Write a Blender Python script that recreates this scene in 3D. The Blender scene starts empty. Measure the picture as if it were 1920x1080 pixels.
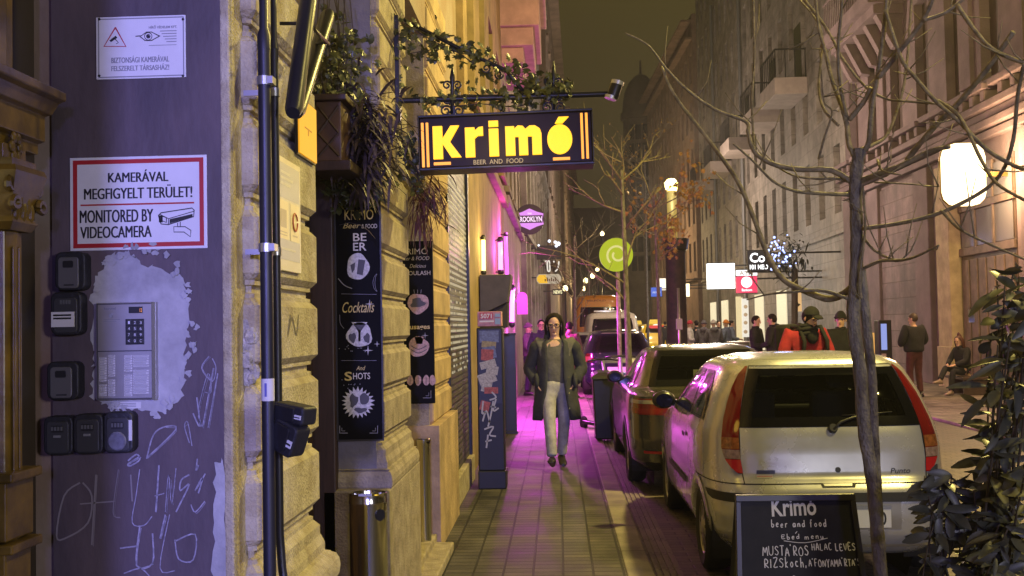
import bpy, bmesh, math, random
from mathutils import Vector, Matrix, Euler
R = math.radians
scene = bpy.context.scene
COL = scene.collection

# ------------------------------------------------------------------ camera
CAM_H = 1.68
cam = bpy.data.objects.new("camera", bpy.data.cameras.new("camera"))
COL.objects.link(cam)
cam.data.sensor_width = 36.0
cam.data.lens = 36.0 * 2050 / 1920
cam.data.clip_start = 0.05
cam.data.clip_end = 2000
ROT = Matrix.Rotation(R(2.37), 3, 'Z') @ Matrix.Rotation(R(92.0), 3, 'X') @ Matrix.Rotation(R(-1.1), 3, 'Z')
cam.location = (0, 0, CAM_H)
cam.rotation_euler = ROT.to_euler()
scene.camera = cam

# ------------------------------------------------------------------ world and light
scene.view_settings.view_transform = 'Standard'
scene.view_settings.look = 'None'
scene.view_settings.gamma = 1
scene.view_settings.exposure = 0.0
world = bpy.data.worlds.new("World")
scene.world = world
world.use_nodes = True
_nt = world.node_tree
_nt.nodes.clear()
_out = _nt.nodes.new('ShaderNodeOutputWorld')
_sky = _nt.nodes.new('ShaderNodeTexSky')
_sky.sky_type = 'NISHITA'
_sky.sun_disc = False
_sky.sun_elevation = R(-6)
_sky.sun_rotation = R(200)
_b1 = _nt.nodes.new('ShaderNodeBackground')
_b1.inputs['Strength'].default_value = 0.03
_nt.links.new(_sky.outputs[0], _b1.inputs['Color'])
# glow of the city on the low night cloud, a little brighter towards the horizon
_tc = _nt.nodes.new('ShaderNodeTexCoord')
_sep = _nt.nodes.new('ShaderNodeSeparateXYZ')
_nt.links.new(_tc.outputs['Generated'], _sep.inputs[0])
_nz = _nt.nodes.new('ShaderNodeTexNoise')
_nz.inputs['Scale'].default_value = 3.0
_nz.inputs['Detail'].default_value = 5.0
_nt.links.new(_tc.outputs['Generated'], _nz.inputs['Vector'])
_ad = _nt.nodes.new('ShaderNodeMath'); _ad.operation = 'MULTIPLY_ADD'
_ad.inputs[1].default_value = 0.12
_nt.links.new(_nz.outputs['Fac'], _ad.inputs[0])
_nt.links.new(_sep.outputs['Z'], _ad.inputs[2])
_rp = _nt.nodes.new('ShaderNodeValToRGB')
_rp.color_ramp.elements[0].position = 0.0
_rp.color_ramp.elements[0].color = (0.020, 0.015, 0.009, 1)
_rp.color_ramp.elements[1].position = 0.38
_rp.color_ramp.elements[1].color = (0.056, 0.041, 0.011, 1)
_nt.links.new(_ad.outputs[0], _rp.inputs['Fac'])
_b2 = _nt.nodes.new('ShaderNodeBackground')
_b2.inputs['Strength'].default_value = 1.0
_nt.links.new(_rp.outputs['Color'], _b2.inputs['Color'])
_as = _nt.nodes.new('ShaderNodeAddShader')
_nt.links.new(_b1.outputs[0], _as.inputs[0]); _nt.links.new(_b2.outputs[0], _as.inputs[1])
_nt.links.new(_as.outputs[0], _out.inputs['Surface'])


def lamp(name, loc, power, color, size=0.15, spot=None, aim=None):
    d = bpy.data.lights.new(name, 'SPOT' if spot else 'POINT')
    d.energy = power; d.color = color; d.shadow_soft_size = size
    if spot:
        d.spot_size = R(spot); d.spot_blend = 0.6
    o = bpy.data.objects.new(name, d)
    COL.objects.link(o)
    o.location = loc
    if aim:
        o.rotation_euler = (Vector(aim) - Vector(loc)).to_track_quat('-Z', 'Y').to_euler()
    return o

SODIUM = (1.0, 0.79, 0.21)
WARM = (1.0, 0.62, 0.30)
MAGENTA = (1.0, 0.10, 0.95)
VIOLET = (0.27, 0.24, 1.0)
# street lamps hung over the roadway, above the picture and behind the photographer
lamp("street_lamp_light", (3.6, 10.5, 6.6), 2700, SODIUM, 0.16)
lamp("street_lamp_light", (4.3, 3.6, 6.3), 700, SODIUM, 0.14)
lamp("street_lamp_light", (4.5, 33, 7.5), 1500, (1.0, 0.72, 0.52), 0.2)
lamp("street_lamp_light", (4.8, 55, 8.0), 1700, (1.0, 0.76, 0.58), 0.2)
lamp("street_lamp_light", (5.2, 85, 8.0), 1600, (1.0, 0.70, 0.35), 0.2)
# blue-violet shop light behind the photographer, close to the house line
lamp("blue_shop_light", (0.35, -7.5, 2.7), 4200, (0.30, 0.29, 1.0), 0.2, 24, (-1.35, 3.1, 1.6))
lamp("violet_shop_light", (1.6, -6.5, 2.9), 560, VIOLET, 0.3)
lamp("white_fill_light", (3.4, -2.6, 2.3), 560, (0.88, 0.86, 1.0), 0.35)  # added fill from the camera side, brightens the car rear and faces

# ------------------------------------------------------------------ pixel rays (1920 x 1080 photograph)
def ray(px, py):
    return ROT @ Vector(((px - 960) / 2050.0, -(py - 540) / 2050.0, -1.0))

def P(px, py, Y):
    d = ray(px, py); t = Y / d.y
    return Vector((d.x * t, Y, CAM_H + d.z * t))

def PX(px, py, X):
    d = ray(px, py); t = X / d.x
    return Vector((X, d.y * t, CAM_H + d.z * t))

# ------------------------------------------------------------------ materials
MATS = {}
def mat(name, color, rough=0.7, metal=0.0, var=0.0, scale=6.0, color2=None, bump=0.0, bscale=None, coat=0.0,
        emit=None, estr=0.0, spec=0.5, alpha=1.0, trans=0.0, sample=True, rvar=0.0, detail=6.0, stretch=None):
    if name in MATS: return MATS[name]
    m = bpy.data.materials.new(name); m.use_nodes = True
    nt = m.node_tree; b = nt.nodes['Principled BSDF']
    b.inputs['Base Color'].default_value = (*color, 1)
    b.inputs['Roughness'].default_value = rough
    b.inputs['Metallic'].default_value = metal
    b.inputs['Coat Weight'].default_value = coat
    b.inputs['Coat Roughness'].default_value = 0.06
    b.inputs['Specular IOR Level'].default_value = spec
    b.inputs['Alpha'].default_value = alpha
    b.inputs['Transmission Weight'].default_value = trans
    if emit:
        b.inputs['Emission Color'].default_value = (*emit, 1)
        b.inputs['Emission Strength'].default_value = estr
    if var > 0 or bump > 0 or color2 or rvar > 0:
        tc = nt.nodes.new('ShaderNodeTexCoord')
        vec = tc.outputs['Object']
        if stretch:
            mp = nt.nodes.new('ShaderNodeMapping'); mp.inputs['Scale'].default_value = stretch
            nt.links.new(vec, mp.inputs['Vector']); vec = mp.outputs[0]
        n = nt.nodes.new('ShaderNodeTexNoise'); n.inputs['Scale'].default_value = scale
        n.inputs['Detail'].default_value = detail; n.inputs['Roughness'].default_value = 0.62
        nt.links.new(vec, n.inputs['Vector'])
        if var > 0 or color2:
            rp = nt.nodes.new('ShaderNodeValToRGB')
            c2 = color2 or tuple(max(0, c * (1 - var)) for c in color)
            rp.color_ramp.elements[0].position = 0.34; rp.color_ramp.elements[0].color = (*c2, 1)
            rp.color_ramp.elements[1].position = 0.66
            rp.color_ramp.elements[1].color = (*(tuple(min(1, c * (1 + var * 0.4)) for c in color)), 1)
            nt.links.new(n.outputs['Fac'], rp.inputs['Fac'])
            nt.links.new(rp.outputs['Color'], b.inputs['Base Color'])
        if rvar > 0:
            mr = nt.nodes.new('ShaderNodeMapRange')
            mr.inputs['To Min'].default_value = max(0.02, rough - rvar); mr.inputs['To Max'].default_value = min(1, rough + rvar)
            nt.links.new(n.outputs['Fac'], mr.inputs['Value']); nt.links.new(mr.outputs[0], b.inputs['Roughness'])
        if bump > 0:
            n2 = nt.nodes.new('ShaderNodeTexNoise'); n2.inputs['Scale'].default_value = bscale or scale * 5
            n2.inputs['Detail'].default_value = 5
            nt.links.new(vec, n2.inputs['Vector'])
            bp = nt.nodes.new('ShaderNodeBump'); bp.inputs['Strength'].default_value = bump
            bp.inputs['Distance'].default_value = 0.02
            nt.links.new(n2.outputs['Fac'], bp.inputs['Height']); nt.links.new(bp.outputs[0], b.inputs['Normal'])
    if not sample: m.cycles.emission_sampling = 'NONE'
    MATS[name] = m
    return m

def glow(name, color, s, sample=False):
    return mat(name, (0.02, 0.02, 0.02), 0.5, emit=color, estr=s, sample=sample)

def brick_mat(name, c1, c2, mortar, bw, bh, msize=0.012, rough=0.8, axes='XY', bump=0.35, dirt=0.5, offset=0.5, spots=False):
    """courses of pavers or ashlar; axes says which object axes run along the course and across it"""
    if name in MATS: return MATS[name]
    m = bpy.data.materials.new(name); m.use_nodes = True
    nt = m.node_tree; b = nt.nodes['Principled BSDF']
    tc = nt.nodes.new('ShaderNodeTexCoord')
    sp = nt.nodes.new('ShaderNodeSeparateXYZ'); nt.links.new(tc.outputs['Object'], sp.inputs[0])
    cb = nt.nodes.new('ShaderNodeCombineXYZ')
    nt.links.new(sp.outputs[axes[0]], cb.inputs[0]); nt.links.new(sp.outputs[axes[1]], cb.inputs[1])
    br = nt.nodes.new('ShaderNodeTexBrick')
    br.inputs['Scale'].default_value = 1.0
    br.inputs['Color1'].default_value = (*c1, 1); br.inputs['Color2'].default_value = (*c2, 1)
    br.inputs['Mortar'].default_value = (*mortar, 1)
    br.inputs['Mortar Size'].default_value = msize
    br.inputs['Mortar Smooth'].default_value = 0.3
    br.inputs['Brick Width'].default_value = bw; br.inputs['Row Height'].default_value = bh
    br.offset = offset
    nt.links.new(cb.outputs[0], br.inputs['Vector'])
    n = nt.nodes.new('ShaderNodeTexNoise'); n.inputs['Scale'].default_value = 2.2; n.inputs['Detail'].default_value = 8
    nt.links.new(tc.outputs['Object'], n.inputs['Vector'])
    mx = nt.nodes.new('ShaderNodeMix'); mx.data_type = 'RGBA'; mx.blend_type = 'MULTIPLY'
    mx.inputs['Factor'].default_value = dirt
    nt.links.new(br.outputs['Color'], mx.inputs['A'])
    rp = nt.nodes.new('ShaderNodeValToRGB')
    rp.color_ramp.elements[0].position = 0.3; rp.color_ramp.elements[0].color = (0.25, 0.25, 0.25, 1)
    rp.color_ramp.elements[1].position = 0.7; rp.color_ramp.elements[1].color = (1.3, 1.3, 1.3, 1)
    nt.links.new(n.outputs['Fac'], rp.inputs['Fac']); nt.links.new(rp.outputs['Color'], mx.inputs['B'])
    vo = nt.nodes.new('ShaderNodeTexVoronoi'); vo.inputs['Scale'].default_value = 5.5; vo.inputs['Randomness'].default_value = 1.0
    nt.links.new(tc.outputs['Object'], vo.inputs['Vector'])
    vr = nt.nodes.new('ShaderNodeMapRange'); vr.inputs['From Min'].default_value = 0.05; vr.inputs['From Max'].default_value = 0.16 if spots else 0.0501
    vr.inputs['To Min'].default_value = 0.45 if spots else 1.0; vr.inputs['To Max'].default_value = 1.0
    nt.links.new(vo.outputs['Distance'], vr.inputs['Value'])
    n3 = nt.nodes.new('ShaderNodeTexNoise'); n3.inputs['Scale'].default_value = 0.55; n3.inputs['Detail'].default_value = 10; n3.inputs['Roughness'].default_value = 0.7
    nt.links.new(tc.outputs['Object'], n3.inputs['Vector'])
    r3 = nt.nodes.new('ShaderNodeMapRange'); r3.inputs['From Min'].default_value = 0.35; r3.inputs['From Max'].default_value = 0.65
    r3.inputs['To Min'].default_value = 0.55; r3.inputs['To Max'].default_value = 1.2
    nt.links.new(n3.outputs['Fac'], r3.inputs['Value'])
    m3 = nt.nodes.new('ShaderNodeMath'); m3.operation = 'MULTIPLY'
    nt.links.new(vr.outputs[0], m3.inputs[0]); nt.links.new(r3.outputs[0], m3.inputs[1])
    mx2 = nt.nodes.new('ShaderNodeMix'); mx2.data_type = 'RGBA'; mx2.blend_type = 'MULTIPLY'; mx2.inputs['Factor'].default_value = 1.0
    nt.links.new(mx.outputs['Result'], mx2.inputs['A']); nt.links.new(m3.outputs[0], mx2.inputs['B'])
    nt.links.new(mx2.outputs['Result'], b.inputs['Base Color'])
    mr = nt.nodes.new('ShaderNodeMapRange'); mr.inputs['To Min'].default_value = rough - 0.2; mr.inputs['To Max'].default_value = min(1, rough + 0.12)
    nt.links.new(n.outputs['Fac'], mr.inputs['Value']); nt.links.new(mr.outputs[0], b.inputs['Roughness'])
    n2 = nt.nodes.new('ShaderNodeTexNoise'); n2.inputs['Scale'].default_value = 60; n2.inputs['Detail'].default_value = 4
    nt.links.new(tc.outputs['Object'], n2.inputs['Vector'])
    ma = nt.nodes.new('ShaderNodeMath'); ma.operation = 'MULTIPLY_ADD'; ma.inputs[1].default_value = 0.25
    nt.links.new(n2.outputs['Fac'], ma.inputs[0])
    inv = nt.nodes.new('ShaderNodeMath'); inv.operation = 'SUBTRACT'; inv.inputs[0].default_value = 1.0
    nt.links.new(br.outputs['Fac'], inv.inputs[1]); nt.links.new(inv.outputs[0], ma.inputs[2])
    bp = nt.nodes.new('ShaderNodeBump'); bp.inputs['Strength'].default_value = bump; bp.inputs['Distance'].default_value = 0.012
    nt.links.new(ma.outputs[0], bp.inputs['Height']); nt.links.new(bp.outputs[0], b.inputs['Normal'])
    MATS[name] = m
    return m

# ------------------------------------------------------------------ mesh builder
class MB:
    def __init__(s): s.v = []; s.f = []; s.mi = []; s.cur = 0
    def add(s, vs, fs, M=None):
        k = len(s.v)
        s.v += [tuple(M @ Vector(v)) if M else tuple(v) for v in vs]
        for f in fs: s.f.append([i + k for i in f]); s.mi.append(s.cur)
        return s
    def box(s, x0, x1, y0, y1, z0, z1, M=None):
        vs = [(x, y, z) for z in (z0, z1) for y in (y0, y1) for x in (x0, x1)]
        return s.add(vs, [(0, 2, 3, 1), (4, 5, 7, 6), (0, 1, 5, 4), (2, 6, 7, 3), (0, 4, 6, 2), (1, 3, 7, 5)], M)
    def prism(s, poly, a, b, axis='y', M=None):
        """polygon extruded: axis y takes (x,z), x takes (y,z), z takes (x,y)"""
        def pt(p, t):
            return (p[0], t, p[1]) if axis == 'y' else ((t, p[0], p[1]) if axis == 'x' else (p[0], p[1], t))
        n = len(poly)
        vs = [pt(p, a) for p in poly] + [pt(p, b) for p in poly]
        fs = [tuple(range(n)), tuple(range(2 * n - 1, n - 1, -1))]
        fs += [(i, i + n, (i + 1) % n + n, (i + 1) % n) for i in range(n)]
        return s.add(vs, fs, M)
    def loft(s, loops, cap=True, closed=True, M=None):
        n = len(loops[0]); vs = [p for l in loops for p in l]; fs = []
        for i in range(len(loops) - 1):
            for j in range(n if closed else n - 1):
                a = i * n + j; b = i * n + (j + 1) % n
                fs.append((a, b, b + n, a + n))
        if cap:
            fs.append(tuple(range(n - 1, -1, -1))); k = (len(loops) - 1) * n
            fs.append(tuple(range(k, k + n)))
        return s.add(vs, fs, M)
    def tube(s, pts, r, n=8, cap=True, M=None):
        pts = [Vector(p) for p in pts]; m = len(pts)
        rs = r if isinstance(r, (list, tuple)) else [r] * m
        t0 = (pts[1] - pts[0]).normalized()
        ref = Vector((0, 0, 1)) if abs(t0.z) < 0.9 else Vector((1, 0, 0))
        u = t0.cross(ref).normalized(); loops = []
        for i in range(m):
            t = (pts[min(i + 1, m - 1)] - pts[max(i - 1, 0)])
            t = t.normalized() if t.length > 1e-9 else t0
            u = (u - t * u.dot(t))
            u = u.normalized() if u.length > 1e-6 else t.orthogonal().normalized()
            w = t.cross(u)
            loops.append([pts[i] + (u * math.cos(2 * math.pi * k / n) + w * math.sin(2 * math.pi * k / n)) * rs[i] for k in range(n)])
        return s.loft(loops, cap, True, M)
    def lathe(s, prof, c=(0, 0, 0), n=24, M=None, cap=True):
        loops = [[(c[0] + r * math.cos(2 * math.pi * k / n), c[1] + r * math.sin(2 * math.pi * k / n), c[2] + z) for k in range(n)] for r, z in prof]
        return s.loft(loops, cap, True, M)
    def ball(s, c, r, n=12, m=8, M=None):
        rx, ry, rz = r if isinstance(r, (tuple, list)) else (r, r, r)
        loops = []
        for i in range(m + 1):
            a = -math.pi / 2 + math.pi * i / m
            q = max(math.cos(a), 0.02)
            loops.append([(c[0] + rx * q * math.cos(2 * math.pi * k / n), c[1] + ry * q * math.sin(2 * math.pi * k / n), c[2] + rz * math.sin(a)) for k in range(n)])
        return s.loft(loops, True, True, M)
    def poly(s, pts, M=None):
        return s.add(pts, [tuple(range(len(pts)))], M)
    def build_each(s, name, m, parent=None, **kw):
        """one object per separate piece"""
        par = list(range(len(s.v)))
        def find(i):
            while par[i] != i: par[i] = par[par[i]]; i = par[i]
            return i
        for f in s.f:
            for i in f[1:]: par[find(i)] = find(f[0])
        groups = {}
        for f in s.f: groups.setdefault(find(f[0]), []).append(f)
        for fs in groups.values():
            ids = sorted({i for f in fs for i in f}); mp = {i: k for k, i in enumerate(ids)}
            q = MB(); q.add([s.v[i] for i in ids], [[mp[i] for i in f] for f in fs]); q.build(name, m, parent, **kw)
    def build(s, name, m, parent=None, smooth=False, bevel=0.0, sub=0, angle=None, solid=0.0):
        me = bpy.data.meshes.new(name)
        me.from_pydata(s.v, [], s.f)
        for mm in (m if isinstance(m, (list, tuple)) else [m]): me.materials.append(mm)
        for p, i in zip(me.polygons, s.mi): p.material_index = i
        bm = bmesh.new(); bm.from_mesh(me)
        bmesh.ops.recalc_face_normals(bm, faces=bm.faces); bm.to_mesh(me); bm.free()
        if smooth: me.shade_smooth()
        if angle is not None: me.set_sharp_from_angle(angle=R(angle))
        o = bpy.data.objects.new(name, me); COL.objects.link(o)
        if parent is not None:
            o.parent = parent
            if parent.get('_world'): o.location = -parent_world(parent)
        if solid:
            md = o.modifiers.new('solid', 'SOLIDIFY'); md.thickness = solid; md.offset = -1
        if bevel:
            md = o.modifiers.new('bevel', 'BEVEL'); md.width = bevel; md.segments = 2; md.limit_method = 'ANGLE'; md.angle_limit = R(40)
        if sub:
            md = o.modifiers.new('sub', 'SUBSURF'); md.levels = sub; md.render_levels = sub
        return o

def parent_world(p):
    # a part keeps world coordinates: undo the locations of its parents
    v = Vector(p.location)
    if p.type == 'MESH': return Vector((0, 0, 0))
    return v

def tag(o, label=None, cat=None, group=None, kind=None):
    if label: o['label'] = label
    if cat: o['category'] = cat
    if group: o['group'] = group
    if kind: o['kind'] = kind
    return o

def thing(name, label, cat, loc=(0, 0, 0), group=None, rz=0.0, world=True):
    o = bpy.data.objects.new(name, None); COL.objects.link(o)
    o.location = loc; o.rotation_euler = (0, 0, rz); o.empty_display_size = 0.2
    if world: o['_world'] = 1
    return tag(o, label, cat, group)

def copy_tree(o, parent=None):
    c = o.copy(); COL.objects.link(c)
    if parent is not None: c.parent = parent
    for ch in [x for x in list(COL.objects) if x.parent == o]: copy_tree(ch, c)
    return c

# ------------------------------------------------------------------ lettering
_text_cache = {}
def text_geo(body, bold=0.0, shear=0.0, spacing=1.0):
    k = (body, bold, shear, spacing)
    if k in _text_cache: return _text_cache[k]
    c = bpy.data.curves.new('lettering', 'FONT'); c.body = body; c.size = 1.0
    c.offset = bold; c.shear = shear; c.space_character = spacing; c.resolution_u = 3; c.fill_mode = 'FRONT'
    o = bpy.data.objects.new('lettering', c); COL.objects.link(o)
    dg = bpy.context.evaluated_depsgraph_get()
    me = bpy.data.meshes.new_from_object(o.evaluated_get(dg))
    vs = [(v.co.x, v.co.y) for v in me.vertices]; fs = [tuple(p.vertices) for p in me.polygons]
    bpy.data.objects.remove(o); bpy.data.curves.remove(c); bpy.data.meshes.remove(me)
    if not vs: vs = [(0, 0)]; fs = []
    x0 = min(v[0] for v in vs); x1 = max(v[0] for v in vs); y0 = min(v[1] for v in vs); y1 = max(v[1] for v in vs)
    w = max(x1 - x0, 1e-6); h = max(y1 - y0, 1e-6)
    g = ([((x - x0) / w, (y - y0) / h) for x, y in vs], fs)
    _text_cache[k] = g
    return g

def btext(mb, body, quad, k=0.0011, shear=0.0):
    """heavier lettering: three impressions side by side, each a hair in front of the last"""
    for i, dx in enumerate((-k, 0, k)):
        text(mb, body, [Vector((q.x + dx, q.y - 0.00012 * i, q.z)) for q in quad], 0.0, shear)

def text(mb, body, quad, bold=0.0, shear=0.0, spacing=1.0):
    """fit lettering to a quad of four world points: bottom left, bottom right, top right, top left"""
    vs, fs = text_geo(body, bold, shear, spacing)
    a, b, c, d = [Vector(q) for q in quad]
    pts = []
    for u, v in vs:
        p = (a * (1 - u) + b * u) * (1 - v) + (d * (1 - u) + c * u) * v
        pts.append(p)
    mb.add(pts, fs)

def qy(x0, y0, x1, y1, Y):
    """pixel rectangle (left, top, right, bottom) on the plane y = Y, upright in the world"""
    cx, cy = (x0 + x1) / 2, (y0 + y1) / 2
    a = Vector((P(x0, cy, Y).x, Y, P(cx, y1, Y).z)); c = Vector((P(x1, cy, Y).x, Y, P(cx, y0, Y).z))
    return [Vector((a.x, Y, a.z)), Vector((c.x, Y, a.z)), Vector((c.x, Y, c.z)), Vector((a.x, Y, c.z))]

def qx(x0, y0, x1, y1, X):
    """pixel box on the street-side plane x = X; the near edge is the left one"""
    a = PX(x0, y1, X); d = PX(x0, y0, X); b = PX(x1, y1, X)
    return [a, Vector((X, b.y, a.z)), Vector((X, b.y, d.z)), d]

def ribbon(mb, pts, w, n):
    """painted stroke: a flat ribbon along pts, facing n"""
    pts = [Vector(p) for p in pts]; n = Vector(n)
    L = []
    for i, p in enumerate(pts):
        t = (pts[min(i + 1, len(pts) - 1)] - pts[max(i - 1, 0)]).normalized()
        s = t.cross(n).normalized() * w / 2
        L.append((p + s, p - s))
    vs = [q for l in L for q in l]
    mb.add(vs, [(2 * i, 2 * i + 1, 2 * i + 3, 2 * i + 2) for i in range(len(L) - 1)])

def smoothline(pts, k=4):
    """Catmull-Rom through pts"""
    pts = [Vector(p) for p in pts]; out = []
    for i in range(len(pts) - 1):
        p0 = pts[max(i - 1, 0)]; p1 = pts[i]; p2 = pts[i + 1]; p3 = pts[min(i + 2, len(pts) - 1)]
        for j in range(k):
            t = j / k
            out.append(0.5 * ((2 * p1) + (p2 - p0) * t + (2 * p0 - 5 * p1 + 4 * p2 - p3) * t * t + (3 * p1 - p0 - 3 * p2 + p3) * t ** 3))
    out.append(pts[-1])
    return out

def lerp(a, b, t): return a + (b - a) * t
def interp(tab, z):
    """piecewise linear table of (z, value)"""
    if z <= tab[0][0]: return tab[0][1]
    for (a, va), (b, vb) in zip(tab, tab[1:]):
        if z <= b: return lerp(va, vb, (z - a) / (b - a))
    return tab[-1][1]
# ------------------------------------------------------------------ ground
M_road = brick_mat('road_pavers', (0.095, 0.08, 0.068), (0.14, 0.115, 0.095), (0.03, 0.027, 0.025), 0.20, 0.10, 0.008, 0.62, 'XY', 0.5, 0.6)
M_walk = brick_mat('sidewalk_pavers', (0.055, 0.050, 0.044), (0.10, 0.088, 0.074), (0.012, 0.011, 0.010), 0.2, 0.11, 0.009, 0.68, 'XY', 0.7, 0.75, 0.0, True)
M_kerb = brick_mat('kerb_stone', (0.23, 0.205, 0.16), (0.29, 0.255, 0.20), (0.05, 0.045, 0.04), 1.0, 4.0, 0.008, 0.7, 'YX', 0.4, 0.45, 0.0)
M_gutter = brick_mat('gutter_stone', (0.17, 0.15, 0.13), (0.21, 0.19, 0.16), (0.05, 0.05, 0.05), 0.5, 4.0, 0.01, 0.65, 'YX', 0.4, 0.55, 0.0)
M_pave2 = brick_mat('pavement_slabs', (0.20, 0.17, 0.14), (0.26, 0.22, 0.18), (0.07, 0.06, 0.05), 0.4, 0.4, 0.01, 0.6, 'XY', 0.4, 0.6)
b = MB(); b.box(-400, 400, -60, 700, -0.3, 0.0)
tag(b.build('road', M_road), kind='structure')
b = MB(); b.box(-1.6, 0.42, -8, 150, 0.0, 0.034)
tag(b.build('sidewalk', M_walk, bevel=0.004), kind='structure')
b = MB(); b.box(0.42, 0.60, -8, 150, 0.0, 0.040)
tag(b.build('kerb', M_kerb, bevel=0.01), kind='structure')
b = MB(); b.box(0.602, 0.80, -8, 150, 0.0, 0.012)
for i in range(4): b.box(0.62 + i * 0.045, 0.644 + i * 0.045, -8, 150, 0.012, 0.024)
tag(b.build('gutter', M_gutter), kind='structure')
b = MB(); b.box(6.3, 14, 3, 150, 0.0, 0.03)
tag(b.build('pavement', M_pave2, bevel=0.01), kind='structure')
b = MB(); b.box(6.15, 6.298, 3, 150, 0.0, 0.05)
tag(b.build('kerb', M_kerb, bevel=0.01), kind='structure')

# ------------------------------------------------------------------ materials of the houses
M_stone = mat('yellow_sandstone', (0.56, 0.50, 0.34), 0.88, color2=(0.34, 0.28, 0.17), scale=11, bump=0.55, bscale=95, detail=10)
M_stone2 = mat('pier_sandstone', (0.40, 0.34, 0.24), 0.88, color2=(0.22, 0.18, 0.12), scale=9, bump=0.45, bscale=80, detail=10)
M_mauve = mat('mauve_painted_plaster', (0.125, 0.09, 0.095), 0.6, color2=(0.065, 0.05, 0.056), scale=2.6, bump=0.12, bscale=25, stretch=(1.3, 1, 0.55), rvar=.15)
M_plaster = mat('bare_plaster', (0.42, 0.41, 0.42), 0.8, var=0.35, scale=7, bump=0.15, bscale=40)
M_upper = mat('worn_upper_plaster', (0.30, 0.25, 0.22), 0.85, color2=(0.22, 0.14, 0.09), scale=1.1, bump=0.4, bscale=12)
M_grime = mat('grimy_plaster', (0.22, 0.20, 0.20), 0.85, color2=(0.13, 0.12, 0.13), scale=2, bump=0.4, bscale=20)
M_brown = mat('dark_brown_timber', (0.045, 0.022, 0.014), 0.5, var=0.4, scale=6, stretch=(8, 8, 0.6))
M_gold = mat('gilded_timber', (0.13, 0.080, 0.012), 0.34, var=0.55, scale=9, bump=0.06, bscale=40)
M_dark = mat('dark_recess', (0.012, 0.012, 0.014), 0.6)
M_black = mat('black_paint', (0.012, 0.012, 0.014), 0.35, rvar=0.1, scale=8)
M_blackmetal = mat('black_metal', (0.02, 0.02, 0.024), 0.38, metal=0.3, rvar=0.12, scale=12)
M_chalk = mat('scratched_white', (0.5, 0.5, 0.55), 0.8, var=0.3, scale=40)

# ------------------------------------------------------------------ the near house
NEAR = thing('corner_tenement', 'yellow sandstone tenement with rusticated piers and a purple graffitied doorway wall', 'building', (-1.0, 3.1, 0))

XP1, XP2 = -0.888, -0.93
def rusticated(mb, y0, y1, xb, xf, z0, z1, joint0, pitch, ins=0.034):
    """stack of blocks with stepped, chamfered joints between them"""
    prof = [(0.0, ins), (0.010, ins), (0.013, ins * 0.62), (0.027, ins * 0.62), (0.030, ins * 0.48), (0.048, 0.0)]
    lev = []
    k = math.floor((z0 - joint0) / pitch) - 1
    while joint0 + k * pitch < z1:
        zc = joint0 + k * pitch
        for dz, i in reversed(prof[1:]): lev.append((zc - dz, i))
        for dz, i in prof[1:]: lev.append((zc + dz, i))
        k += 1
    lev = [l for l in lev if z0 < l[0] < z1]
    lev = [(z0, interp(lev, z0))] + lev + [(z1, interp(lev, z1))]
    loops = []
    for z, i in lev:
        c = 0.012
        X = xf - i; a = y0 + i; e = y1 - i
        loops.append([(xb, a, z), (X - c, a, z), (X, a + c, z), (X, e - c, z), (X - c, e, z), (xb, e, z)])
    mb.loft(loops)

def torus_base(mb, y0, y1, xb, xf, z0, z1, ped=0.05):
    """moulded foot of a pier: fillet, torus, plinth"""
    prof = [(z1, 0.0), (z1 - 0.03, 0.012), (z1 - 0.06, 0.012), (z1 - 0.065, 0.028)]
    for k in range(7):
        a = math.pi * k / 6
        prof.append((z1 - 0.07 - 0.055 * (1 - math.cos(a)), ped * 0.64 + 0.028 * math.sin(a)))
    prof += [(z1 - 0.185, ped), (z1 - 0.20, ped + 0.012), (z0, ped + 0.012)]
    loops = [[(xb, y0 - e, z), (xf + e, y0 - e, z), (xf + e, y1 + e, z), (xb, y1 + e, z)] for z, e in reversed(prof)]
    mb.loft(loops)

# walls, seen and behind the camera
w = MB()
w.box(-3.2, -0.945, -14, 0.95, 0, 9)                     # pier of the doorway behind the photographer
w.box(-3.2, -0.945, 0.95, 3.12, 3.9, 9)                   # lintel of the house door
w.box(-3.2, -0.945, 3.12, 4.0, 0, 16)
w.box(-3.2, -1.32, 4.0, 5.8, 0, 16)
w.box(-1.32, -0.945, 4.0, 5.8, 4.3, 16)
w.box(-3.2, -0.985, 5.8, 6.85, 0, 16)
w.box(-3.2, -1.27, 6.85, 8.2, 0, 16)
w.box(-1.27, -0.96, 6.85, 8.2, 3.9, 16)
w.box(-3.2, -0.985, 8.2, 9.62, 0, 16)
w.box(-3.2, -1.06, 9.62, 11.95, 0, 16)
w.build('wall', M_upper, NEAR)
w = MB(); w.box(-1.46, -0.958, 3.104, 3.122, 0, 6)
w.build('doorway_wall', M_mauve, NEAR)
w = MB(); w.box(-0.962, -0.934, 3.100, 3.24, 0, 8)
w.build('corner_strip', M_stone, NEAR, bevel=0.006)
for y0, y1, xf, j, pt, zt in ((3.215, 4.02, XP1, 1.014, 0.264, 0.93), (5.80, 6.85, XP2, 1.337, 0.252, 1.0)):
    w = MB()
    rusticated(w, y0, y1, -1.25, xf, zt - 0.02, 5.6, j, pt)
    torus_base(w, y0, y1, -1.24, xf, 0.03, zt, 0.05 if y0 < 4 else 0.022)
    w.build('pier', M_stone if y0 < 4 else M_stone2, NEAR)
w = MB()
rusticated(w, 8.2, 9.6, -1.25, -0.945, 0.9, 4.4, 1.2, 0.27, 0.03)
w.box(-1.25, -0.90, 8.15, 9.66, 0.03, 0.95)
w.build('pier', mat('ochre_pier', (0.42, 0.30, 0.17), 0.85, var=0.4, scale=3, bump=0.4, bscale=25), NEAR, bevel=0.008)
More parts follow.
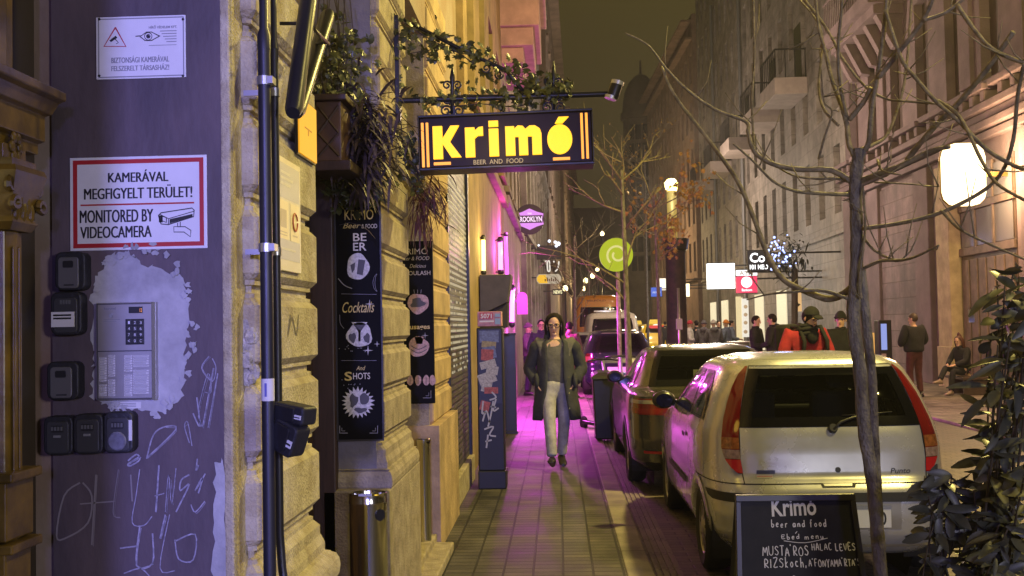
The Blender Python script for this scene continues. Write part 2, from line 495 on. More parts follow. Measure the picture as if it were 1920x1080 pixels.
# rendered jamb under the menu panels, dark timber lining of the first doorway
w = MB(); w.box(-1.30, -0.975, 5.786, 5.815, 0.03, 4.3)
w.build('jamb', M_grime, NEAR)
w = MB(); w.box(-1.27, -0.975, 8.17, 8.215, 0.03, 3.9)
w.build('jamb', M_stone2, NEAR)
w = MB(); w.box(-1.319, -1.176, 5.70, 5.782, 0.03, 2.9); w.box(-1.319, -1.20, 4.02, 5.7, 2.78, 2.9)
w.build('doorway_lining', M_brown, NEAR, bevel=0.008)
w = MB(); w.box(-1.318, -1.29, 4.06, 5.68, 0.03, 2.76)
dl = w.build('bar_door', M_brown, NEAR)
w = MB()
for k in range(2): w.box(-1.292, -1.282, 4.2 + k * 0.75, 4.8 + k * 0.75, 1.0, 2.5)
w.build('pane', mat('dark_glass', (0.01, 0.01, 0.012), 0.06), dl)
# plinth steps below the piers
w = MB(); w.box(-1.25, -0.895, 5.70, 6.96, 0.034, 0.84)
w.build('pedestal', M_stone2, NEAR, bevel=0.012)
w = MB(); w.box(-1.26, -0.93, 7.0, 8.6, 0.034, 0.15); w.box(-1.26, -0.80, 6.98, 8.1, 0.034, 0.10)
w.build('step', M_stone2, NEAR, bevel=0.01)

# chipped stone on the first pier
random.seed(5)
w = MB()
for k in range(26):
    t = random.random()
    px = 440 + 34 * random.random(); py = 612 + 100 * t
    p = P(px + 4 * math.sin(t * 9), py, 3.214)
    r = random.uniform(0.010, 0.026)
    vs = []
    w.ball((p.x, p.y + 0.004, p.z), (r, 0.014 * random.random() + 0.004, r * random.uniform(0.8, 1.7)), 6, 4)
w.build('chipped_patch', mat('broken_stone', (0.5, 0.46, 0.38), 0.95, var=0.5, scale=40, bump=0.8, bscale=60), NEAR)

# pale plaster left bare round the intercom, ragged outline, and a second strip by the corner
def ragged(pts, Y, amp, seed, sub=7):
    random.seed(seed); out = []
    n = len(pts)
    for i in range(n):
        a = pts[i]; c = pts[(i + 1) % n]
        for k in range(sub):
            t = k / sub
            out.append(P(lerp(a[0], c[0], t) + random.uniform(-amp, amp), lerp(a[1], c[1], t) + random.uniform(-amp, amp), Y))
    return out
w = MB()
o = ragged([(205, 478), (240, 472), (262, 492), (300, 505), (338, 515), (352, 555), (352, 620), (346, 690), (340, 750), (300, 775), (255, 768), (200, 762), (170, 745), (176, 690), (172, 640), (172, 560), (180, 520)], 3.1030, 5, 3)
w.poly(o)
random.seed(77)
for k in range(70):
    a = random.uniform(0, 6.28); cx, cy = 262 + 98 * math.cos(a) * random.uniform(.92, 1.12), 622 + 158 * math.sin(a) * random.uniform(.94, 1.1)
    if cx > 178: w.poly([P(cx + random.uniform(2, 9) * math.cos(t), cy + random.uniform(2, 9) * math.sin(t), 3.1022 - .00012 * k) for t in [i * .785 for i in range(8)]])
o = ragged([(404, 870), (420, 860), (424, 1120), (398, 1120), (400, 1000)], 3.1025, 4, 4)
w.poly(o)
w.build('bare_patch', M_plaster, NEAR, solid=0.0012)

# scratched and sprayed tags on the doorway wall
w = MB()
GY = 3.1010
def tagline(pts, wd=0.0038):
    wd *= random.uniform(.6, 1.35)
    ribbon(w, smoothline([P(x, y, GY) for x, y in pts], 4), wd, (0, -1, 0))
    if random.random() < .5: ribbon(w, smoothline([P(x + random.uniform(1, 3), y + random.uniform(0, 3), GY + .0002) for x, y in pts[:3]], 3), wd * .4, (0, -1, 0))
for s in ([(355, 830), (346, 800), (352, 792), (360, 836)], [(362, 775), (375, 800), (369, 745)], [(378, 800), (372, 770), (390, 700), (396, 735), (384, 735)],
          [(400, 690), (380, 800)], [(408, 700), (390, 802)], [(392, 668), (378, 690), (398, 715), (405, 690), (398, 672)],
          [(276, 858), (330, 805), (310, 800), (288, 815), (275, 860)], [(262, 856), (240, 870), (245, 873), (262, 862), (256, 852), (240, 864)],
          [(262, 880), (255, 930), (248, 980), (270, 985), (285, 968)],
          [(298, 872), (292, 960)], [(290, 930), (308, 925)], [(310, 960), (316, 890), (322, 945), (330, 878)], [(355, 890), (340, 900), (338, 920), (355, 908), (330, 960)],
          [(358, 946), (366, 960), (384, 940)], [(385, 888), (366, 920), (380, 895), (372, 925)], [(370, 860), (368, 882), (372, 872)],
          [(328, 1015), (366, 1002), (362, 1050), (335, 1048), (328, 1012)], [(318, 965), (300, 1065), (328, 1070)], [(310, 965), (300, 1010)],
          [(262, 988), (256, 1060), (286, 1056), (286, 1000)], [(225, 1028), (256, 1024)], [(232, 1075), (262, 1066), (280, 1080)]): tagline(s)
w.build('graffiti', mat('white_graffiti', (0.33, 0.31, 0.38), 0.7, var=.5, scale=60), NEAR)
w = MB()
for s in ([(150, 905), (120, 930), (106, 1005), (125, 1008), (165, 980), (172, 930), (155, 905)], [(180, 890), (172, 1022)], [(150, 945), (215, 940)], [(222, 880), (212, 960), (225, 970)], [(245, 890), (248, 940)]): tagline(s, 0.004)
w.build('graffiti', mat('faint_graffiti', (0.22, 0.19, 0.19), 0.7), NEAR)
w = MB()
for s in ([(520, 622), (518, 640), (525, 635)], [(519, 655), (526, 650)]): ribbon(w, smoothline([PX(x, y, XP1 + 0.0015) for x, y in s]), 0.012, (1, 0, 0))
for s in ([(545, 590), (540, 630), (548, 595), (556, 628), (560, 590)], [(522, 600), (522, 620)], [(520, 640), (528, 655), (520, 660)]):
    ribbon(w, smoothline([PX(x, y, XP1 + 0.0015) for x, y in s]), 0.010, (1, 0, 0))
w.build('graffiti', mat('grey_graffiti', (0.14, 0.12, 0.09), 0.8), NEAR)

# gilded carved house door at the picture's edge
DOOR = thing('carved_house_door', 'gilded carved timber house door with a capital and cornice, set back in the doorway', 'door', (-1.45, 2.6, 0))
d = MB(); d.box(-1.56, -1.47, 0.95, 3.02, 0.03, 3.9); d.build('door_leaf', mat('door_dark', (0.02, 0.014, 0.008), 0.5), DOOR)
d = MB()
zc = P(60, 190, 2.88).z
for dz, e in ((0.0, 0.0), (0.035, 0.03), (0.05, 0.075), (0.085, 0.09), (0.10, 0.10)): pass
prof = [(-1.47, zc - 0.135), (-1.425, zc - 0.135), (-1.425, zc - 0.105), (-1.405, zc - 0.10), (-1.405, zc - 0.03), (-1.385, zc - 0.025), (-1.365, zc + 0.005), (-1.345, zc + 0.012), (-1.345, zc + 0.035), (-1.47, zc + 0.05)]
d.prism(prof, 0.95, 2.95, 'y')
d.build('cornice', M_gold, DOOR, bevel=0.003)
d = MB()
ys = 2.80
d.prism([(-1.465, ys - 0.075), (-1.415, ys - 0.055), (-1.405, ys - 0.01), (-1.415, ys + 0.035), (-1.465, ys + 0.05)], 0.95, zc - 0.36, 'z')
for k in (-0.03, 0.0): d.box(-1.408, -1.40, ys + k - 0.006, ys + k + 0.006, 1.3, zc - 0.40)
d.build('pilaster', M_gold, DOOR, bevel=0.004)
d = MB()
cz = zc - 0.36
loops = []
for t, e in ((0, 0.005), (0.02, 0.018), (0.035, 0.01), (0.09, 0.02), (0.15, 0.035), (0.165, 0.03)):
    loops.append([(-1.465, ys - 0.07 - e, cz + t), (-1.40 + e, ys - 0.06 - e, cz + t), (-1.40 + e, ys + 0.04 + e, cz + t), (-1.465, ys + 0.05 + e, cz + t)])
d.loft(loops)
for sy in (-1, 1):
    for k, rr in ((0, 0.028), (1, 0.02)):
        pts = [(-1.385 + 0.01 * k, ys - 0.01 + sy * (0.062 - rr * math.cos(a) * 0.9 + 0.008 * k) * 1.0, cz + 0.115 - 0.05 * k + rr * (1 - a / 9) * math.sin(a)) for a in [i * 0.5 for i in range(13)]]
        d.tube(pts, 0.009, 6)
for k in range(5): d.ball((-1.39, ys - 0.05 + k * 0.02, cz + 0.05 + 0.02 * (k % 2)), (0.012, 0.012, 0.03), 8, 6)
d.box(-1.465, -1.385, ys - 0.075, ys + 0.055, cz + 0.165, cz + 0.185)
d.build('capital', M_gold, DOOR, bevel=0.003)
d = MB(); d.box(-1.465, -1.41, ys - 0.07, ys + 0.05, cz + 0.185, zc - 0.135)
for a in range(6):
    th = a * math.pi / 3
    d.ball((-1.408, ys - 0.01 + 0.022 * math.cos(th), cz + 0.22 + 0.028 * math.sin(th)), (0.008, 0.014, 0.016), 8, 5)
d.build('rosette_block', M_gold, DOOR, bevel=0.003)
d = MB(); d.box(-1.465, -1.395, ys - 0.09, ys + 0.055, 1.16, 1.31); d.box(-1.465, -1.375, ys - 0.10, ys + 0.065, 1.31, 1.335); d.box(-1.465, -1.375, ys - 0.10, ys + 0.065, 1.13, 1.155)
d.box(-1.465, -1.40, ys - 0.085, ys + 0.05, 0.2, 1.13)
d.build('pedestal', M_gold, DOOR, bevel=0.005)
d = MB()
d.prism([(-1.47, 2.68), (-1.43, 2.70), (-1.425, 2.78), (-1.44, 2.80), (-1.44, 2.84), (-1.47, 2.86)], zc + 0.05, 3.85, 'z')
d.box(-1.475, -1.45, 1.2, 2.62, zc + 0.12, 3.8)
d.build('upper_frame', M_gold, DOOR, bevel=0.004)
d = MB(); d.box(-1.472, -1.462, 2.30, 2.70, zc - 0.33, zc - 0.17)
d.build('lit_transom', glow('transom_light', (1.0, 0.8, 0.35), 1.4), DOOR)
d = MB(); d.tube([(-1.46, 2.60, zc - 0.25 + 0.03 * math.sin(a)) if False else (-1.455, 2.70 + 0.035 * math.cos(a), zc - 0.25 + 0.05 * math.sin(a)) for a in [i * 0.5 for i in range(13)]], 0.008, 6)
d.build('wrought_grille', M_blackmetal, DOOR)

# ------------------------------------------------------------------ houses further along on the near side
M_ochre = mat('ochre_plaster', (0.30, 0.21, 0.10), 0.85, var=0.35, scale=2, bump=0.3, bscale=15)
M_pinkpl = mat('rose_plaster', (0.30, 0.24, 0.22), 0.85, var=0.35, scale=1.5, bump=0.3, bscale=12)
M_greyst = mat('grey_stone', (0.30, 0.28, 0.26), 0.85, var=0.45, scale=1.6, bump=0.5, bscale=8)
M_win = mat('window_glass', (0.012, 0.013, 0.016), 0.12)
M_wood = mat('shopfront_timber', (0.08, 0.05, 0.035), 0.5, var=0.4, scale=5)

def facade_x(name, label, x, y0, y1, h, m, storeys, bays, depth=10, wz0=4.4, dirn=1, win_w=1.1, win_h=2.1, m_win=None, ledge=True, sk=0.0, frames=True, group=None, pilasters=False, base=None):
    """house whose street face is the plane x (dirn +1: the street lies towards +x); real window recesses are framed boxes"""
    T = thing(name, label, 'building', (x, (y0 + y1) / 2, 0), group)
    S = lambda y: x + sk * (y - y0)
    wmb = MB()
    rows = []
    for s in range(storeys):
        z = wz0 + s * 3.5
        if z + win_h > h - 0.4: break
        rows.append(z)
    bw = (y1 - y0) / bays
    # wall as strips between the openings
    def strip(a, c, z0, z1):
        for t in (0,):
            f = [(S(a), a), (S(c), c), (S(c) - dirn * depth, c), (S(a) - dirn * depth, a)]
            wmb.prism(f, z0, z1, 'z')
    zprev = 0
    for z in rows:
        strip(y0, y1, zprev, z)
        for k in range(bays):
            c = y0 + bw * (k + 0.5)
            a0 = y0 + bw * k
            strip(a0, c - win_w / 2, z, z + win_h); strip(c + win_w / 2, a0 + bw, z, z + win_h)
        zprev = z + win_h
    strip(y0, y1, zprev, h)
    wmb.build('wall', m, T)
    for z in rows:
        for k in range(bays):
            c = y0 + bw * (k + 0.5)
            q = MB(); xx = S(c) - dirn * 0.22
            q.box(min(xx, xx - dirn * 0.05), max(xx, xx - dirn * 0.05), c - win_w / 2, c + win_w / 2, z, z + win_h)
            wo = q.build('window', m_win or M_win, T)
            if frames:
                q = MB(); xf = S(c) - dirn * 0.20
                for (a, e, zz0, zz1) in ((c - win_w / 2, c - win_w / 2 + 0.07, z, z + win_h), (c + win_w / 2 - 0.07, c + win_w / 2, z, z + win_h), (c - 0.04, c + 0.04, z + 0.07, z + win_h - 0.07), (c - win_w / 2 + 0.07, c - 0.04, z + win_h * 0.68, z + win_h * 0.68 + 0.07), (c + 0.04, c + win_w / 2 - 0.07, z + win_h * 0.68, z + win_h * 0.68 + 0.07)):
                    q.box(min(xf, xf - dirn * 0.05), max(xf, xf - dirn * 0.05), a, e, zz0, zz1)
                q.build('frame', mat('window_frame', (0.05, 0.04, 0.035), 0.5), wo)
            if ledge:
                q = MB(); xo = S(c) + dirn * 0.10; xi = S(c) - dirn * 0.18
                q.box(min(xo, xi), max(xo, xi), c - win_w / 2 - 0.1, c + win_w / 2 + 0.1, z - 0.12, z - 0.003)
                q.build('sill', m, T)
    if base:
        q = MB()
        for zz, e in base:
            f = [(S(y0) + dirn * e, y0 + 0.004), (S(y1) + dirn * e, y1 - 0.004), (S(y1) - dirn * 0.1, y1 - 0.004), (S(y0) - dirn * 0.1, y0 + 0.004)]
            q.prism(f, zz, zz + 0.16, 'z')
        q.build_each('cornice', m, T, bevel=0.02)
    return T

# shutter bay of the near house
SH = thing('roller_shutter', 'perforated grey roller shutter lit from inside, between the ochre pier and the parking machine', 'shutter', (-0.97, 10.7, 0))
q = MB(); q.box(-1.055, -0.985, 9.66, 11.9, 0.3, 3.4)
random.seed(8); q.cur = 1      # lit slots belong to the curtain's own pattern
for r in range(34):
    z = 1.25 + r * 0.055
    for c in range(28):
        y = 9.75 + c * 0.075
        if random.random() < (0.9 if 0.3 < (r % 12) / 12 or r > 14 else 0.3):
            q.box(-0.984, -0.979, y, y + 0.042, z, z + 0.022)
q.build('shutter_curtain', [brick_mat('shutter_mesh', (0.10, 0.09, 0.07), (0.14, 0.13, 0.10), (0.02, 0.02, 0.02), 0.09, 0.06, 0.012, 0.5, 'YZ', 0.6, 0.3), glow('shutter_glow', (1.0, 0.85, 0.5), 0.42)], SH)
q = MB(); q.box(-1.055, -0.955, 9.63, 9.70, 0.05, 3.5); q.box(-1.055, -0.955, 11.86, 11.94, 0.05, 3.5); q.box(-1.055, -0.93, 9.70, 11.86, 3.4, 3.6)
q.build('shutter_frame', M_blackmetal, SH, bevel=0.006)
q = MB(); q.box(-1.05, -0.93, 9.66, 11.9, 0.034, 0.3)
q.build('sill', M_stone2, SH, bevel=0.01)

OCH = facade_x('neon_shop_house', 'ochre plaster house with yellow and magenta neon tubes by its shopfront', -0.98, 11.96, 20.5, 15, M_ochre, 3, 4, base=[(3.9, 0.10)])
ORI = facade_x('oriel_house', 'rose plaster house with a pink stepped oriel high over the pavement', -0.98, 20.5, 30.0, 17, M_pinkpl, 3, 4, base=[(4.0, 0.12)])
q = MB()
X0 = -0.98
for (za, zb, e, ya, yb) in ((6.75, 7.05, 0.42, 20.9, 23.4), (7.05, 7.4, 0.62, 20.75, 23.6), (7.4, 8.2, 0.74, 20.62, 23.8), (8.2, 8.45, 0.86, 20.56, 23.9), (8.45, 11.5, 0.80, 20.6, 23.8)):
    q.box(X0 - 0.05, X0 + e, ya, yb, za, zb)
q.build('oriel', mat('oriel_pink', (0.50, 0.30, 0.30), 0.8, var=0.3, scale=2), ORI, bevel=0.02)
q = MB()
for k in range(3): q.box(X0 + 0.81, X0 + 0.83, 20.9 + k, 21.5 + k, 9, 11)
q.build_each('oriel_window', M_win, ORI)
lamp("oriel_wash", (0.4, 18.6, 6.6), 26, (1.0, 0.35, 0.5), 0.1)
GRY = facade_x('carved_stone_house', 'grey stone house with carved pilasters beyond the oriel house', -1.0, 30.0, 48.0, 17.5, M_greyst, 3, 7, sk=0.022, base=[(4.2, 0.22), (8.0, 0.25), (15.2, 0.4), (16.6, 0.6)])
DK1 = facade_x('dark_tenement', 'tall dark tenement stepping into the street beyond the grey carved house', -0.3, 48.0, 78.0, 19, mat('dark_brown_plaster', (0.20, 0.15, 0.12), 0.9, var=0.4, scale=1.0), 4, 9, sk=0.022, base=[(4.4, 0.3), (18.2, 0.5)])
DK2 = facade_x('dark_tenement', 'far brown tenement with a heavy eaves line behind the taller dark one', 0.6, 78.0, 130.0, 18, mat('dark_brown_plaster', (0.20, 0.15, 0.12), 0.9), 4, 12, sk=0.03, base=[(4.4, 0.3), (17.2, 0.6)])
# ornament on the carved house: pilaster strips and consoles
q = MB()
for k in range(8):
    y = 30.4 + k * 2.5; xx = -1.0 + 0.022 * (y - 30)
    q.box(xx - 0.05, xx + 0.16, y, y + 0.45, 0.1, 4.19); q.box(xx - 0.05, xx + 0.2, y - 0.06, y + 0.51, 4.4, 7.98)
    q.ball((xx + 0.2, y + 0.22, 7.5), (0.16, 0.25, 0.35), 8, 6); q.ball((xx + 0.18, y + 0.22, 6.8), (0.14, 0.2, 0.25), 8, 6)
q.build_each('carved_pilaster', M_greyst, GRY, bevel=0.02)

# ------------------------------------------------------------------ far side of the street
M_rose = mat('rose_facade', (0.20, 0.148, 0.165), 0.88, color2=(0.115, 0.085, 0.095), scale=1.0, bump=0.5, bscale=22, detail=10)
M_roseg = brick_mat('rose_ashlar', (0.185, 0.135, 0.15), (0.225, 0.165, 0.17), (0.12, 0.085, 0.08), 0.9, 0.45, 0.015, 0.8, 'YZ', 0.5, 0.35)
M_white = brick_mat('pale_ashlar', (0.23, 0.21, 0.20), (0.29, 0.262, 0.245), (0.16, 0.14, 0.13), 1.2, 0.62, 0.015, 0.75, 'YZ', 0.4, 0.35)
M_shutter = mat('brown_shutter', (0.055, 0.03, 0.028), 0.6, var=0.3, scale=3)
XR = 9.5
ROSE = facade_x('rose_palace', 'rose stone apartment house with a big glowing lamp over its tall timber doorway', XR, 12.0, 36.0, 24, M_rose, 5, 11, 10, 6.9, -1, 1.0, 3.0, M_shutter, False, 0.0, False, None, base=[(5.55, 0.18), (5.75, 0.30), (5.95, 0.22), (6.12, 0.36)])
# ground floor piers, recessed doorway and rusticated shop bays
q = MB()
for ya, yb in ((12.0, 16.0), (18.2, 22.4), (26.2, 27.0), (27.9, 29.0), (32.2, 33.2), (35.0, 36.0)):
    q.box(XR - 0.14, XR + 0.05, ya, yb, 0.03, 5.50)
q.build_each('pier', M_rose, ROSE, bevel=0.02)
q = MB()
for k in range(11):
    y = 12.55 + k * 2.18
    for e in range(3): q.box(XR - 0.34, XR - 0.02, y + 0.1 + e * 0.62, y + 0.32 + e * 0.62, 6.30, 6.52)
    q.box(XR - 0.42, XR - 0.02, y, y + 1.9, 6.53, 6.66)
q.build_each('console_sill', M_rose, ROSE, bevel=0.015)
q = MB()
for k in range(12):
    y = 12.02 + k * 2.18
    if k % 3 == 0: q.box(XR - 0.10, XR + 0.02, y - 0.2, y + 0.5, 6.9, 16)
q.build_each('pilaster_strip', M_rose, ROSE, bevel=0.02)
q = MB(); q.box(XR - 1.0, XR + 0.01, 29.5, 34.5, 10.2, 10.55); q.box(XR - 0.8, XR + 0.01, 29.7, 34.3, 9.95, 10.2)
for k in range(5): q.prism([(XR, 9.0), (XR - 0.25, 9.05), (XR - 0.7, 9.95), (XR, 9.95)], 29.8 + k * 1.05, 30.1 + k * 1.05, 'y')
for k in range(24): q.tube([(XR - 0.95, 29.55 + k * 0.21, 10.55), (XR - 0.95, 29.55 + k * 0.21, 11.5)], 0.018, 5)
q.box(XR - 0.98, XR - 0.92, 29.5, 34.5, 11.5, 11.56)
q.build('balcony', M_rose, ROSE)
# the timber doorway beside the pier
q = MB()
q.box(XR - 0.02, XR + 0.02, 22.9, 26.0, 0.03, 5.1)
dw = q.build('doorway', M_wood, ROSE)
q = MB()
for ya, yb, za, zb in ((23.0, 23.95, 3.3, 4.1), (24.05, 25.0, 3.3, 4.1), (25.1, 25.9, 3.3, 4.1), (23.0, 23.95, 4.3, 5.0), (24.05, 25.9, 4.3, 5.0)):
    q.box(XR - 0.045, XR - 0.03, ya, yb, za, zb)
q.build('pane', mat('hazy_glass', (0.16, 0.15, 0.16), 0.25), dw)
q = MB()
for ya, yb, za, zb in ((22.9, 26.0, 4.12, 4.28), (22.9, 26.0, 3.1, 3.28), (23.95, 24.05, 3.28, 4.12), (25.0, 25.1, 3.28, 4.12), (23.95, 24.05, 4.28, 5.1)):
    q.box(XR - 0.08, XR - 0.02, ya, yb, za, zb)
for k in range(6): q.box(XR - 0.06, XR - 0.02, 23.0 + k * 0.5, 23.4 + k * 0.5, 0.2, 3.0)
q.build('door_frame', mat('worn_timber', (0.16, 0.11, 0.09), 0.6, var=0.4, scale=4), dw, bevel=0.01)
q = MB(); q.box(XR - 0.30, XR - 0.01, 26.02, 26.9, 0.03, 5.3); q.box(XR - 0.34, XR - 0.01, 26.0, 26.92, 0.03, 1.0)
q.build('door_pilaster', mat('orange_lit_stone', (0.42, 0.33, 0.20), 0.8, var=0.3, scale=3), ROSE, bevel=0.015)  # ochre tone holds the lamp's orange light on this pilaster
q = MB(); q.box(XR - 0.05, XR - 0.005, 29.0, 32.2, 0.03, 5.4)
q.build('stone_bay', M_roseg, ROSE)

WHT = facade_x('pale_apartment_block', 'pale ashlar apartment block with a line of jutting balconies', XR, 36.0, 80.0, 30, M_white, 6, 18, 10, 5.3, -1, 0.95, 2.3, M_win, False, -0.024 * -1, False, None, base=[(4.55, 0.10)])
for k, y in enumerate((43.2, 49, 56.5, 64.5, 73)):
    q = MB(); xx = XR + 0.024 * (y - 36)
    q.box(xx - 1.25, xx + 0.02, y - 1.5, y + 1.5, 10.3, 10.95)
    bo = q.build('balcony', mat('balcony_slab', (0.42, 0.36, 0.34), 0.8, var=0.2, scale=2), WHT, bevel=0.02)
    q = MB()
    for j in range(9): q.tube([(xx - 1.2, y - 1.45 + j * 0.36, 10.95), (xx - 1.2, y - 1.45 + j * 0.36, 12.0)], 0.022, 5)
    for j in range(4): q.tube([(xx - 1.2 + j * 0.38, y - 1.45, 10.95), (xx - 1.2 + j * 0.38, y - 1.45, 12.0)], 0.022, 5)
    q.box(xx - 1.23, xx - 1.17, y - 1.48, y + 1.48, 12.0, 12.06); q.box(xx - 1.17, xx, y - 1.48, y - 1.42, 12.0, 12.06)
    q.build('railing', M_blackmetal, bo)
    q = MB(); q.box(xx - 0.03, xx + 0.1, y - 0.6, y + 0.6, 10.95, 13.3)
    q.build('balcony_door', M_win, WHT)
q = MB()
for y in (58.0, 70.0): q.tube([(XR + 0.024 * (y - 36) - 0.12, y, 0.05), (XR + 0.024 * (y - 36) - 0.12, y, 22)], 0.09, 8)
q.build_each('downpipe', mat('zinc', (0.22, 0.23, 0.25), 0.5, metal=0.5), WHT)
# lit shop openings along its ground floor
q = MB()
for y, wd in ((47, 2.0), (53, 2.2), (60, 2.0), (66, 2.5), (72, 2.5)):
    xx = XR + 0.024 * (y - 36) - 0.05
    q.box(xx, xx + 0.06, y, y + wd, 0.3, 3.0)
q.build_each('shop_window', glow('shop_light', (1.0, 0.86, 0.55), 0.9), WHT)

DOM = facade_x('domed_corner_house', 'brown corner house with a dark dome and a tall gridded stair window', 10.3, 80.5, 112.0, 24.5, mat('brown_plaster', (0.26, 0.18, 0.14), 0.9, var=0.35, scale=0.8), 5, 14, 10, 5.5, -1, 1.0, 2.2, M_win, False, -0.03, False, None, base=[(4.8, 0.3), (22.6, 0.5), (23.9, 0.8)])
q = MB(); q.lathe([(1.9, 0), (1.9, 22.5), (2.15, 22.6), (2.15, 23.2), (1.95, 23.2), (1.9, 24.2), (1.7, 25.4), (1.25, 26.4), (0.6, 27.1), (0.15, 27.3), (0.08, 28.6), (0.02, 28.8)], (9.0, 112, 0), 20)
q.build('corner_tower', mat('dark_slate', (0.10, 0.085, 0.075), 0.8, var=0.3, scale=1), DOM, smooth=True, angle=40)
q = MB()
for r in range(8):
    for c in range(3):
        a = R(232 + c * 22)
        q.box(-0.27, 0.27, -0.05, 0.05, 7 + r * 1.9, 8.5 + r * 1.9, Matrix.Translation((9.0 + 1.92 * math.cos(a), 112 + 1.92 * math.sin(a), 0)) @ Matrix.Rotation(a + R(90), 4, 'Z'))
q.build('tower_window', M_win, DOM)
q = MB(); q.box(-30, 60, 190, 200, 0, 22)
END = thing('end_house', 'dark brown house closing the far end of the street', 'building', (5, 190, 0))
q.build('wall', mat('end_plaster', (0.13, 0.10, 0.085), 0.9, var=0.4, scale=0.4), END)
random.seed(3)
for k in range(10):
    q = MB(); x = -4 + (k % 5) * 4; z = 5 + (k // 5) * 5
    q.box(x, x + 1.4, 189.9, 190.05, z, z + 2.4); q.build('window', M_win, END)
# ------------------------------------------------------------------ signs on the doorway wall
M_signwhite = mat('enamel_white', (0.72, 0.71, 0.72), 0.35, var=0.06, scale=10)
M_ink = mat('black_ink', (0.012, 0.012, 0.014), 0.45)
M_red = mat('sign_red', (0.42, 0.02, 0.025), 0.4)
M_grey = mat('grey_print', (0.25, 0.25, 0.27), 0.5)
JY = 3.104
def plate(name, quad, th, m, parent, bevel=0.0015):
    q = MB(); a, b_, c, d = quad
    q.box(a.x, b_.x, a.y, a.y + th, a.z, d.z)
    return q.build(name, m, parent, bevel=bevel)
def rect(mb, quad, e=0.0):
    mb.poly([Vector((p.x, p.y - e, p.z)) for p in quad])
def frame_y(mb, x0, y0, x1, y1, wpx, Y):
    a, b_, c, d = qy(x0, y0, x1, y1, Y); t = (b_.x - a.x) * wpx / (x1 - x0)
    for xa, xb, za, zb in ((a.x, b_.x, d.z - t, d.z), (a.x, b_.x, a.z, a.z + t), (a.x, a.x + t, a.z + t, d.z - t), (b_.x - t, b_.x, a.z + t, d.z - t)):
        mb.poly([(xa, Y, za), (xb, Y, za), (xb, Y, zb), (xa, Y, zb)])

S1 = thing('camera_warning_sign', 'white warning sign with a thick red border and a drawn surveillance camera', 'sign', P(258, 380, JY))
plate('board', qy(131, 293, 388, 468, JY - 0.006), 0.005, M_signwhite, S1)
Y = JY - 0.0068
q = MB(); frame_y(q, 137, 298, 382, 463, 8, Y); rect(q, qy(151, 381, 364, 384, Y))
q.build('border', M_red, S1)
q = MB()
btext(q, 'KAMERÁVAL', qy(203, 318, 315, 341, Y))
btext(q, 'MEGFIGYELT TERÜLET!', qy(158, 347, 360, 372, Y))
btext(q, 'MONITORED BY', qy(150, 393, 287, 417, Y))
btext(q, 'VIDEOCAMERA', qy(151, 424, 284, 446, Y))
q.build('lettering', M_ink, S1)
q = MB()
def ln(pts, wd=0.0022, Yy=Y): ribbon(q, [P(x, y, Yy) for x, y in pts], wd, (0, -1, 0))
ln([(297, 404), (302, 399), (360, 390), (364, 394), (363, 406), (316, 421), (302, 420), (297, 404)], 0.003)
ln([(300, 402), (316, 410), (364, 396)]); ln([(316, 410), (316, 421)]); ln([(304, 405), (312, 408), (312, 417), (304, 414), (304, 405)], 0.003)
ln([(333, 418), (333, 425), (326, 425), (326, 435), (345, 435), (357, 444), (358, 432), (347, 425), (333, 425)], 0.0025); ln([(338, 416), (338, 425)])
rect(q, qy(298, 404, 305, 417, Y)); q.poly([P(318, 411, Y), P(318, 419, Y), P(361, 406, Y), P(361, 401, Y)])
q.build('camera_drawing', M_ink, S1)

S2 = thing('camera_notice', 'small white notice with a red triangle and an eye emblem, highest on the purple wall', 'sign', P(265, 90, JY))
plate('board', qy(180, 30, 348, 147, JY - 0.006), 0.005, M_signwhite, S2)
q = MB(); frame_y(q, 184, 33, 345, 144, 2, Y)
btext(q, 'BIZTONSÁGI KAMERÁVAL', qy(209, 104, 317, 117, Y), .0006)
btext(q, 'FELSZERELT TÁRSASHÁZ!', qy(209, 120, 317, 132, Y), .0006)
text(q, 'HÍRŐ VÉDELEM KFT.', qy(279, 47, 332, 53, Y), 0.03)
for k in range(5): rect(q, qy(300 + 3 * k, 57 + 5 * k, 331, 58.5 + 5 * k, Y))
rect(q, qy(279, 84, 331, 85, Y))
q.build('lettering', M_grey, S2)
q = MB(); ln([(216, 52), (195, 87), (236, 87), (216, 51)], 0.004); q.build('warning_triangle', M_red, S2)
q = MB()
q.poly([P(x, y, Y) for x, y in ((205, 76), (217, 67), (220, 71), (208, 79))]); ln([(216, 73), (222, 80), (218, 82)])
ln(smooth := [(254, 68), (265, 67), (275, 60), (284, 60), (300, 68)], 0.0025); ln([(262, 68), (272, 76), (284, 76), (300, 67)], 0.0025)
for r in (7, 3.5): ln([(278 + r * math.cos(a * .4), 68 + r * math.sin(a * .4)) for a in range(17)], 0.002)
q.poly([P(278 + 3 * math.cos(a), 68 + 3 * math.sin(a), Y) for a in range(0, 6)])
q.build('eye_emblem', M_ink, S2)
q = MB()
for x, y in ((186, 36), (343, 36), (186, 142), (343, 142)):
    p = P(x, y, Y); q.ball((p.x, p.y, p.z), (0.004, 0.003, 0.004), 8, 5)
q.build('screw', M_blackmetal, S2)

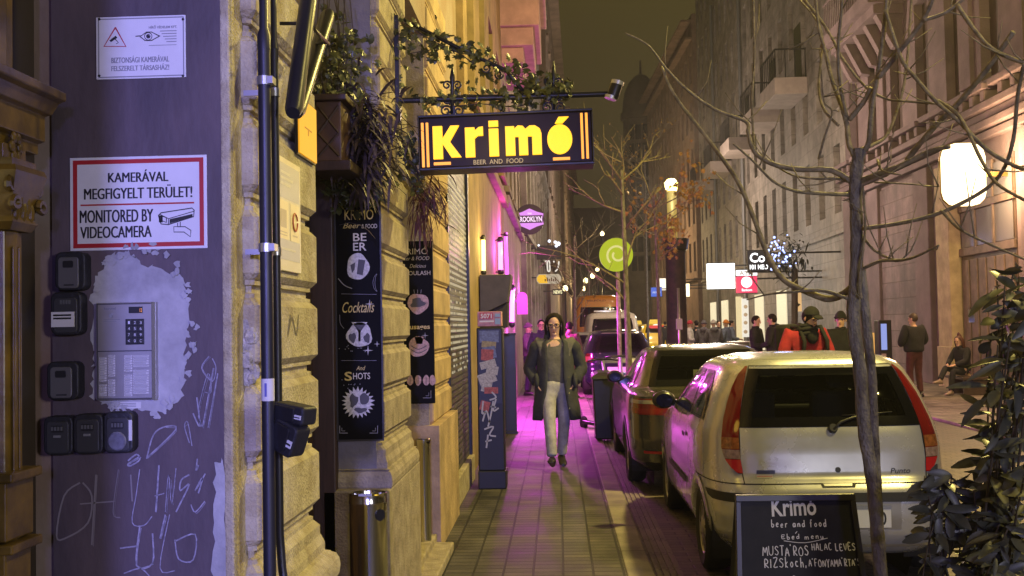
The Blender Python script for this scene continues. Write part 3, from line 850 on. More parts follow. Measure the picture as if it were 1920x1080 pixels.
# ------------------------------------------------------------------ intercom and key safes
M_steel = mat('brushed_steel', (0.50, 0.49, 0.47), 0.38, metal=0.85, rvar=0.1, scale=30, stretch=(1, 1, 12))
IC = thing('intercom_panel', 'brushed steel intercom panel with a black keypad above two columns of name slips', 'intercom', P(236, 660, JY))
plate('housing', qy(180, 567, 292, 750, JY - 0.022), 0.02, M_steel, IC, 0.003)
IY = JY - 0.0235
q = MB(); frame_y(q, 182, 569, 288, 748, 1.6, IY); rect(q, qy(182, 657, 288, 659, IY))
q.build('seam', mat('seam_dark', (0.06, 0.06, 0.07), 0.5), IC)
plate('side_rail', qy(284, 566, 292, 750, JY - 0.026), 0.003, mat('polished_rail', (0.7, 0.69, 0.66), 0.2, metal=0.9), IC, 0.001)
plate('display', qy(241, 575, 267, 587, IY - 0.001), 0.001, M_ink, IC)
q = MB(); text(q, '12', qy(262, 578, 266, 585, IY - 0.0015)); q.build('display_light', glow('display_red', (1.0, 0.35, 0.1), 1.2), IC)
kp = plate('keypad', qy(235, 598, 270, 646, IY - 0.002), 0.002, M_ink, IC)
for r in range(4):
    for c in range(3):
        q = MB(); x = 237 + c * 11; y = 600 + r * 11.4
        a = qy(x, y, x + 9, y + 9.5, IY - 0.004); q.box(a[0].x, a[1].x, IY - 0.005, IY - 0.002, a[0].z, a[2].z)
        kb = q.build('key', mat('key_black', (0.03, 0.03, 0.035), 0.35), kp, bevel=0.0006)
        q = MB(); text(q, '123456789<0C'[r * 3 + c], qy(x + 3, y + 2, x + 6.5, y + 7.5, IY - 0.0054)); q.build('lettering', mat('key_print', (0.65, 0.65, 0.7), 0.5), kb)
q = MB()
for c, (xa, xb) in enumerate(((186, 200), (203, 216), (233, 248), (250, 279))):
    for r in range(17):
        y = 666 + r * 4.6
        if (r * 7 + c * 3) % 11 != 0: rect(q, qy(xa, y, xb, y + 3, IY))
q.build('name_slip', mat('slip_paper', (0.62, 0.60, 0.58), 0.6), IC)
q = MB()
for c, (xa, xb) in enumerate(((187, 198), (204, 214), (234, 246), (251, 277))):
    for r in range(17):
        y = 666.8 + r * 4.6
        if (r * 7 + c * 3) % 11 != 0: rect(q, qy(xa, y, xb - (r * 5 % 4), y + 1.2, IY - 0.0005))
q.build('name_lettering', M_grey, IC)
q = MB()
p = P(208, 592, IY); q.lathe([(0.0001, 0), (0.006, 0), (0.006, 0.002), (0.0001, 0.002)], (0, 0, 0), 12, Matrix.Translation((p.x, IY, p.z)) @ Matrix.Rotation(R(90), 4, 'X'))
rect(q, qy(194, 599, 225, 600, IY)); rect(q, qy(194, 602, 218, 603, IY))
text(q, 'kaputel', qy(195, 576, 217, 582, IY), 0.02)
q.build('lettering', M_grey, IC)
SL = thing('paper_label', 'narrow printed paper label stuck below the steel intercom', 'label', P(238, 760, JY))
plate('paper', qy(211, 754, 264, 766, JY - 0.0035), 0.0012, mat('slip_paper', (0.62, 0.60, 0.58), 0.6), SL, 0)
q = MB()
for k in range(3): rect(q, qy(214, 756 + 3 * k, 255, 757.2 + 3 * k, JY - 0.0037))
q.build('lettering', M_grey, SL)

M_safe = mat('safe_rubber', (0.014, 0.014, 0.016), 0.55, bump=0.15, bscale=80)
M_safeface = mat('safe_face', (0.13, 0.125, 0.125), 0.45, metal=0.3)
def rrect(x0, z0, x1, z1, r, n=5):
    out = []
    for cx, cz, a0 in ((x1 - r, z1 - r, 0), (x0 + r, z1 - r, 90), (x0 + r, z0 + r, 180), (x1 - r, z0 + r, 270)):
        for k in range(n + 1):
            a = R(a0 + 90 * k / n); out.append((cx + r * math.cos(a), cz + r * math.sin(a)))
    return out
def key_safe(x0, y0, x1, y1, label, style):
    a = qy(x0, y0, x1, y1, JY)
    T = thing('key_safe', label, 'key safe', ((a[0].x + a[1].x) / 2, JY, a[0].z), 'key safes on the doorway wall')
    xl, xr, zb, zt = a[0].x, a[1].x, a[0].z, a[2].z; w_ = xr - xl; h_ = zt - zb
    q = MB(); q.prism(rrect(xl, zb, xr, zt, w_ * 0.22), JY - 0.045, JY, 'y'); q.build('case', M_safe, T, bevel=0.004)
    f = MB(); Yf = JY - 0.0485
    ix0, ix1, iz0, iz1 = xl + w_ * 0.12, xr - w_ * (0.2 if style == 0 else 0.12), zb + h_ * 0.05, zt - h_ * 0.14
    if style in (0, 2, 3):
        f.prism(rrect(ix0, iz0, ix1, iz1, w_ * 0.12), Yf, JY - 0.04, 'y')
        fo = f.build('door', M_safeface if style == 0 else mat('safe_dark_face', (0.035, 0.035, 0.036), 0.5, bump=0.3, bscale=120), T, bevel=0.002)
        g = MB(); g.prism(rrect(ix0 + w_ * .17, lerp(iz0, iz1, .66), ix1 - w_ * .17, lerp(iz0, iz1, .88), w_ * .05), Yf - 0.002, Yf + 0.001, 'y')
        g.build('dial_window', M_ink, fo)
        g = MB()
        if style == 0:
            text(g, 'lock', [Vector((x, Yf - 0.0005, z)) for x, z in ((lerp(ix0, ix1, .3), iz0 + h_ * .06), (lerp(ix0, ix1, .75), iz0 + h_ * .06), (lerp(ix0, ix1, .75), iz0 + h_ * .12), (lerp(ix0, ix1, .3), iz0 + h_ * .12))], 0.02) if False else None
            g.box(lerp(ix0, ix1, .3), lerp(ix0, ix1, .78), Yf - 0.002, Yf, iz0 + h_ * .07, iz0 + h_ * .10)
            g.build('catch', M_ink, fo)
        else:
            for k in range(4): g.box(lerp(ix0, ix1, .24 + .14 * k), lerp(ix0, ix1, .33 + .14 * k), Yf - 0.004, Yf - 0.002, lerp(iz0, iz1, .72), lerp(iz0, iz1, .84))
            g.build('number_wheel', mat('wheel_grey', (0.10, 0.10, 0.10), 0.5), fo)
            g = MB(); g.box(lerp(ix0, ix1, .35), lerp(ix0, ix1, .65), Yf - 0.005, Yf, lerp(iz0, iz1, .5), lerp(iz0, iz1, .57)); g.build('catch', mat('catch_steel', (0.3, 0.3, 0.3), 0.4, metal=0.5), fo)
        if style == 3:
            g = MB(); cx = lerp(ix0, ix1, .5); czz = lerp(iz0, iz1, .3)
            g.lathe([(0.001, 0), (w_ * .3, 0), (w_ * .32, 0.004), (w_ * .28, 0.007), (0.001, 0.007)], (0, 0, 0), 24, Matrix.Translation((cx, Yf + 0.001, czz)) @ Matrix.Rotation(R(90), 4, 'X'))
            g.build('disc', mat('disc_grey', (0.15, 0.15, 0.19), 0.45, var=0.3, scale=60), fo)
            g = MB(); g.box(xr - 0.012, xr - 0.001, JY - 0.047, JY - 0.0452, zb + h_ * .3, zb + h_ * .8); g.build('side_sticker', mat('slip_paper', (0.62, 0.60, 0.58), 0.6), T)
    else:
        f.prism(rrect(ix0, iz0, ix1, iz1, w_ * 0.12), Yf, JY - 0.04, 'y'); fo = f.build('door', mat('safe_dark_face', (0.035, 0.035, 0.036), 0.5), T, bevel=0.002)
        g = MB()
        for k in range(4): g.box(lerp(ix0, ix1, .28 + .12 * k), lerp(ix0, ix1, .36 + .12 * k), Yf - 0.002, Yf, lerp(iz0, iz1, .82), lerp(iz0, iz1, .94))
        g.build('number_wheel', mat('wheel_grey', (0.10, 0.10, 0.10), 0.5), fo)
        g = MB(); g.box(ix0 - 0.006, ix0 + w_ * .68, Yf - 0.002, Yf - 0.0004, lerp(iz0, iz1, .17), lerp(iz0, iz1, .6)); g.build('paper_tag', mat('slip_paper', (0.62, 0.60, 0.58), 0.6), fo)
        g = MB()
        for k in range(2): g.box(ix0, ix0 + w_ * .58, Yf - 0.0026, Yf - 0.0021, lerp(iz0, iz1, .48 - .09 * k), lerp(iz0, iz1, .53 - .09 * k))
        g.build('printed_lines', M_ink, fo)
key_safe(116, 474, 172, 545, 'key safe with a grey face just under the red-bordered sign', 0)
key_safe(108, 548, 165, 628, 'black key safe with a white paper tag, beside the intercom keypad', 1)
key_safe(101, 677, 160, 748, 'key safe with a plain grey face, alone beside the intercom name slips', 0)
key_safe(95, 778, 149, 850, 'dark ribbed key safe at the door end of the row of three', 2)
key_safe(150, 774, 205, 848, 'dark ribbed key safe in the middle of the row of three', 2)
key_safe(206, 770, 260, 846, 'key safe with a round grey disc and a white side sticker', 3)

# ------------------------------------------------------------------ pipes in front of the first pier
M_pipe = mat('dark_pipe', (0.022, 0.022, 0.028), 0.42, metal=0.2, rvar=0.12, scale=8)
M_galv = mat('galvanised', (0.45, 0.45, 0.44), 0.35, metal=0.8)
PXX = -0.80
def wallpt(px, py, X): return PX(px, py, X)
a = PX(505, 1080, PXX)
ypipe = PX(500, 540, PXX).y
T = thing('drainpipe', 'thick dark iron pipe with a white sticker standing before the first pier', 'pipe', (PXX, ypipe, 0))
q = MB(); q.tube([(PXX, ypipe, 0.0), (PXX, ypipe, 2.44), (PXX, ypipe, 2.46)], [0.0175, 0.0175, 0.0178], 16)
q.tube([(PXX, ypipe, 2.46), (PXX, ypipe, 2.50), (PXX, ypipe, 2.52), (PXX, ypipe, 3.9)], [0.0185, 0.0185, 0.012, 0.012], 16)
q.build('pipe', M_pipe, T, smooth=True, angle=40)
q = MB(); z0, z1 = PX(500, 752, PXX).z, PX(500, 710, PXX).z
q.tube([(PXX, ypipe, z0), (PXX, ypipe, z1)], 0.0182, 16, False); q.build('sticker', mat('slip_paper', (0.62, 0.60, 0.58), 0.6), T, smooth=True)
q = MB(); q.box(PXX - 0.004, PXX + 0.002, ypipe - 0.0190, ypipe - 0.0184, z0 + 0.012, z1 - 0.012); q.build('lettering', mat('label_blue', (0.10, 0.10, 0.35), 0.5), T)
y2 = PX(519, 540, PXX - 0.01).y
T2 = thing('drainpipe', 'thinner dark pipe clamped behind the stickered one and bending at its foot', 'pipe', (PXX - 0.01, y2, 0))
q = MB(); q.tube([(PXX + 0.055, y2 - 0.1, 0.0), (PXX + 0.05, y2 - 0.09, 0.72), (PXX + 0.035, y2 - 0.06, 0.85), (PXX - 0.004, y2, 1.0), (PXX - 0.01, y2, 1.1), (PXX - 0.01, y2, 2.50)], 0.0125, 12)
q.tube([(PXX - 0.01, y2, 2.50), (PXX - 0.01, y2, 2.53), (PXX - 0.01, y2, 3.9)], [0.0145, 0.009, 0.009], 12)
q.build('pipe', M_pipe, T2, smooth=True, angle=40)
q = MB()
for py in (160, 466):
    z = PX(505, py, PXX).z
    q.tube([(PXX, ypipe, z - 0.012), (PXX, ypipe, z + 0.012)], 0.021, 16); q.tube([(PXX - 0.01, y2, z - 0.012), (PXX - 0.01, y2, z + 0.012)], 0.016, 12)
    q.box(PXX - 0.10, PXX, y2 - 0.005, y2 + 0.005, z - 0.008, z + 0.008)
    q.box(PXX + 0.012, PXX + 0.028, ypipe - 0.02, ypipe + 0.02, z - 0.01, z + 0.01)
q.build_each('clamp', M_galv, T2, smooth=True, angle=40)

# two parcel-type lock boxes hung on the pipe
def lockbox(px0, py0, px1, py1, label, tilt, dz):
    Yb = ypipe + 0.02
    a = qy(px0, py0, px1, py1, Yb)
    c = (a[0] + a[2]) / 2; w_ = (a[1].x - a[0].x) / 2; h_ = (a[2].z - a[0].z) / 2
    T = thing('pipe_key_box', label, 'key box', c, 'key boxes hung on the dark pipe', world=False)
    T.rotation_euler = (0, R(tilt), R(-28))
    q = MB(); q.prism(rrect(-w_, -h_, w_, h_, min(w_, h_) * 0.35), -0.03, 0.03, 'y'); q.build('case', M_safe, T, bevel=0.006)
    q = MB(); q.prism(rrect(-w_ * .86, -h_ * .8, w_ * .5, h_ * .8, h_ * 0.25), -0.036, -0.025, 'y'); q.build('lid', M_black, T, bevel=0.003)
    q = MB(); q.box(w_ * .45, w_ * .9, -0.0325, -0.030, -h_ * .35, h_ * .1); q.build('paper_tag', mat('slip_paper', (0.62, 0.60, 0.58), 0.6), T)
    q = MB(); q.box(w_ * .5, w_ * .85, -0.0332, -0.0326, -h_ * .2, -h_ * .08); q.build('lettering', M_ink, T)
    q = MB(); q.tube([(-w_ * .9, 0, h_ * .4), (-w_ - 0.02, 0, h_ * .5), (-w_ - 0.03, 0, 0), (-w_ * .95, 0, -h_ * .2)], 0.005, 8); q.build('shackle', M_galv, T, smooth=True)
lockbox(514, 757, 590, 792, 'upper black key box on the pipe, lying sideways with its end label', 8, 0)
lockbox(513, 788, 572, 850, 'lower black key box hanging on the pipe with a tilted white tag', 22, 0)

# poster on the pier's street face and the small orange lamp box after it
PO = thing('price_poster', 'pale yellow framed price list with two printed cards on the first pier', 'poster', PX(543, 400, XP1 + 0.008))
Xp = XP1 + 0.010
a = qx(520, 288, 565, 505, Xp)
q = MB(); q.box(Xp - 0.009, Xp, a[0].y, a[1].y, a[0].z, a[3].z); q.build('board', mat('poster_cream', (0.66, 0.60, 0.40), 0.4, var=0.1, scale=12), PO, bevel=0.002)
q = MB()
def rx(mb, u0, v0, u1, v1, e=0.0):
    p = lambda u, v: (Xp + e, lerp(a[0].y, a[1].y, u), lerp(a[3].z, a[0].z, v))
    mb.poly([p(u0, v1), p(u1, v1), p(u1, v0), p(u0, v0)])
rx(q, .06, .72, .94, .90, .0006); rx(q, .06, .05, .94, .36, .0006)
q.build('printed_field', mat('poster_grey', (0.42, 0.42, 0.42), 0.4), PO)
q = MB(); rx(q, .06, .38, .46, .72, .0008); rx(q, .54, .38, .92, .72, .0008); q.build('printed_card', mat('poster_yellow', (0.72, 0.62, 0.30), 0.4), PO)
q = MB(); rx(q, .14, .46, .38, .62, .0011); rx(q, .62, .66, .84, .675, .0011); rx(q, .1, .655, .4, .665, .0011); rx(q, .1, .68, .4, .69, .0011); q.build('card_print', mat('poster_tan', (0.50, 0.42, 0.28), 0.5), PO)
q = MB(); q.tube([(Xp + 0.0012, lerp(a[0].y, a[1].y, .73 + .10 * math.cos(t * .5)), lerp(a[3].z, a[0].z, .54 + .08 * math.sin(t * .5))) for t in range(13)], 0.004, 5); q.build('red_emblem', mat('poster_red', (0.5, 0.12, 0.05), 0.5), PO)
q = MB()
text(q, 'GYROS', [Vector((Xp + .0012, lerp(a[0].y, a[1].y, u), lerp(a[3].z, a[0].z, v))) for u, v in ((.15, .20), (.6, .20), (.6, .13), (.15, .13))]) if False else None
for k in range(3): rx(q, .15, .12 + .05 * k, .55 + .1 * (k % 2), .145 + .05 * k, .0012)
rx(q, .1, .795, .75, .815, .0012)
q.build('lettering', mat('poster_pale', (0.62, 0.60, 0.52), 0.5), PO)

OB = thing('orange_light_box', 'glowing orange light box at the far edge of the first pier', 'sign', PX(576, 235, XP1 + 0.01))
Xo = -0.875; a = qx(560, 180, 592, 285, Xo)
q = MB(); q.box(Xo - 0.012, Xo - 0.001, a[0].y - 0.006, a[1].y + 0.006, a[0].z - 0.006, a[3].z + 0.006); q.build('case', M_blackmetal, OB)
q = MB(); q.box(Xo - 0.004, Xo + 0.004, a[0].y, a[1].y, a[0].z, a[3].z); q.build('diffuser', glow('orange_glow', (1.0, 0.42, 0.015), 0.95), OB)
q = MB(); q.box(Xo + 0.004, Xo + 0.0046, lerp(a[0].y, a[1].y, .3), lerp(a[0].y, a[1].y, .7), lerp(a[0].z, a[3].z, .50), lerp(a[0].z, a[3].z, .53)); q.box(Xo + 0.004, Xo + 0.0046, lerp(a[0].y, a[1].y, .48), lerp(a[0].y, a[1].y, .53), lerp(a[0].z, a[3].z, .40), lerp(a[0].z, a[3].z, .50)); q.build('mark', mat('orange_dark', (0.5, 0.2, 0.02), 0.5), OB)

# two dark canopy arms folded down against the pier
CA = thing('folded_canopy_arm', 'dark tubular canopy arm, the straighter of two folded against the first pier', 'awning arm', PX(560, 100, -0.74), 'folded canopy arms')
q = MB(); q.tube([PX(549, 212, -0.74), PX(551, 205, -0.74), PX(578, 0, -0.74), PX(585, -60, -0.74)], [0.020, 0.026, 0.026, 0.026], 16); q.build('tube', M_black, CA, smooth=True, angle=40)
CA2 = thing('folded_canopy_arm', 'dark tubular canopy arm crossing behind its straighter twin at a slant', 'awning arm', PX(590, 100, -0.80), 'folded canopy arms')
q = MB(); q.tube([PX(556, 212, -0.80), PX(559, 205, -0.80), PX(614, 30, -0.80), PX(616, 24, -0.80)], [0.020, 0.025, 0.025, 0.018], 16); q.build('tube', M_black, CA2, smooth=True, angle=40)
CB = thing('hook_bracket', 'thin iron hook bracket holding the two folded canopy arms', 'bracket', PX(560, 50, -0.8))
q = MB()
q.tube([PX(525, 44, -0.86), PX(560, 44, -0.80), PX(583, 46, -0.72), PX(592, 58, -0.72), PX(616, 82, -0.74)], 0.006, 8)
q.tube([PX(575, 83, -0.86), PX(612, 80, -0.74)], 0.005, 8)
q.build('rod', M_blackmetal, CB, smooth=True)

# timber planter lantern on the far side of the first doorway and its trailing plants
PL = thing('hanging_planter', 'dark timber planter box hung high in the bar doorway', 'planter', P(617, 250, 5.25))
a = qy(592, 178, 640, 322, 5.15)
q = MB(); q.box(a[0].x, a[1].x, 5.15, 5.40, a[0].z + 0.05, a[2].z - 0.03)
q.build('box', mat('planter_timber', (0.10, 0.05, 0.025), 0.5, var=0.4, scale=8), PL, bevel=0.006)
q = MB(); q.box(a[0].x - 0.02, a[1].x + 0.03, 5.12, 5.43, a[2].z - 0.03, a[2].z); q.box(a[0].x - 0.02, a[1].x + 0.05, 5.11, 5.44, a[0].z, a[0].z + 0.05)
q.build_each('rim', M_brown, PL, bevel=0.005)
q = MB()
for (x0, z0, x1, z1) in ((.1, .2, .9, .5), (.9, .2, .1, .5), (.1, .5, .9, .85), (.9, .5, .1, .85)):
    q.tube([(lerp(a[0].x, a[1].x, x0), 5.145, lerp(a[0].z, a[2].z, z0)), (lerp(a[0].x, a[1].x, x1), 5.145, lerp(a[0].z, a[2].z, z1))], 0.006, 6)
q.build('lattice', M_brown, PL)

def blade(mb, p, d, L, w, droop=0.6, fold=0.15, segs=4, nrm=None):
    """one long leaf: starts at p along d, bends down"""
    d = Vector(d).normalized(); pts = []; cur = Vector(p)
    for i in range(segs + 1):
        pts.append(cur.copy())
        d = (d + Vector((0, 0, -droop / segs))).normalized()
        cur += d * (L / segs)
    side = d.cross(Vector((0, 0, 1)))
    side = side.normalized() if side.length > 1e-4 else Vector((1, 0, 0))
    if nrm is not None: side = nrm
    vs = []
    for i, q_ in enumerate(pts):
        t = i / segs; ww = w * (math.sin(math.pi * min(1, 0.12 + 0.88 * t)) ** 0.8) * 0.5 + 0.0004
        up = Vector((0, 0, fold * ww))
        vs += [q_ - side * ww + up, q_, q_ + side * ww + up]
    fs = []
    for i in range(segs):
        k = 3 * i; fs += [(k, k + 1, k + 4, k + 3), (k + 1, k + 2, k + 5, k + 4)]
    mb.add(vs, fs)

def ivy_leaf(mb, p, s, n, rot):
    """five pointed ivy leaf facing n"""
    n = Vector(n).normalized(); u = n.orthogonal().normalized(); v = n.cross(u)
    u, v = u * math.cos(rot) + v * math.sin(rot), v * math.cos(rot) - u * math.sin(rot)
    out = [(0, -.5), (.28, -.42), (.55, -.15), (.30, .02), (.42, .38), (.14, .30), (0, .62), (-.14, .30), (-.42, .38), (-.30, .02), (-.55, -.15), (-.28, -.42)]
    c = Vector(p)
    vs = [c + n * s * .12] + [c + u * x * s + v * y * s for x, y in out]
    mb.add(vs, [(0, i + 1, (i + 1) % 12 + 1) for i in range(12)])

random.seed(11)
M_purpleleaf = mat('purple_leaf', (0.095, 0.065, 0.065), 0.55, color2=(0.035, 0.024, 0.03), scale=25)
M_ivy = mat('ivy_leaf', (0.075, 0.075, 0.02), 0.45, color2=(0.035, 0.045, 0.012), scale=30)
M_dryleaf = mat('dry_red_leaf', (0.16, 0.05, 0.045), 0.6, color2=(0.07, 0.02, 0.025), scale=20)
M_stem = mat('twig', (0.06, 0.045, 0.03), 0.8)
HP = thing('trailing_plant', 'dark purple strap-leaved plant bushing out of the timber planter', 'plant', P(690, 250, 5.45))
q = MB()
for k in range(430):
    c = P(random.gauss(680, 27), random.gauss(262, 46), 5.45 + random.uniform(-0.12, 0.16))
    ang = random.uniform(0, 6.28)
    blade(q, c, (abs(math.cos(ang)) * 1.0 + random.uniform(-.7, .2), math.sin(ang) * 0.7 - .1, random.uniform(-0.5, 0.7)), random.uniform(0.12, 0.27), random.uniform(0.012, 0.022), random.uniform(0.6, 1.8))
q.build('foliage', M_purpleleaf, HP)
q = MB()
for k in range(14):
    s_ = P(620, 190, 5.35); e = P(random.uniform(650, 730), random.uniform(200, 350), 5.45)
    q.tube(smoothline([s_, (s_ + e) / 2 + Vector((0, 0, 0.08)), e]), 0.004, 5)
q.build('stem', M_stem, HP)
IV0 = thing('ivy_mass', 'dusty green ivy hanging from above over the purple plant', 'plant', P(640, 130, 5.4))
q = MB()
for k in range(200):
    c = P(random.gauss(632, 28), random.gauss(135, 40), 5.4 + random.uniform(-.1, .2))
    ivy_leaf(q, c, random.uniform(0.03, 0.065), (random.gauss(0.3, .6), -0.7 + random.gauss(0, .4), random.gauss(.5, .5)), random.uniform(0, 6.28))
for k in range(70):
    c = P(random.gauss(655, 26), random.gauss(358, 18), 5.62 + random.uniform(-.1, .08))
    ivy_leaf(q, c, random.uniform(0.04, 0.07), (random.gauss(0.3, .6), -0.7 + random.gauss(0, .4), random.gauss(.5, .5)), random.uniform(0, 6.28))
q.build('foliage', M_ivy, IV0)
q = MB()
for k in range(10): q.tube(smoothline([P(600 + k * 6, -20, 5.4), P(605 + k * 6 + random.uniform(-10, 10), 80, 5.4), P(610 + k * 5, 200, 5.42), P(625 + k * 5, 370, 5.6)]), 0.003, 5)
q.build('stem', M_stem, IV0)
DP = thing('dried_plant', 'reddish dried strap-leaved plant hanging over the second menu board', 'plant', P(805, 380, 6.9))
q = MB()
for k in range(190):
    c = P(random.gauss(796, 18), random.gauss(362, 22), 6.95 + random.uniform(-.12, .12))
    ang = random.uniform(0, 6.28)
    blade(q, c, (math.cos(ang) * .9 + .15, math.sin(ang) * .6, random.uniform(-0.4, 0.5)), random.uniform(0.10, 0.24), random.uniform(0.006, 0.014), random.uniform(1.0, 2.6))
for k in range(40):
    c = P(random.gauss(795, 12), random.uniform(390, 440), 7.2)
    blade(q, c, (random.uniform(-.4, .4), random.uniform(-.4, .4), -1), random.uniform(0.08, 0.2), 0.01, 0.4)
q.build('foliage', M_dryleaf, DP)
q = MB()
for k in range(6): q.tube(smoothline([P(765, 330, 6.9), P(785, 340 + k * 6, 6.95), P(800 + k * 6, 370 + k * 8, 6.95)]), 0.004, 5)
q.build('stem', M_stem, DP)

# ------------------------------------------------------------------ the two tall menu boards
M_board = mat('menu_black', (0.003, 0.003, 0.004), 0.6, rvar=0.08, scale=9, spec=0.10)
M_goldp = mat('menu_gold', (0.62, 0.48, 0.16), 0.5)
M_cream = mat('menu_cream', (0.62, 0.57, 0.44), 0.5)
M_ill = mat('illustration_white', (0.60, 0.57, 0.54), 0.55, var=0.35, scale=70)
M_illd = mat('illustration_shade', (0.07, 0.065, 0.07), 0.6)
M_pinkill = mat('illustration_rose', (0.50, 0.32, 0.28), 0.55, var=0.4, scale=60)
def blob(mb, cx, cy, rx_, ry_, Y, n=26, wob=0.08, seed=0, spikes=0):
    random.seed(seed); ph = random.uniform(0, 6)
    pts = []
    for k in range(n):
        a = 2 * math.pi * k / n
        r = 1 + wob * math.sin(3 * a + ph) + wob * .6 * math.sin(5 * a + ph * 2)
        if spikes: r += 0.16 * (1 if k % 2 else -1)
        pts.append(P(cx + rx_ * r * math.cos(a), cy + ry_ * r * math.sin(a), Y))
    mb.poly(pts)
def star4(mb, cx, cy, r, Y):
    pts = []
    for k in range(8):
        rr = r if k % 2 == 0 else r * .16
        pts.append(P(cx + rr * math.cos(k * math.pi / 4), cy + rr * math.sin(k * math.pi / 4), Y))
    mb.poly(pts)
def corners(mb, x0, x1, yb, Y):
    for s, x in ((1, x0), (-1, x1)):
        ribbon(mb, [P(x, yb - 14, Y), P(x, yb, Y), P(x + s * 15, yb, Y)], .0035, (0, -1, 0))
        ribbon(mb, [P(x + s * 4, yb - 10, Y), P(x + s * 4, yb - 4, Y), P(x + s * 10, yb - 4, Y)], .0025, (0, -1, 0))
B1 = thing('menu_board', 'tall black menu board with a beer glass, cocktail and shots drawn on it', 'menu board', P(672, 600, 5.76), 'tall menu boards')
plate('board', qy(631, 377, 715, 825, 5.742), 0.04, M_board, B1, 0.004)
q = MB(); frame_y(q, 629, 375, 717, 827, 3, 5.738); q.build('frame', mat('frame_black', (0.03, 0.03, 0.036), 0.3), B1)
Y1 = 5.7405
q = MB(); text(q, 'KRIMÓ', qy(646, 388, 700, 412, Y1), 0.0); text(q, 'Beer', qy(643, 418, 676, 428, Y1), 0, .35); text(q, 'Cocktails', qy(642, 566, 702, 586, Y1), 0.0, .35); text(q, 'And', qy(668, 686, 685, 694, Y1), 0, .3)
text(q, 'S', qy(646, 697, 660, 714, Y1), .02); 
q.build('gold_lettering', M_goldp, B1)
q = MB(); text(q, '& FOOD', qy(678, 420, 707, 428, Y1)); text(q, 'BE', qy(662, 437, 687, 452, Y1), .01); text(q, 'ER', qy(662, 455, 687, 470, Y1), .01); text(q, 'HOTS', qy(662, 699, 694, 711, Y1), .005)
q.build('cream_lettering', M_cream, B1)
q = MB(); blob(q, 671, 500, 21, 25, Y1, 24, .05, 1); blob(q, 674, 628, 24, 23, Y1, 22, .06, 2); q.poly([P(x, y, Y1) for x, y in ((659, 604), (689, 604), (676, 622), (676, 640), (672, 640), (672, 622))]); blob(q, 671, 755, 27, 26, Y1, 44, .03, 3, 1)
star4(q, 690, 657, 10, Y1); star4(q, 693, 570, 9, Y1); star4(q, 707, 645, 6, Y1)
q.build_each('drawing', M_ill, B1)
Y1b = Y1 - .0006
q = MB(); q.poly([P(x, y, Y1b) for x, y in ((672, 486), (685, 488), (680, 516), (669, 514))]); q.poly([P(x, y, Y1b) for x, y in ((657, 497), (666, 492), (665, 505), (660, 512))])
q.poly([P(x, y, Y1b) for x, y in ((662, 609), (686, 609), (675, 620))]); blob(q, 661, 633, 7, 9, Y1b, 14, .15, 5); blob(q, 688, 634, 6, 9, Y1b, 14, .15, 6)
blob(q, 663, 751, 8, 12, Y1b, 14, .2, 7); blob(q, 683, 748, 9, 11, Y1b, 16, .05, 8); blob(q, 676, 769, 12, 5, Y1b, 14, .2, 9)
q.build('logo_shade', M_illd, B1)
q = MB(); ribbon(q, smoothline([P(x, y, Y1) for x, y in ((634, 522), (646, 535), (660, 541))]), .004, (0, -1, 0)); ribbon(q, [P(640, 551, Y1), P(706, 552, Y1)], .0015, (0, -1, 0)); ribbon(q, [P(640, 676, Y1), P(706, 676, Y1)], .0015, (0, -1, 0))
ribbon(q, smoothline([P(x, y, Y1) for x, y in ((637, 590), (638, 606), (645, 616))]), .002, (0, -1, 0))
for r in (10, 16): ribbon(q, smoothline([P(709 - r * .6 * math.cos(t), 530 + 17 * math.sin(t), Y1) for t in (-1.3, -.7, 0, .7, 1.3)]), .0015, (0, -1, 0))
for k in range(22): random.seed(40 + k); blob(q, random.gauss(660, 12), random.choice((650, 722)) + random.gauss(0, 7), .9, .9, Y1, 6)
corners(q, 637, 708, 812, Y1)
q.build('logo_print', mat('ornament_grey', (0.30, 0.29, 0.33), 0.5), B1)

B2 = thing('menu_board', 'tall black menu board with a goulash bowl and sausages, half behind the pier', 'menu board', P(790, 600, 8.15), 'tall menu boards')
plate('board', qy(738, 452, 813, 757, 8.13), 0.035, M_board, B2, 0.004)
Y2 = 8.128
q = MB(); text(q, 'KRIMÓ', qy(752, 463, 802, 477, Y2), 0.0); text(q, 'Beer & FOOD', qy(752, 481, 805, 488, Y2), 0, .2); text(q, 'Delicious', qy(768, 495, 799, 502, Y2), 0, .35); text(q, 'GOULASH', qy(758, 508, 807, 516, Y2), .01)
q.build('cream_lettering', mat('menu_dull', (0.40, 0.36, 0.28), 0.5), B2)
q = MB(); text(q, 'Sausages', qy(755, 608, 806, 620, Y2), .02); q.build('gold_lettering', M_goldp, B2)
q = MB(); blob(q, 784, 569, 20, 19, Y2, 22, .06, 12); blob(q, 785, 650, 19, 19, Y2, 24, .05, 13); q.poly([P(x, y, Y2) for x, y in ((777, 632), (794, 631), (792, 645), (781, 645))])
for x in (769, 784, 799, 811): blob(q, x, 713, 6, 10, Y2, 12, .05, x)
q.build_each('drawing', M_pinkill, B2)
q = MB(); star4(q, 797, 629, 7, Y2)
for k in range(3): ribbon(q, [P(776 + 7 * k, 543, Y2), P(777 + 6 * k, 550, Y2)], .003, (0, -1, 0))
corners(q, 745, 808, 746, Y2); q.build('logo_print', mat('ornament_grey', (0.30, 0.29, 0.33), 0.5), B2)
q = MB(); blob(q, 783, 568, 13, 9, Y2 - .0006, 16, .2, 14)
for k in range(2): ribbon(q, smoothline([P(770, 648 + 7 * k, Y2 - .0006), P(785, 655 + 7 * k, Y2 - .0006), P(800, 648 + 7 * k, Y2 - .0006)]), .006, (0, -1, 0))
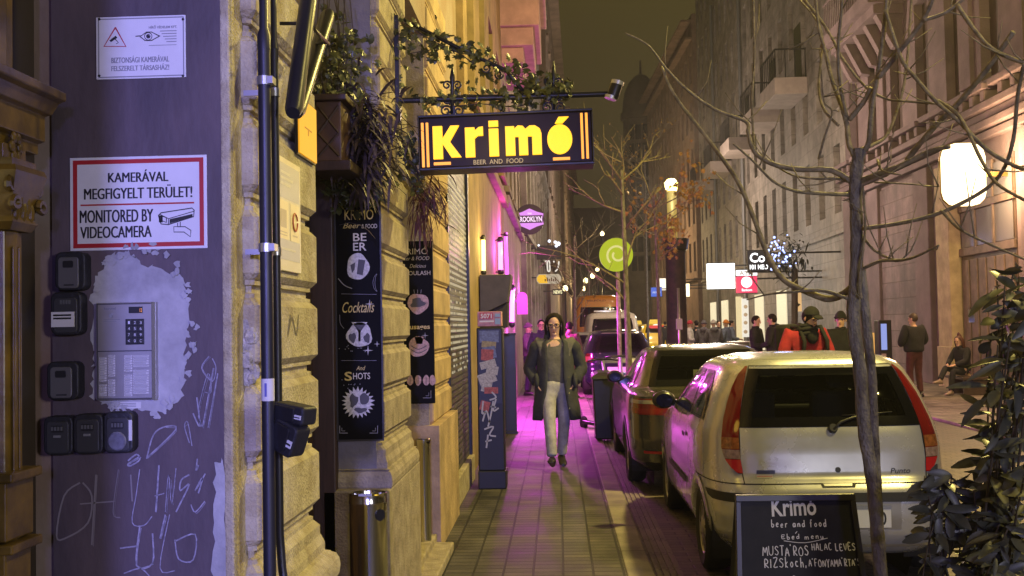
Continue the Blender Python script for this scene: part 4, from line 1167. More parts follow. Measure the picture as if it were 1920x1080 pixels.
for x in (769, 784, 799): ribbon(q, [P(x, 707, Y2 - .0006), P(x, 720, Y2 - .0006)], .004, (0, -1, 0))
q.build('logo_shade', M_illd, B2)

# ------------------------------------------------------------------ steel bins
M_polish = mat('polished_steel', (0.62, 0.60, 0.56), 0.14, metal=1.0, rvar=0.05, scale=4)
c = P(690, 925, 5.35)
BN = thing('ash_bin', 'polished steel cylinder bin with a round hole, by the bar doorway', 'bin', (c.x, 5.35, 0.034))
r0 = 0.092
q = MB(); q.lathe([(r0, 0), (r0, c.z - 0.034 - .05), (r0 + .002, c.z - .034 - .045), (r0 + .002, c.z - .034 - .035), (r0, c.z - .034 - .03), (r0, c.z - .034), (r0 - .006, c.z - .034 + .004), (r0 - .008, c.z - .034 - .004), (r0 - .01, c.z - .08), (0.002, c.z - .08)], (c.x, 5.35, 0.034), 40)
q.build('cylinder', M_polish, BN, smooth=True, angle=35)
q = MB(); hz = P(715, 965, 5.3).z; am = R(-42)
q.lathe([(0.001, 0), (0.028, 0), (0.028, .006), (0.001, .006)], (0, 0, 0), 20, Matrix.Translation((c.x + (r0 - .003) * math.cos(am), 5.35 + (r0 - .003) * math.sin(am), hz)) @ Matrix.Rotation(am, 4, 'Z') @ Matrix.Rotation(R(90), 4, 'Y'))
q.build('hole', M_ink, BN)
q = MB(); q.box(c.x - .03, c.x + .035, 5.35 - r0 - .003, 5.35 - r0 - .001, c.z + .0, c.z + .012); q.build('hinge', M_galv, BN)
c = P(793, 822, 7.9)
BN2 = thing('ash_post', 'slim polished steel ash post on the step of the second doorway', 'ashtray', (c.x, 7.9, 0.15))
q = MB(); r0 = 0.05; h_ = c.z - .15
q.lathe([(r0, 0), (r0, h_ - .04), (r0 + .003, h_ - .035), (r0 + .003, h_ - .005), (r0 - .005, h_), (0.002, h_)], (c.x, 7.9, 0.15), 28); q.build('tube', M_polish, BN2, smooth=True, angle=35)

# ------------------------------------------------------------------ bracket, lettered light box and ivy
YB = 6.4
BR = thing('sign_bracket', 'black wrought iron bracket with scrolls carrying the yellow lettered sign', 'bracket', P(752, 130, YB))
q = MB(); a = P(752, 30, YB); b2 = P(752, 232, YB); q.box(-0.935, -0.905, YB - .03, YB + .03, b2.z, a.z); q.build('wall_plate', M_blackmetal, BR, bevel=.004)
q = MB(); q.tube([P(745, 189, YB), P(1142, 176, YB)], 0.017, 12); q.build('rail', M_blackmetal, BR, smooth=True, angle=40)
q = MB(); q.tube([P(757, 37, YB), P(860, 90, YB), P(950, 133, YB), P(985, 176, YB)], 0.012, 10); q.build('brace', M_blackmetal, BR, smooth=True)
def scroll(mb, cx, cy, r, s, Y, turns=1.4, rad=.006, a0=0):
    n = 18
    mb.tube([P(cx + s * r * (1 - .75 * k / n) * math.cos(a0 + turns * 6.28 * k / n), cy + r * (1 - .75 * k / n) * math.sin(a0 + turns * 6.28 * k / n), Y) for k in range(n + 1)], rad, 6)
for cx in (848, 1038):
    q = MB()
    yr = 186 if cx < 900 else 180
    q.tube([P(cx, yr + 34, YB), P(cx, yr - 30, YB), P(cx, yr - 40, YB), P(cx, yr - 66, YB)], [.012, .012, .016, .002], 8)
    for s in (-1, 1):
        scroll(q, cx + s * 10, yr - 26, 9, s, YB, a0=2.6); scroll(q, cx + s * 12, yr + 22, 11, s, YB, a0=3.4); scroll(q, cx + s * 9, yr + 2, 7, s, YB)
    q.build('finial', M_blackmetal, BR, smooth=True)
q = MB()
for cx, cy, s in ((922, 115, 1), (912, 128, -1), (935, 140, 1)): scroll(q, cx, cy, 9, s, YB)
q.build('scroll', M_blackmetal, BR, smooth=True)
SP = thing('spotlight', 'small silver spotlight on the tip of the sign bracket', 'lamp', P(1152, 168, YB))
q = MB(); q.tube([P(1140, 178, YB), P(1147, 174, YB - .02), P(1149, 168, YB - .03)], [.012, .012, .02], 10); q.build('mount', M_galv, SP, smooth=True)
q = MB(); q.tube([P(1147, 184, YB - .03), P(1149, 180, YB - .03), P(1157, 156, YB - .03), P(1158, 152, YB - .03)], [.033, .036, .036, .034], 14); q.build('housing', M_blackmetal, SP, smooth=True, angle=40)
q = MB(); q.tube([P(1156.5, 159, YB - .03), P(1158.5, 152, YB - .03)], .0375, 14); q.tube([P(1144, 186, YB - .03), P(1146, 180, YB - .03)], .037, 14); q.build('ring', mat('silver_ring', (.6, .6, .62), .3, metal=.6), SP, smooth=True, angle=40)

SG = thing('hanging_light_sign', 'black hanging light box with big glowing yellow letters', 'sign', P(948, 262, YB), world=False)
sc = P(948, 262, YB - .09); Mm = Matrix.Translation(sc) @ Matrix.Rotation(R(-0.9), 4, 'Y')
SG.matrix_world = Mm
Sx = 6.31 / 2050 * 1.0      # metres per photo pixel on the sign's face
def L(px, py, e=0.0): return Vector(((px - 948) * Sx, -e, (262 - py) * Sx))
# sign face coordinates: photo pixels with the tilt (about 2.1 degrees) taken out
def qs(x0, y0, x1, y1, e): return [L(x0, y1, e), L(x1, y1, e), L(x1, y0, e), L(x0, y0, e)]
q = MB(); a = L(785, 310); c = L(1111, 214); q.box(a.x, c.x, 0.0, 0.20, a.z, c.z); q.build('case', mat('sign_case', (0.012, 0.006, 0.005), 0.45, spec=0.2), SG, bevel=.006)
q = MB(); q.box(a.x - .008, c.x + .008, -0.012, 0.208, c.z, c.z + .014); q.box(a.x - .008, c.x + .008, -0.012, 0.208, a.z - .014, a.z)
q.box(a.x - .008, a.x, -.012, .208, a.z, c.z); q.box(c.x, c.x + .008, -.012, .208, a.z, c.z)
q.build('rim', M_blackmetal, SG, bevel=.003)
M_yel = glow('yellow_letter_glow', (1.0, 0.53, 0.0), 1.75, True)
M_yel2 = glow('yellow_bar_glow', (1.0, 0.36, 0.03), 1.6)
q = MB(); E0, E1 = .0, .022
def ext(pts): q.prism([(L(x, y).x, L(x, y).z) for x, y in pts], -E1, -E0 + .001, 'y')
ext([(811, 232), (829, 232), (829, 256), (845, 232), (861, 232), (843, 262), (864, 292), (845, 292), (829, 266), (829, 294), (811, 294)])
ext([(872, 237), (890, 237), (891, 243), (898, 237), (906, 236), (906, 253), (896, 253), (890, 258), (890, 293), (872, 293)])
ext([(917, 241), (935, 241), (935, 293), (917, 293)]); ext([(917, 226), (935, 226), (935, 237), (917, 237)])
ext([(948, 238), (965, 238), (965, 243), (972, 237), (981, 238), (986, 244), (994, 238), (1004, 238), (1013, 244), (1016, 253), (1016, 293), (998, 293), (998, 258), (990, 258), (990, 293), (973, 293), (973, 258), (966, 258), (966, 293), (948, 293)])
ext([(1050 + 23.5 * math.cos(t), 266 + 28 * math.sin(t)) for t in [k * 6.2832 / 28 for k in range(28)]])
ext([(1042, 236), (1049, 224), (1068, 224), (1056, 236)])
q.build('letter', M_yel, SG)
q = MB()
for x in (789, 798): q.box(L(x, 0).x, L(x + 4.5, 0).x, -.012, .001, L(0, 308).z, L(0, 224).z)
for x in (1090, 1099): q.box(L(x, 0).x, L(x + 4.5, 0).x, -.012, .001, L(0, 304).z, L(0, 218).z)
for x0 in (811, 1036): q.box(L(x0, 0).x, L(x0 + 32, 0).x, -.012, .001, L(0, 305).z, L(0, 300).z)
q.build_each('light_bar', M_yel2, SG)
q = MB(); text(q, 'BEER  AND  FOOD', qs(886, 298, 980, 307, .003), .01); q.build('lettering', glow('sub_letter_glow', (0.9, 0.62, 0.25), 0.5), SG)
q = MB()
for x in (850, 1040): q.box(L(x - 2, 0).x, L(x + 2, 0).x, .08, .1, L(0, 214).z, L(0, 188).z)
q.build('hanger', M_blackmetal, SG)
lamp("sign_glow", P(940, 262, 6.05), 5, (1.0, 0.68, 0.08), 0.2)

IV = thing('bracket_ivy', 'ivy with yellowish leaves winding along the wrought iron sign bracket', 'plant', P(900, 130, YB))
random.seed(21)
q = MB(); v = MB()
paths = [([(755, 40), (800, 70), (850, 95), (900, 108), (950, 130), (1000, 165), (1060, 178)], 110, 16), ([(770, 100), (800, 95), (840, 90), (890, 120)], 40, 14), ([(780, 190), (850, 180), (930, 178), (1000, 178), (1060, 176)], 90, 14),
         ([(745, 50), (748, 130), (752, 230), (760, 310), (770, 350)], 70, 12), ([(930, 130), (990, 150), (1010, 165), (1050, 170), (1070, 150)], 60, 16), ([(790, 185), (830, 200), (900, 195), (960, 200), (990, 195)], 45, 8), ([(765, 260), (778, 300), (785, 340)], 40, 10)]
for pth, n, sp in paths:
    sl = smoothline([P(x, y, YB + random.uniform(-.05, .05)) for x, y in pth], 6)
    v.tube(sl, .0035, 5)
    for k in range(n):
        b_ = sl[random.randrange(len(sl))]
        c = b_ + Vector((random.gauss(0, sp / 320), random.gauss(0, .05), random.gauss(0, sp / 400)))
        ivy_leaf(q, c, random.uniform(.028, .06), (random.gauss(.3, .7), random.gauss(-.5, .6), random.gauss(.3, .5)), random.uniform(0, 6.28))
q.build('foliage', M_ivy, IV); v.build('stem', M_stem, IV)
# ------------------------------------------------------------------ vehicles
def glass_mat(name, tint, gl=0.9):
    m = bpy.data.materials.new(name); m.use_nodes = True
    nt = m.node_tree; nt.nodes.clear()
    out = nt.nodes.new('ShaderNodeOutputMaterial'); mx = nt.nodes.new('ShaderNodeMixShader')
    tr = nt.nodes.new('ShaderNodeBsdfTransparent'); tr.inputs[0].default_value = (*tint, 1)
    g = nt.nodes.new('ShaderNodeBsdfGlossy'); g.inputs['Roughness'].default_value = 0.03; g.inputs[0].default_value = (gl, gl, gl, 1)
    fr = nt.nodes.new('ShaderNodeFresnel'); fr.inputs[0].default_value = 1.6
    nt.links.new(fr.outputs[0], mx.inputs[0]); nt.links.new(tr.outputs[0], mx.inputs[1]); nt.links.new(g.outputs[0], mx.inputs[2])
    nt.links.new(mx.outputs[0], out.inputs['Surface'])
    return m
M_cglass = glass_mat('car_glass', (0.58, 0.60, 0.60))
M_frit = mat('glass_border', (0.006, 0.006, 0.007), 0.12)
M_rubber = mat('black_rubber', (0.012, 0.012, 0.012), 0.6, bump=0.1, bscale=60)
M_tyre = mat('tyre_rubber', (0.013, 0.013, 0.014), 0.75, var=0.3, scale=20)
M_rim = mat('wheel_silver', (0.35, 0.34, 0.33), 0.4, metal=0.6)
M_seat = mat('seat_cloth', (0.02, 0.02, 0.022), 0.9)
M_seam = mat('panel_gap', (0.006, 0.006, 0.006), 0.8)
M_lred = mat('lamp_red', (0.16, 0.006, 0.008), 0.12, coat=0.6)
M_lred2 = mat('lamp_bright_red', (0.45, 0.012, 0.02), 0.25, coat=0.5)
M_lamb = mat('lamp_amber', (0.30, 0.10, 0.03), 0.15, coat=0.6, var=0.5, scale=30)
M_lclr = mat('lamp_clear', (0.30, 0.20, 0.18), 0.12, coat=0.6, var=0.4, scale=40)
M_plate = mat('plate_white', (0.72, 0.73, 0.76), 0.4)
M_chrome = mat('chrome', (0.7, 0.7, 0.7), 0.1, metal=1.0)
M_trim = mat('dark_trim', (0.02, 0.02, 0.022), 0.5)

class Car:
    def __init__(s, name, label, loc, table, paint, length, axles, wheel_r, rz=0.0, group=None, cat='car', nw=0.185, arch=None, N=220, dz=0.025):
        s.t = table; s.T = thing(name, label, cat, loc, group, rz, world=False); s.paint = paint
        s.axles = axles; s.wr = wheel_r; s.nw = nw; s.cache = {}; s.N = N; s.dz = dz; s.arch = arch or wheel_r + 0.045
        s.holes = []
    def par(s, z): return [interp([(r[0], r[i]) for r in s.t], z) for i in (1, 2, 3, 4)]
    def dense(s, z):
        k = round(z, 4)
        if k in s.cache: return s.cache[k]
        w, r, f, n = s.par(z); c = (r + f) / 2; L_ = (f - r) / 2; M_ = 360; pts = []
        for i in range(M_ + 1):
            t = -math.pi / 2 + math.pi * i / M_       # from rear centre to front centre on the +x side
            cx, sy = math.cos(t), math.sin(t)
            pts.append((w * abs(cx) ** (2 / n), c + L_ * math.copysign(abs(sy) ** (2 / n), sy)))
        acc = [0.0]
        for a, b_ in zip(pts, pts[1:]): acc.append(acc[-1] + math.hypot(b_[0] - a[0], b_[1] - a[1]))
        s.cache[k] = (pts, acc); return s.cache[k]
    def at(s, z, d, front=False):
        pts, acc = s.dense(z); sg = -1 if d < 0 else 1; d = abs(d)
        if front: d = acc[-1] - d
        lo, hi = 0, len(acc) - 1
        while hi - lo > 1:
            m = (lo + hi) // 2
            if acc[m] <= d: lo = m
            else: hi = m
        t = (d - acc[lo]) / max(acc[hi] - acc[lo], 1e-9)
        return Vector((sg * lerp(pts[lo][0], pts[hi][0], t), lerp(pts[lo][1], pts[hi][1], t), z))
    def total(s, z): return s.dense(z)[1][-1]
    def nrm(s, z, d, front=False):
        a = s.at(z, d - .01, front); b_ = s.at(z, d + .01, front); c = s.at(z + .01, d, front); e = s.at(z - .01, d, front)
        n = (b_ - a).cross(c - e)
        p = s.at(z, d, front); w, r, f, _ = s.par(z)
        if n.dot(p - Vector((0, (r + f) / 2, 0.7))) < 0: n = -n
        return n.normalized()
    def side_d(s, y, z):
        """arc distance of the side point with this y"""
        pts, acc = s.dense(z); lo, hi = 0, len(pts) - 1
        while hi - lo > 1:
            m = (lo + hi) // 2
            if pts[m][1] <= y: lo = m
            else: hi = m
        t = (y - pts[lo][1]) / max(pts[hi][1] - pts[lo][1], 1e-9)
        return lerp(acc[lo], acc[hi], t)
    def patch(s, rows, m, name, e=0.004, nu=14, nv=None, sides=(0,), front=False, parent=None, yrows=False, build=True, mb=None):
        """rows: (z, a, b); distances round the outline, or y positions along the side when yrows"""
        z0, z1 = rows[0][0], rows[-1][0]; nv = nv or max(2, int(abs(z1 - z0) / 0.03) + 1)
        zs = sorted(set([lerp(z0, z1, i / nv) for i in range(nv + 1)] + [r[0] for r in rows]))
        mb = mb or MB()
        A = [(r[0], r[1]) for r in rows]; B = [(r[0], r[2]) for r in rows]
        if z0 > z1: A = A[::-1]; B = B[::-1]
        for sd in sides:
            vs = []
            for z in zs:
                a, b_ = interp(A, z), interp(B, z)
                if yrows: a, b_ = s.side_d(a, z), s.side_d(b_, z)
                for i in range(nu + 1):
                    d = lerp(a, b_, i / nu)
                    if sd: d = sd * d
                    vs.append(s.at(z, d, front) + s.nrm(z, d, front) * e)
            fs = [(r * (nu + 1) + i, r * (nu + 1) + i + 1, (r + 1) * (nu + 1) + i + 1, (r + 1) * (nu + 1) + i) for r in range(len(zs) - 1) for i in range(nu)]
            mb.add(vs, fs)
        if not build: return mb
        return mb.build(name, m, parent or s.T, smooth=True)
    def seam(s, path, name='panel_gap', w=0.006, e=0.0025, m=None, mb=None, front=False):
        """path: list of (z, d) on the outline; thin line"""
        mb_ = mb or MB(); pts = []
        for (z0, d0), (z1, d1) in zip(path, path[1:]):
            k = max(2, int(max(abs(z1 - z0), abs(d1 - d0)) / 0.03))
            pts += [(lerp(z0, z1, i / k), lerp(d0, d1, i / k)) for i in range(k)]
        pts.append(path[-1])
        L_ = []
        P3 = [s.at(z, d, front) + s.nrm(z, d, front) * e for z, d in pts]
        for i, (z, d) in enumerate(pts):
            t = (P3[min(i + 1, len(P3) - 1)] - P3[max(i - 1, 0)]).normalized()
            q_ = t.cross(s.nrm(z, d, front)).normalized() * w / 2
            L_.append((P3[i] + q_, P3[i] - q_))
        mb_.add([q_ for l in L_ for q_ in l], [(2 * i, 2 * i + 1, 2 * i + 3, 2 * i + 2) for i in range(len(L_) - 1)])
        if mb is None: return mb_.build(name, m or M_seam, s.T, smooth=True)
    def hole(s, rows, kind, shrink=0.045): s.holes.append((rows, kind, shrink))
    def body(s):
        zs = []; z = s.t[0][0]
        keys = [r[0] for r in s.t]
        for a, b_ in zip(keys, keys[1:]):
            k = max(1, int(round((b_ - a) / s.dz)))
            zs += [lerp(a, b_, i / k) for i in range(k)]
        zs.append(keys[-1])
        N = s.N; h = N // 2; mb = MB(); loops = []
        for z in zs:
            tot = s.total(z)
            lp = [s.at(z, tot * i / h) for i in range(h)] + [s.at(z, tot)] + [s.at(z, -tot * (h - i) / h) for i in range(1, h)]
            loops.append(lp)
        vs = [p for l in loops for p in l]; fs = []
        for r in range(len(loops) - 1):
            for i in range(N):
                f = (r * N + i, r * N + (i + 1) % N, (r + 1) * N + (i + 1) % N, (r + 1) * N + i)
                c = (vs[f[0]] + vs[f[1]] + vs[f[2]] + vs[f[3]]) / 4
                if s._cut(c): continue
                fs.append(f)
        k = len(vs)
        fs.append(tuple((len(loops) - 1) * N + i for i in range(N)))
        fs.append(tuple(range(N - 1, -1, -1)))
        mb.add(vs, fs)
        s.bodyo = mb.build('body', s.paint, s.T, smooth=True, angle=50)
        return s.bodyo
    def _cut(s, c):
        for ax in s.axles:
            if math.hypot(c.y - ax, c.z - s.wr) < s.arch and abs(c.x) > 0.4: return True
        w, r, f, n = s.par(c.z); mid = (r + f) / 2
        for rows, kind, sh in s.holes:
            z0, z1 = rows[0][0], rows[-1][0]
            if not (z0 + sh < c.z < z1 - sh): continue
            a = interp([(q_[0], q_[1]) for q_ in rows], c.z); b_ = interp([(q_[0], q_[2]) for q_ in rows], c.z)
            if kind == 'side' and abs(c.x) > 0.75 * w and a + sh < c.y < b_ - sh: return True
            if kind == 'rear' and c.y < mid - 0.3 and a + sh < c.x < b_ - sh and abs(c.x) < 0.93 * w: return True
            if kind == 'front' and c.y > mid + 0.2 and a + sh < c.x < b_ - sh and abs(c.x) < 0.93 * w: return True
        return False
    def window(s, rows, kind, name='window', border=0.05, sides=None):
        if kind == 'side':
            z0, z1 = rows[0][0], rows[-1][0]
            sides_ = (1, -1)
            for sd_ in sides_: g = s.patch(rows, M_cglass, name, 0.003, 18, sides=(sd_,), yrows=True)
            mb = MB()
            for a_, b_ in ((0, 1), (1, 0)):
                rr = [(z, y0 if a_ == 0 else y1 - border * .7, y0 + border * .7 if a_ == 0 else y1) for z, y0, y1 in rows]
                s.patch(rr, None, '', 0.005, 3, sides=(1, -1), yrows=True, build=False, mb=mb)
            for za, zb in ((z0, z0 + border * .6), (z1 - border * .6, z1)):
                A = [(r[0], r[1]) for r in rows]; B = [(r[0], r[2]) for r in rows]
                s.patch([(za, interp(A, za), interp(B, za)), (zb, interp(A, zb), interp(B, zb))], None, '', 0.0045, 18, 2, sides=(1, -1), yrows=True, build=False, mb=mb)
            mb.build('window_frame', M_frit, g, smooth=True)
        else:
            fr = kind == 'front'
            g = s.patch(rows, M_cglass, name, 0.003, 24, front=fr)
            mb = MB(); A = [(r[0], r[1]) for r in rows]; B = [(r[0], r[2]) for r in rows]; z0, z1 = rows[0][0], rows[-1][0]
            s.patch([(z, a, a + border * 1.5) for z, a, b_ in rows], None, '', 0.005, 4, front=fr, build=False, mb=mb)
            s.patch([(z, b_ - border * 1.5, b_) for z, a, b_ in rows], None, '', 0.005, 4, front=fr, build=False, mb=mb)
            for za, zb in ((z0, z0 + border * 1.2), (z1 - border * .9, z1)):
                s.patch([(za, interp(A, za), interp(B, za)), (zb, interp(A, zb), interp(B, zb))], None, '', 0.0045, 24, 2, front=fr, build=False, mb=mb)
            mb.build('window_border', M_frit, g, smooth=True)
        s.hole(rows, kind)
        return g
    def wheels(s, track, capstyle=0):
        for ax in s.axles:
            for sx in (-1, 1):
                M_ = Matrix.Translation((sx * track, ax, s.wr)) @ Matrix.Rotation(R(90 * sx), 4, 'Y')
                r = s.wr; h = s.nw
                q = MB(); q.lathe([(r * .62, -h), (r * .90, -h), (r * .98, -h * .8), (r, -h * .5), (r, -h * .2), (r * .97, -.012), (r * .88, 0.004), (r * .70, -.004), (r * .64, -.012)], (0, 0, 0), 36, M_, cap=False)
                w_ = q.build('wheel', M_tyre, s.T, smooth=True, angle=40)
                q = MB(); q.lathe([(r * .65, -.012), (r * .62, -.010), (r * .60, -.022), (r * .2, -.012), (r * .17, -.004), (0.002, -.004)], (0, 0, 0), 36, M_, cap=False)
                q.build('rim', M_rim, w_, smooth=True, angle=40)
                q = MB()
                for k in range(9):
                    a = k * 6.2832 / 9
                    q.add([(r * (.52 if j < 2 else .28) * math.cos(a + (j in (0, 3)) * .2 - .1), r * (.52 if j < 2 else .28) * math.sin(a + (j in (0, 3)) * .2 - .1), -.0125) for j in range(4)], [(0, 1, 2, 3)], M_)
                q.build('rim_slot', M_seam, w_)
        # dark liners in the arches and a rolled lip round each opening
        for ax in s.axles:
            for sx in (-1, 1):
                q = MB(); R_ = s.arch + 0.055; pts = []
                loops = []
                for k in range(25):
                    a = math.pi * (-.12 + 1.24 * k / 24); y, z = ax + R_ * math.cos(a), s.wr + R_ * math.sin(a)
                    loops.append([(sx * (track - .30), y, z), (sx * (track - .02), y, z)])
                q.add([p for l in loops for p in l], [(2 * i, 2 * i + 1, 2 * i + 3, 2 * i + 2) for i in range(24)])
                q.add([(sx * (track - .25), ax + R_ * math.cos(t * .2618), s.wr + R_ * math.sin(t * .2618)) for t in range(24)], [tuple(range(24))])
                q.build('wheel_well', M_dark, s.T)
                q = MB(); L_ = []
                zmin = s.t[0][0]
                for k in range(41):
                    a = math.pi * (-.12 + 1.24 * k / 40)
                    row = []
                    for rr in (s.arch - .045, s.arch - .03, s.arch + .035):
                        y, z = ax + rr * math.cos(a), s.wr + rr * math.sin(a)
                        z = max(z, zmin + .002); d = s.side_d(y, z)
                        row.append(s.at(z, sx * d) + s.nrm(z, sx * d) * (0.006 if rr != s.arch - .045 else -.03))
                    L_.append(row)
                q.add([p for l in L_ for p in l], [(3 * i + j, 3 * i + j + 1, 3 * i + j + 4, 3 * i + j + 3) for i in range(40) for j in range(2)])
                q.build('wheel_arch', s.paint, s.T, smooth=True)
    def cabin(s, z_floor, y0, y1, w, ydash, zbelt):
        q = MB(); q.box(-w, w, y0, y1, z_floor, z_floor + .05); q.box(-w, w, ydash, y1, z_floor + 0.05, zbelt); q.box(-w, w, y0, y0 + .5, z_floor + .05, zbelt - .12)
        q.build('interior', M_seat, s.T, bevel=.03)
        for x in (-.37, .37):
            q = MB(); yb = ydash - .95
            q.prism([(yb - .16, zbelt + .18), (yb - .05, zbelt + .18), (yb + .06, z_floor + .1), (yb - .08, z_floor + .1)], x - .24, x + .24, 'x')
            q.prism([(yb - .20, zbelt + .20), (yb - .20, zbelt + .36), (yb - .12, zbelt + .37), (yb - .08, zbelt + .20)], x - .13, x + .13, 'x')
            q.box(x - .24, x + .24, yb, yb + .5, z_floor + .05, z_floor + .28)
            q.build('seat', M_seat, s.T, bevel=.04)
    def mirror(s, y, z, m, L_=0.16):
        for sx in (-1, 1):
            w = s.par(z)[0]; x = sx * (w * .985)
            q = MB(); q.ball((x + sx * L_ * .62, y, z + .02), (L_ * .62, .075, .075), 14, 10); q.box(min(x - sx * .05, x + sx * .05), max(x - sx * .05, x + sx * .05), y - .02, y + .03, z - .03, z + .02)
            mo = q.build('mirror', m, s.T, smooth=True, angle=50)
            q = MB(); q.lathe([(0.001, 0), (.055, 0), (.055, .003), (.001, .003)], (0, 0, 0), 18, Matrix.Translation((x + sx * L_ * .62, y - .071, z + .02)) @ Matrix.Diagonal((1.25, 1, 1, 1)) @ Matrix.Rotation(R(90), 4, 'X'))
            q.build('mirror_glass', mat('mirror_glass', (.03, .03, .035), .15, metal=1.0), mo)

def paint(name, c, metal=0.45, rough=0.32):
    return mat(name, c, rough, metal, coat=0.8, var=0.16, scale=2.2, rvar=0.10)

# --- silver hatchback nearest the camera
TB_HATCH = [(.20, .70, .14, 3.62, 6), (.28, .76, .045, 3.72, 6.5), (.34, .785, .015, 3.76, 7), (.45, .795, 0, 3.80, 7), (.55, .797, .004, 3.80, 7), (.61, .798, .022, 3.79, 7), (.655, .798, .050, 3.77, 7),
            (.70, .80, .085, 3.72, 7), (.85, .795, .118, 3.52, 7), (.95, .785, .148, 3.10, 6.5), (1.0, .772, .168, 2.80, 6.2), (1.05, .755, .19, 2.62, 6), (1.2, .70, .262, 2.25, 5.5), (1.35, .62, .352, 1.95, 5),
            (1.395, .585, .40, 1.82, 4.6), (1.43, .52, .50, 1.62, 4), (1.452, .40, .68, 1.42, 3.4), (1.462, .22, .86, 1.2, 3)]
SILV = paint('silver_beige_paint', (0.55, 0.56, 0.60), 0.45, 0.27)
PU = Car('parked_hatchback', 'silver three-door hatchback parked behind the chalkboard and the bare tree', (1.725, 6.92, 0), TB_HATCH, SILV, 3.8, (.66, 3.12), 0.285, group='cars parked along the kerb')
rw = [(1.0, -.578, .578), (1.12, -.55, .55), (1.25, -.515, .515), (1.365, -.478, .478)]
PU.window(rw, 'rear', 'rear_window')
PU.window([(1.02, 1.20, 2.42), (1.10, 1.20, 2.36), (1.24, 1.22, 2.10), (1.34, 1.26, 1.86)], 'side', 'side_window', .035)
PU.window([(1.02, .58, 1.13), (1.12, .60, 1.13), (1.24, .68, 1.14), (1.34, .84, 1.15)], 'side', 'side_window', .035)
PU.window([(1.06, -.60, .60), (1.35, -.50, .50)], 'front', 'windscreen')
PU.body(); PU.wheels(0.775); PU.cabin(.35, .45, 2.7, .66, 2.35, .98)
PU.mirror(2.32, 1.02, M_black)
c_ = [(.655, .57), (.80, .585), (1.0, .578), (1.12, .55), (1.25, .515), (1.385, .47)]
q = MB()
for sd in (1, -1): PU.seam([(z, sd * d) for z, d in c_], mb=q)
PU.seam([(1.385, -.47), (1.385, .47)], mb=q, w=.007); PU.seam([(1.0, -.578), (1.0, .578)], mb=q, w=.004)
for z in (.655,): PU.seam([(z, -1.32), (z, 1.32)], mb=q, w=.007)
for sd in (1, -1):
    yd = lambda z, y: (z, sd * PU.side_d(y, z))
    PU.seam([yd(.32, 1.16), yd(.98, 1.16)], mb=q); PU.seam([yd(.32, 2.52), yd(.98, 2.52)], mb=q); PU.seam([yd(.30, 1.16), yd(.30, 2.52)], mb=q)
PU.seam([(1.425, -.35), (1.425, .35)], mb=q, w=.004)
q.build('panel_gap', M_seam, PU.T, smooth=True)
for sd in (1, -1):
    ed = [(.715, .572, .60), (.75, .575, .645), (.80, .582, .685), (.87, .585, .71), (.95, .583, .705), (1.05, .568, .685), (1.15, .547, .650), (1.25, .520, .605), (1.33, .497, .552), (1.38, .478, .495)]
    def sub(z0, z1):
        A = [(r[0], r[1]) for r in ed]; B = [(r[0], r[2]) for r in ed]
        return [(z0, interp(A, z0), interp(B, z0))] + [r for r in ed if z0 < r[0] < z1] + [(z1, interp(A, z1), interp(B, z1))]
    lo = PU.patch(ed, M_lred, 'tail_lamp', .006, 6, sides=(sd,))
    PU.patch(sub(.72, .80), M_lred2, 'reflector', .0085, 6, sides=(sd,), parent=lo)
    PU.patch(sub(.805, .86), M_lclr, 'reversing_lens', .0085, 6, sides=(sd,), parent=lo)
    PU.patch(sub(.865, .935), M_lamb, 'indicator_lens', .0085, 6, sides=(sd,), parent=lo)
bs = PU.patch([(.545, -.86, .86), (.56, -.93, .93), (.585, -.97, .97), (.60, -.98, .98)], M_rubber, 'bumper_strip', .010, 40)
PU.patch([(.375, -.28, .38), (.545, -.28, .38)], mat('plate_recess', (0.30, 0.29, 0.27), 0.4, metal=.3), 'plate_recess', -.003 + .006, 10)
pq = MB(); yb = -.022; pq.box(-.21, .31, yb, yb + .012, .39, .505); po = pq.build('number_plate', M_plate, PU.T, bevel=.002)
pq = MB(); text(pq, '70', [Vector(v) for v in ((.185, yb - .0012, .405), (.28, yb - .0012, .405), (.28, yb - .0012, .49), (.185, yb - .0012, .49))], .01); pq.build('lettering', M_ink, po)
pq = MB(); pq.box(-.212, .312, yb - .003, yb + .013, .505, .528); pq.build('plate_strip', mat('plate_blue_grey', (.25, .27, .36), .4), po)
for sd in (1, -1):
    PU.patch([(.30, .42, .58), (.33, .40, .64), (.355, .46, .60)], M_dark, 'bumper_vent', .006, 8, sides=(sd,))
PU.patch([(.268, -.62, .62), (.285, -.66, .66)], mat('bumper_lip', (.6, .57, .5), .25, metal=.6), 'bumper_lip', .012, 20)
def knob(C, z, d, r, h, m, name):
    p = C.at(z, d); n = C.nrm(z, d); M_ = Matrix.Translation(p) @ n.to_track_quat('Z', 'Y').to_matrix().to_4x4()
    q = MB(); q.lathe([(r, -.004), (r, h * .6), (r * .85, h), (.001, h)], (0, 0, 0), 20, M_); return q.build(name, m, C.T, smooth=True, angle=40)
knob(PU, .735, .02, .017, .006, M_ink, 'lock')
knob(PU, .985, .01, .030, .035, M_trim, 'wiper_boss')
q = MB(); q.tube([PU.at(.985, .01) + Vector((0, -.03, 0)), PU.at(1.03, .06) + Vector((0, -.035, .0)), PU.at(1.055, .14) + Vector((0, -.025, 0)), PU.at(1.075, .30) + Vector((0, -.018, 0))], [.011, .009, .008, .006], 8)
q.tube([PU.at(1.068, .08) + Vector((0, -.012, 0)), PU.at(1.078, .30) + Vector((0, -.012, 0)), PU.at(1.085, .40) + Vector((0, -.010, 0))], .005, 6); q.build('wiper', M_trim, PU.T, smooth=True)
PU.patch([(.632, -.09, .11), (.655, -.10, .12)], M_trim, 'handle', .004, 10)
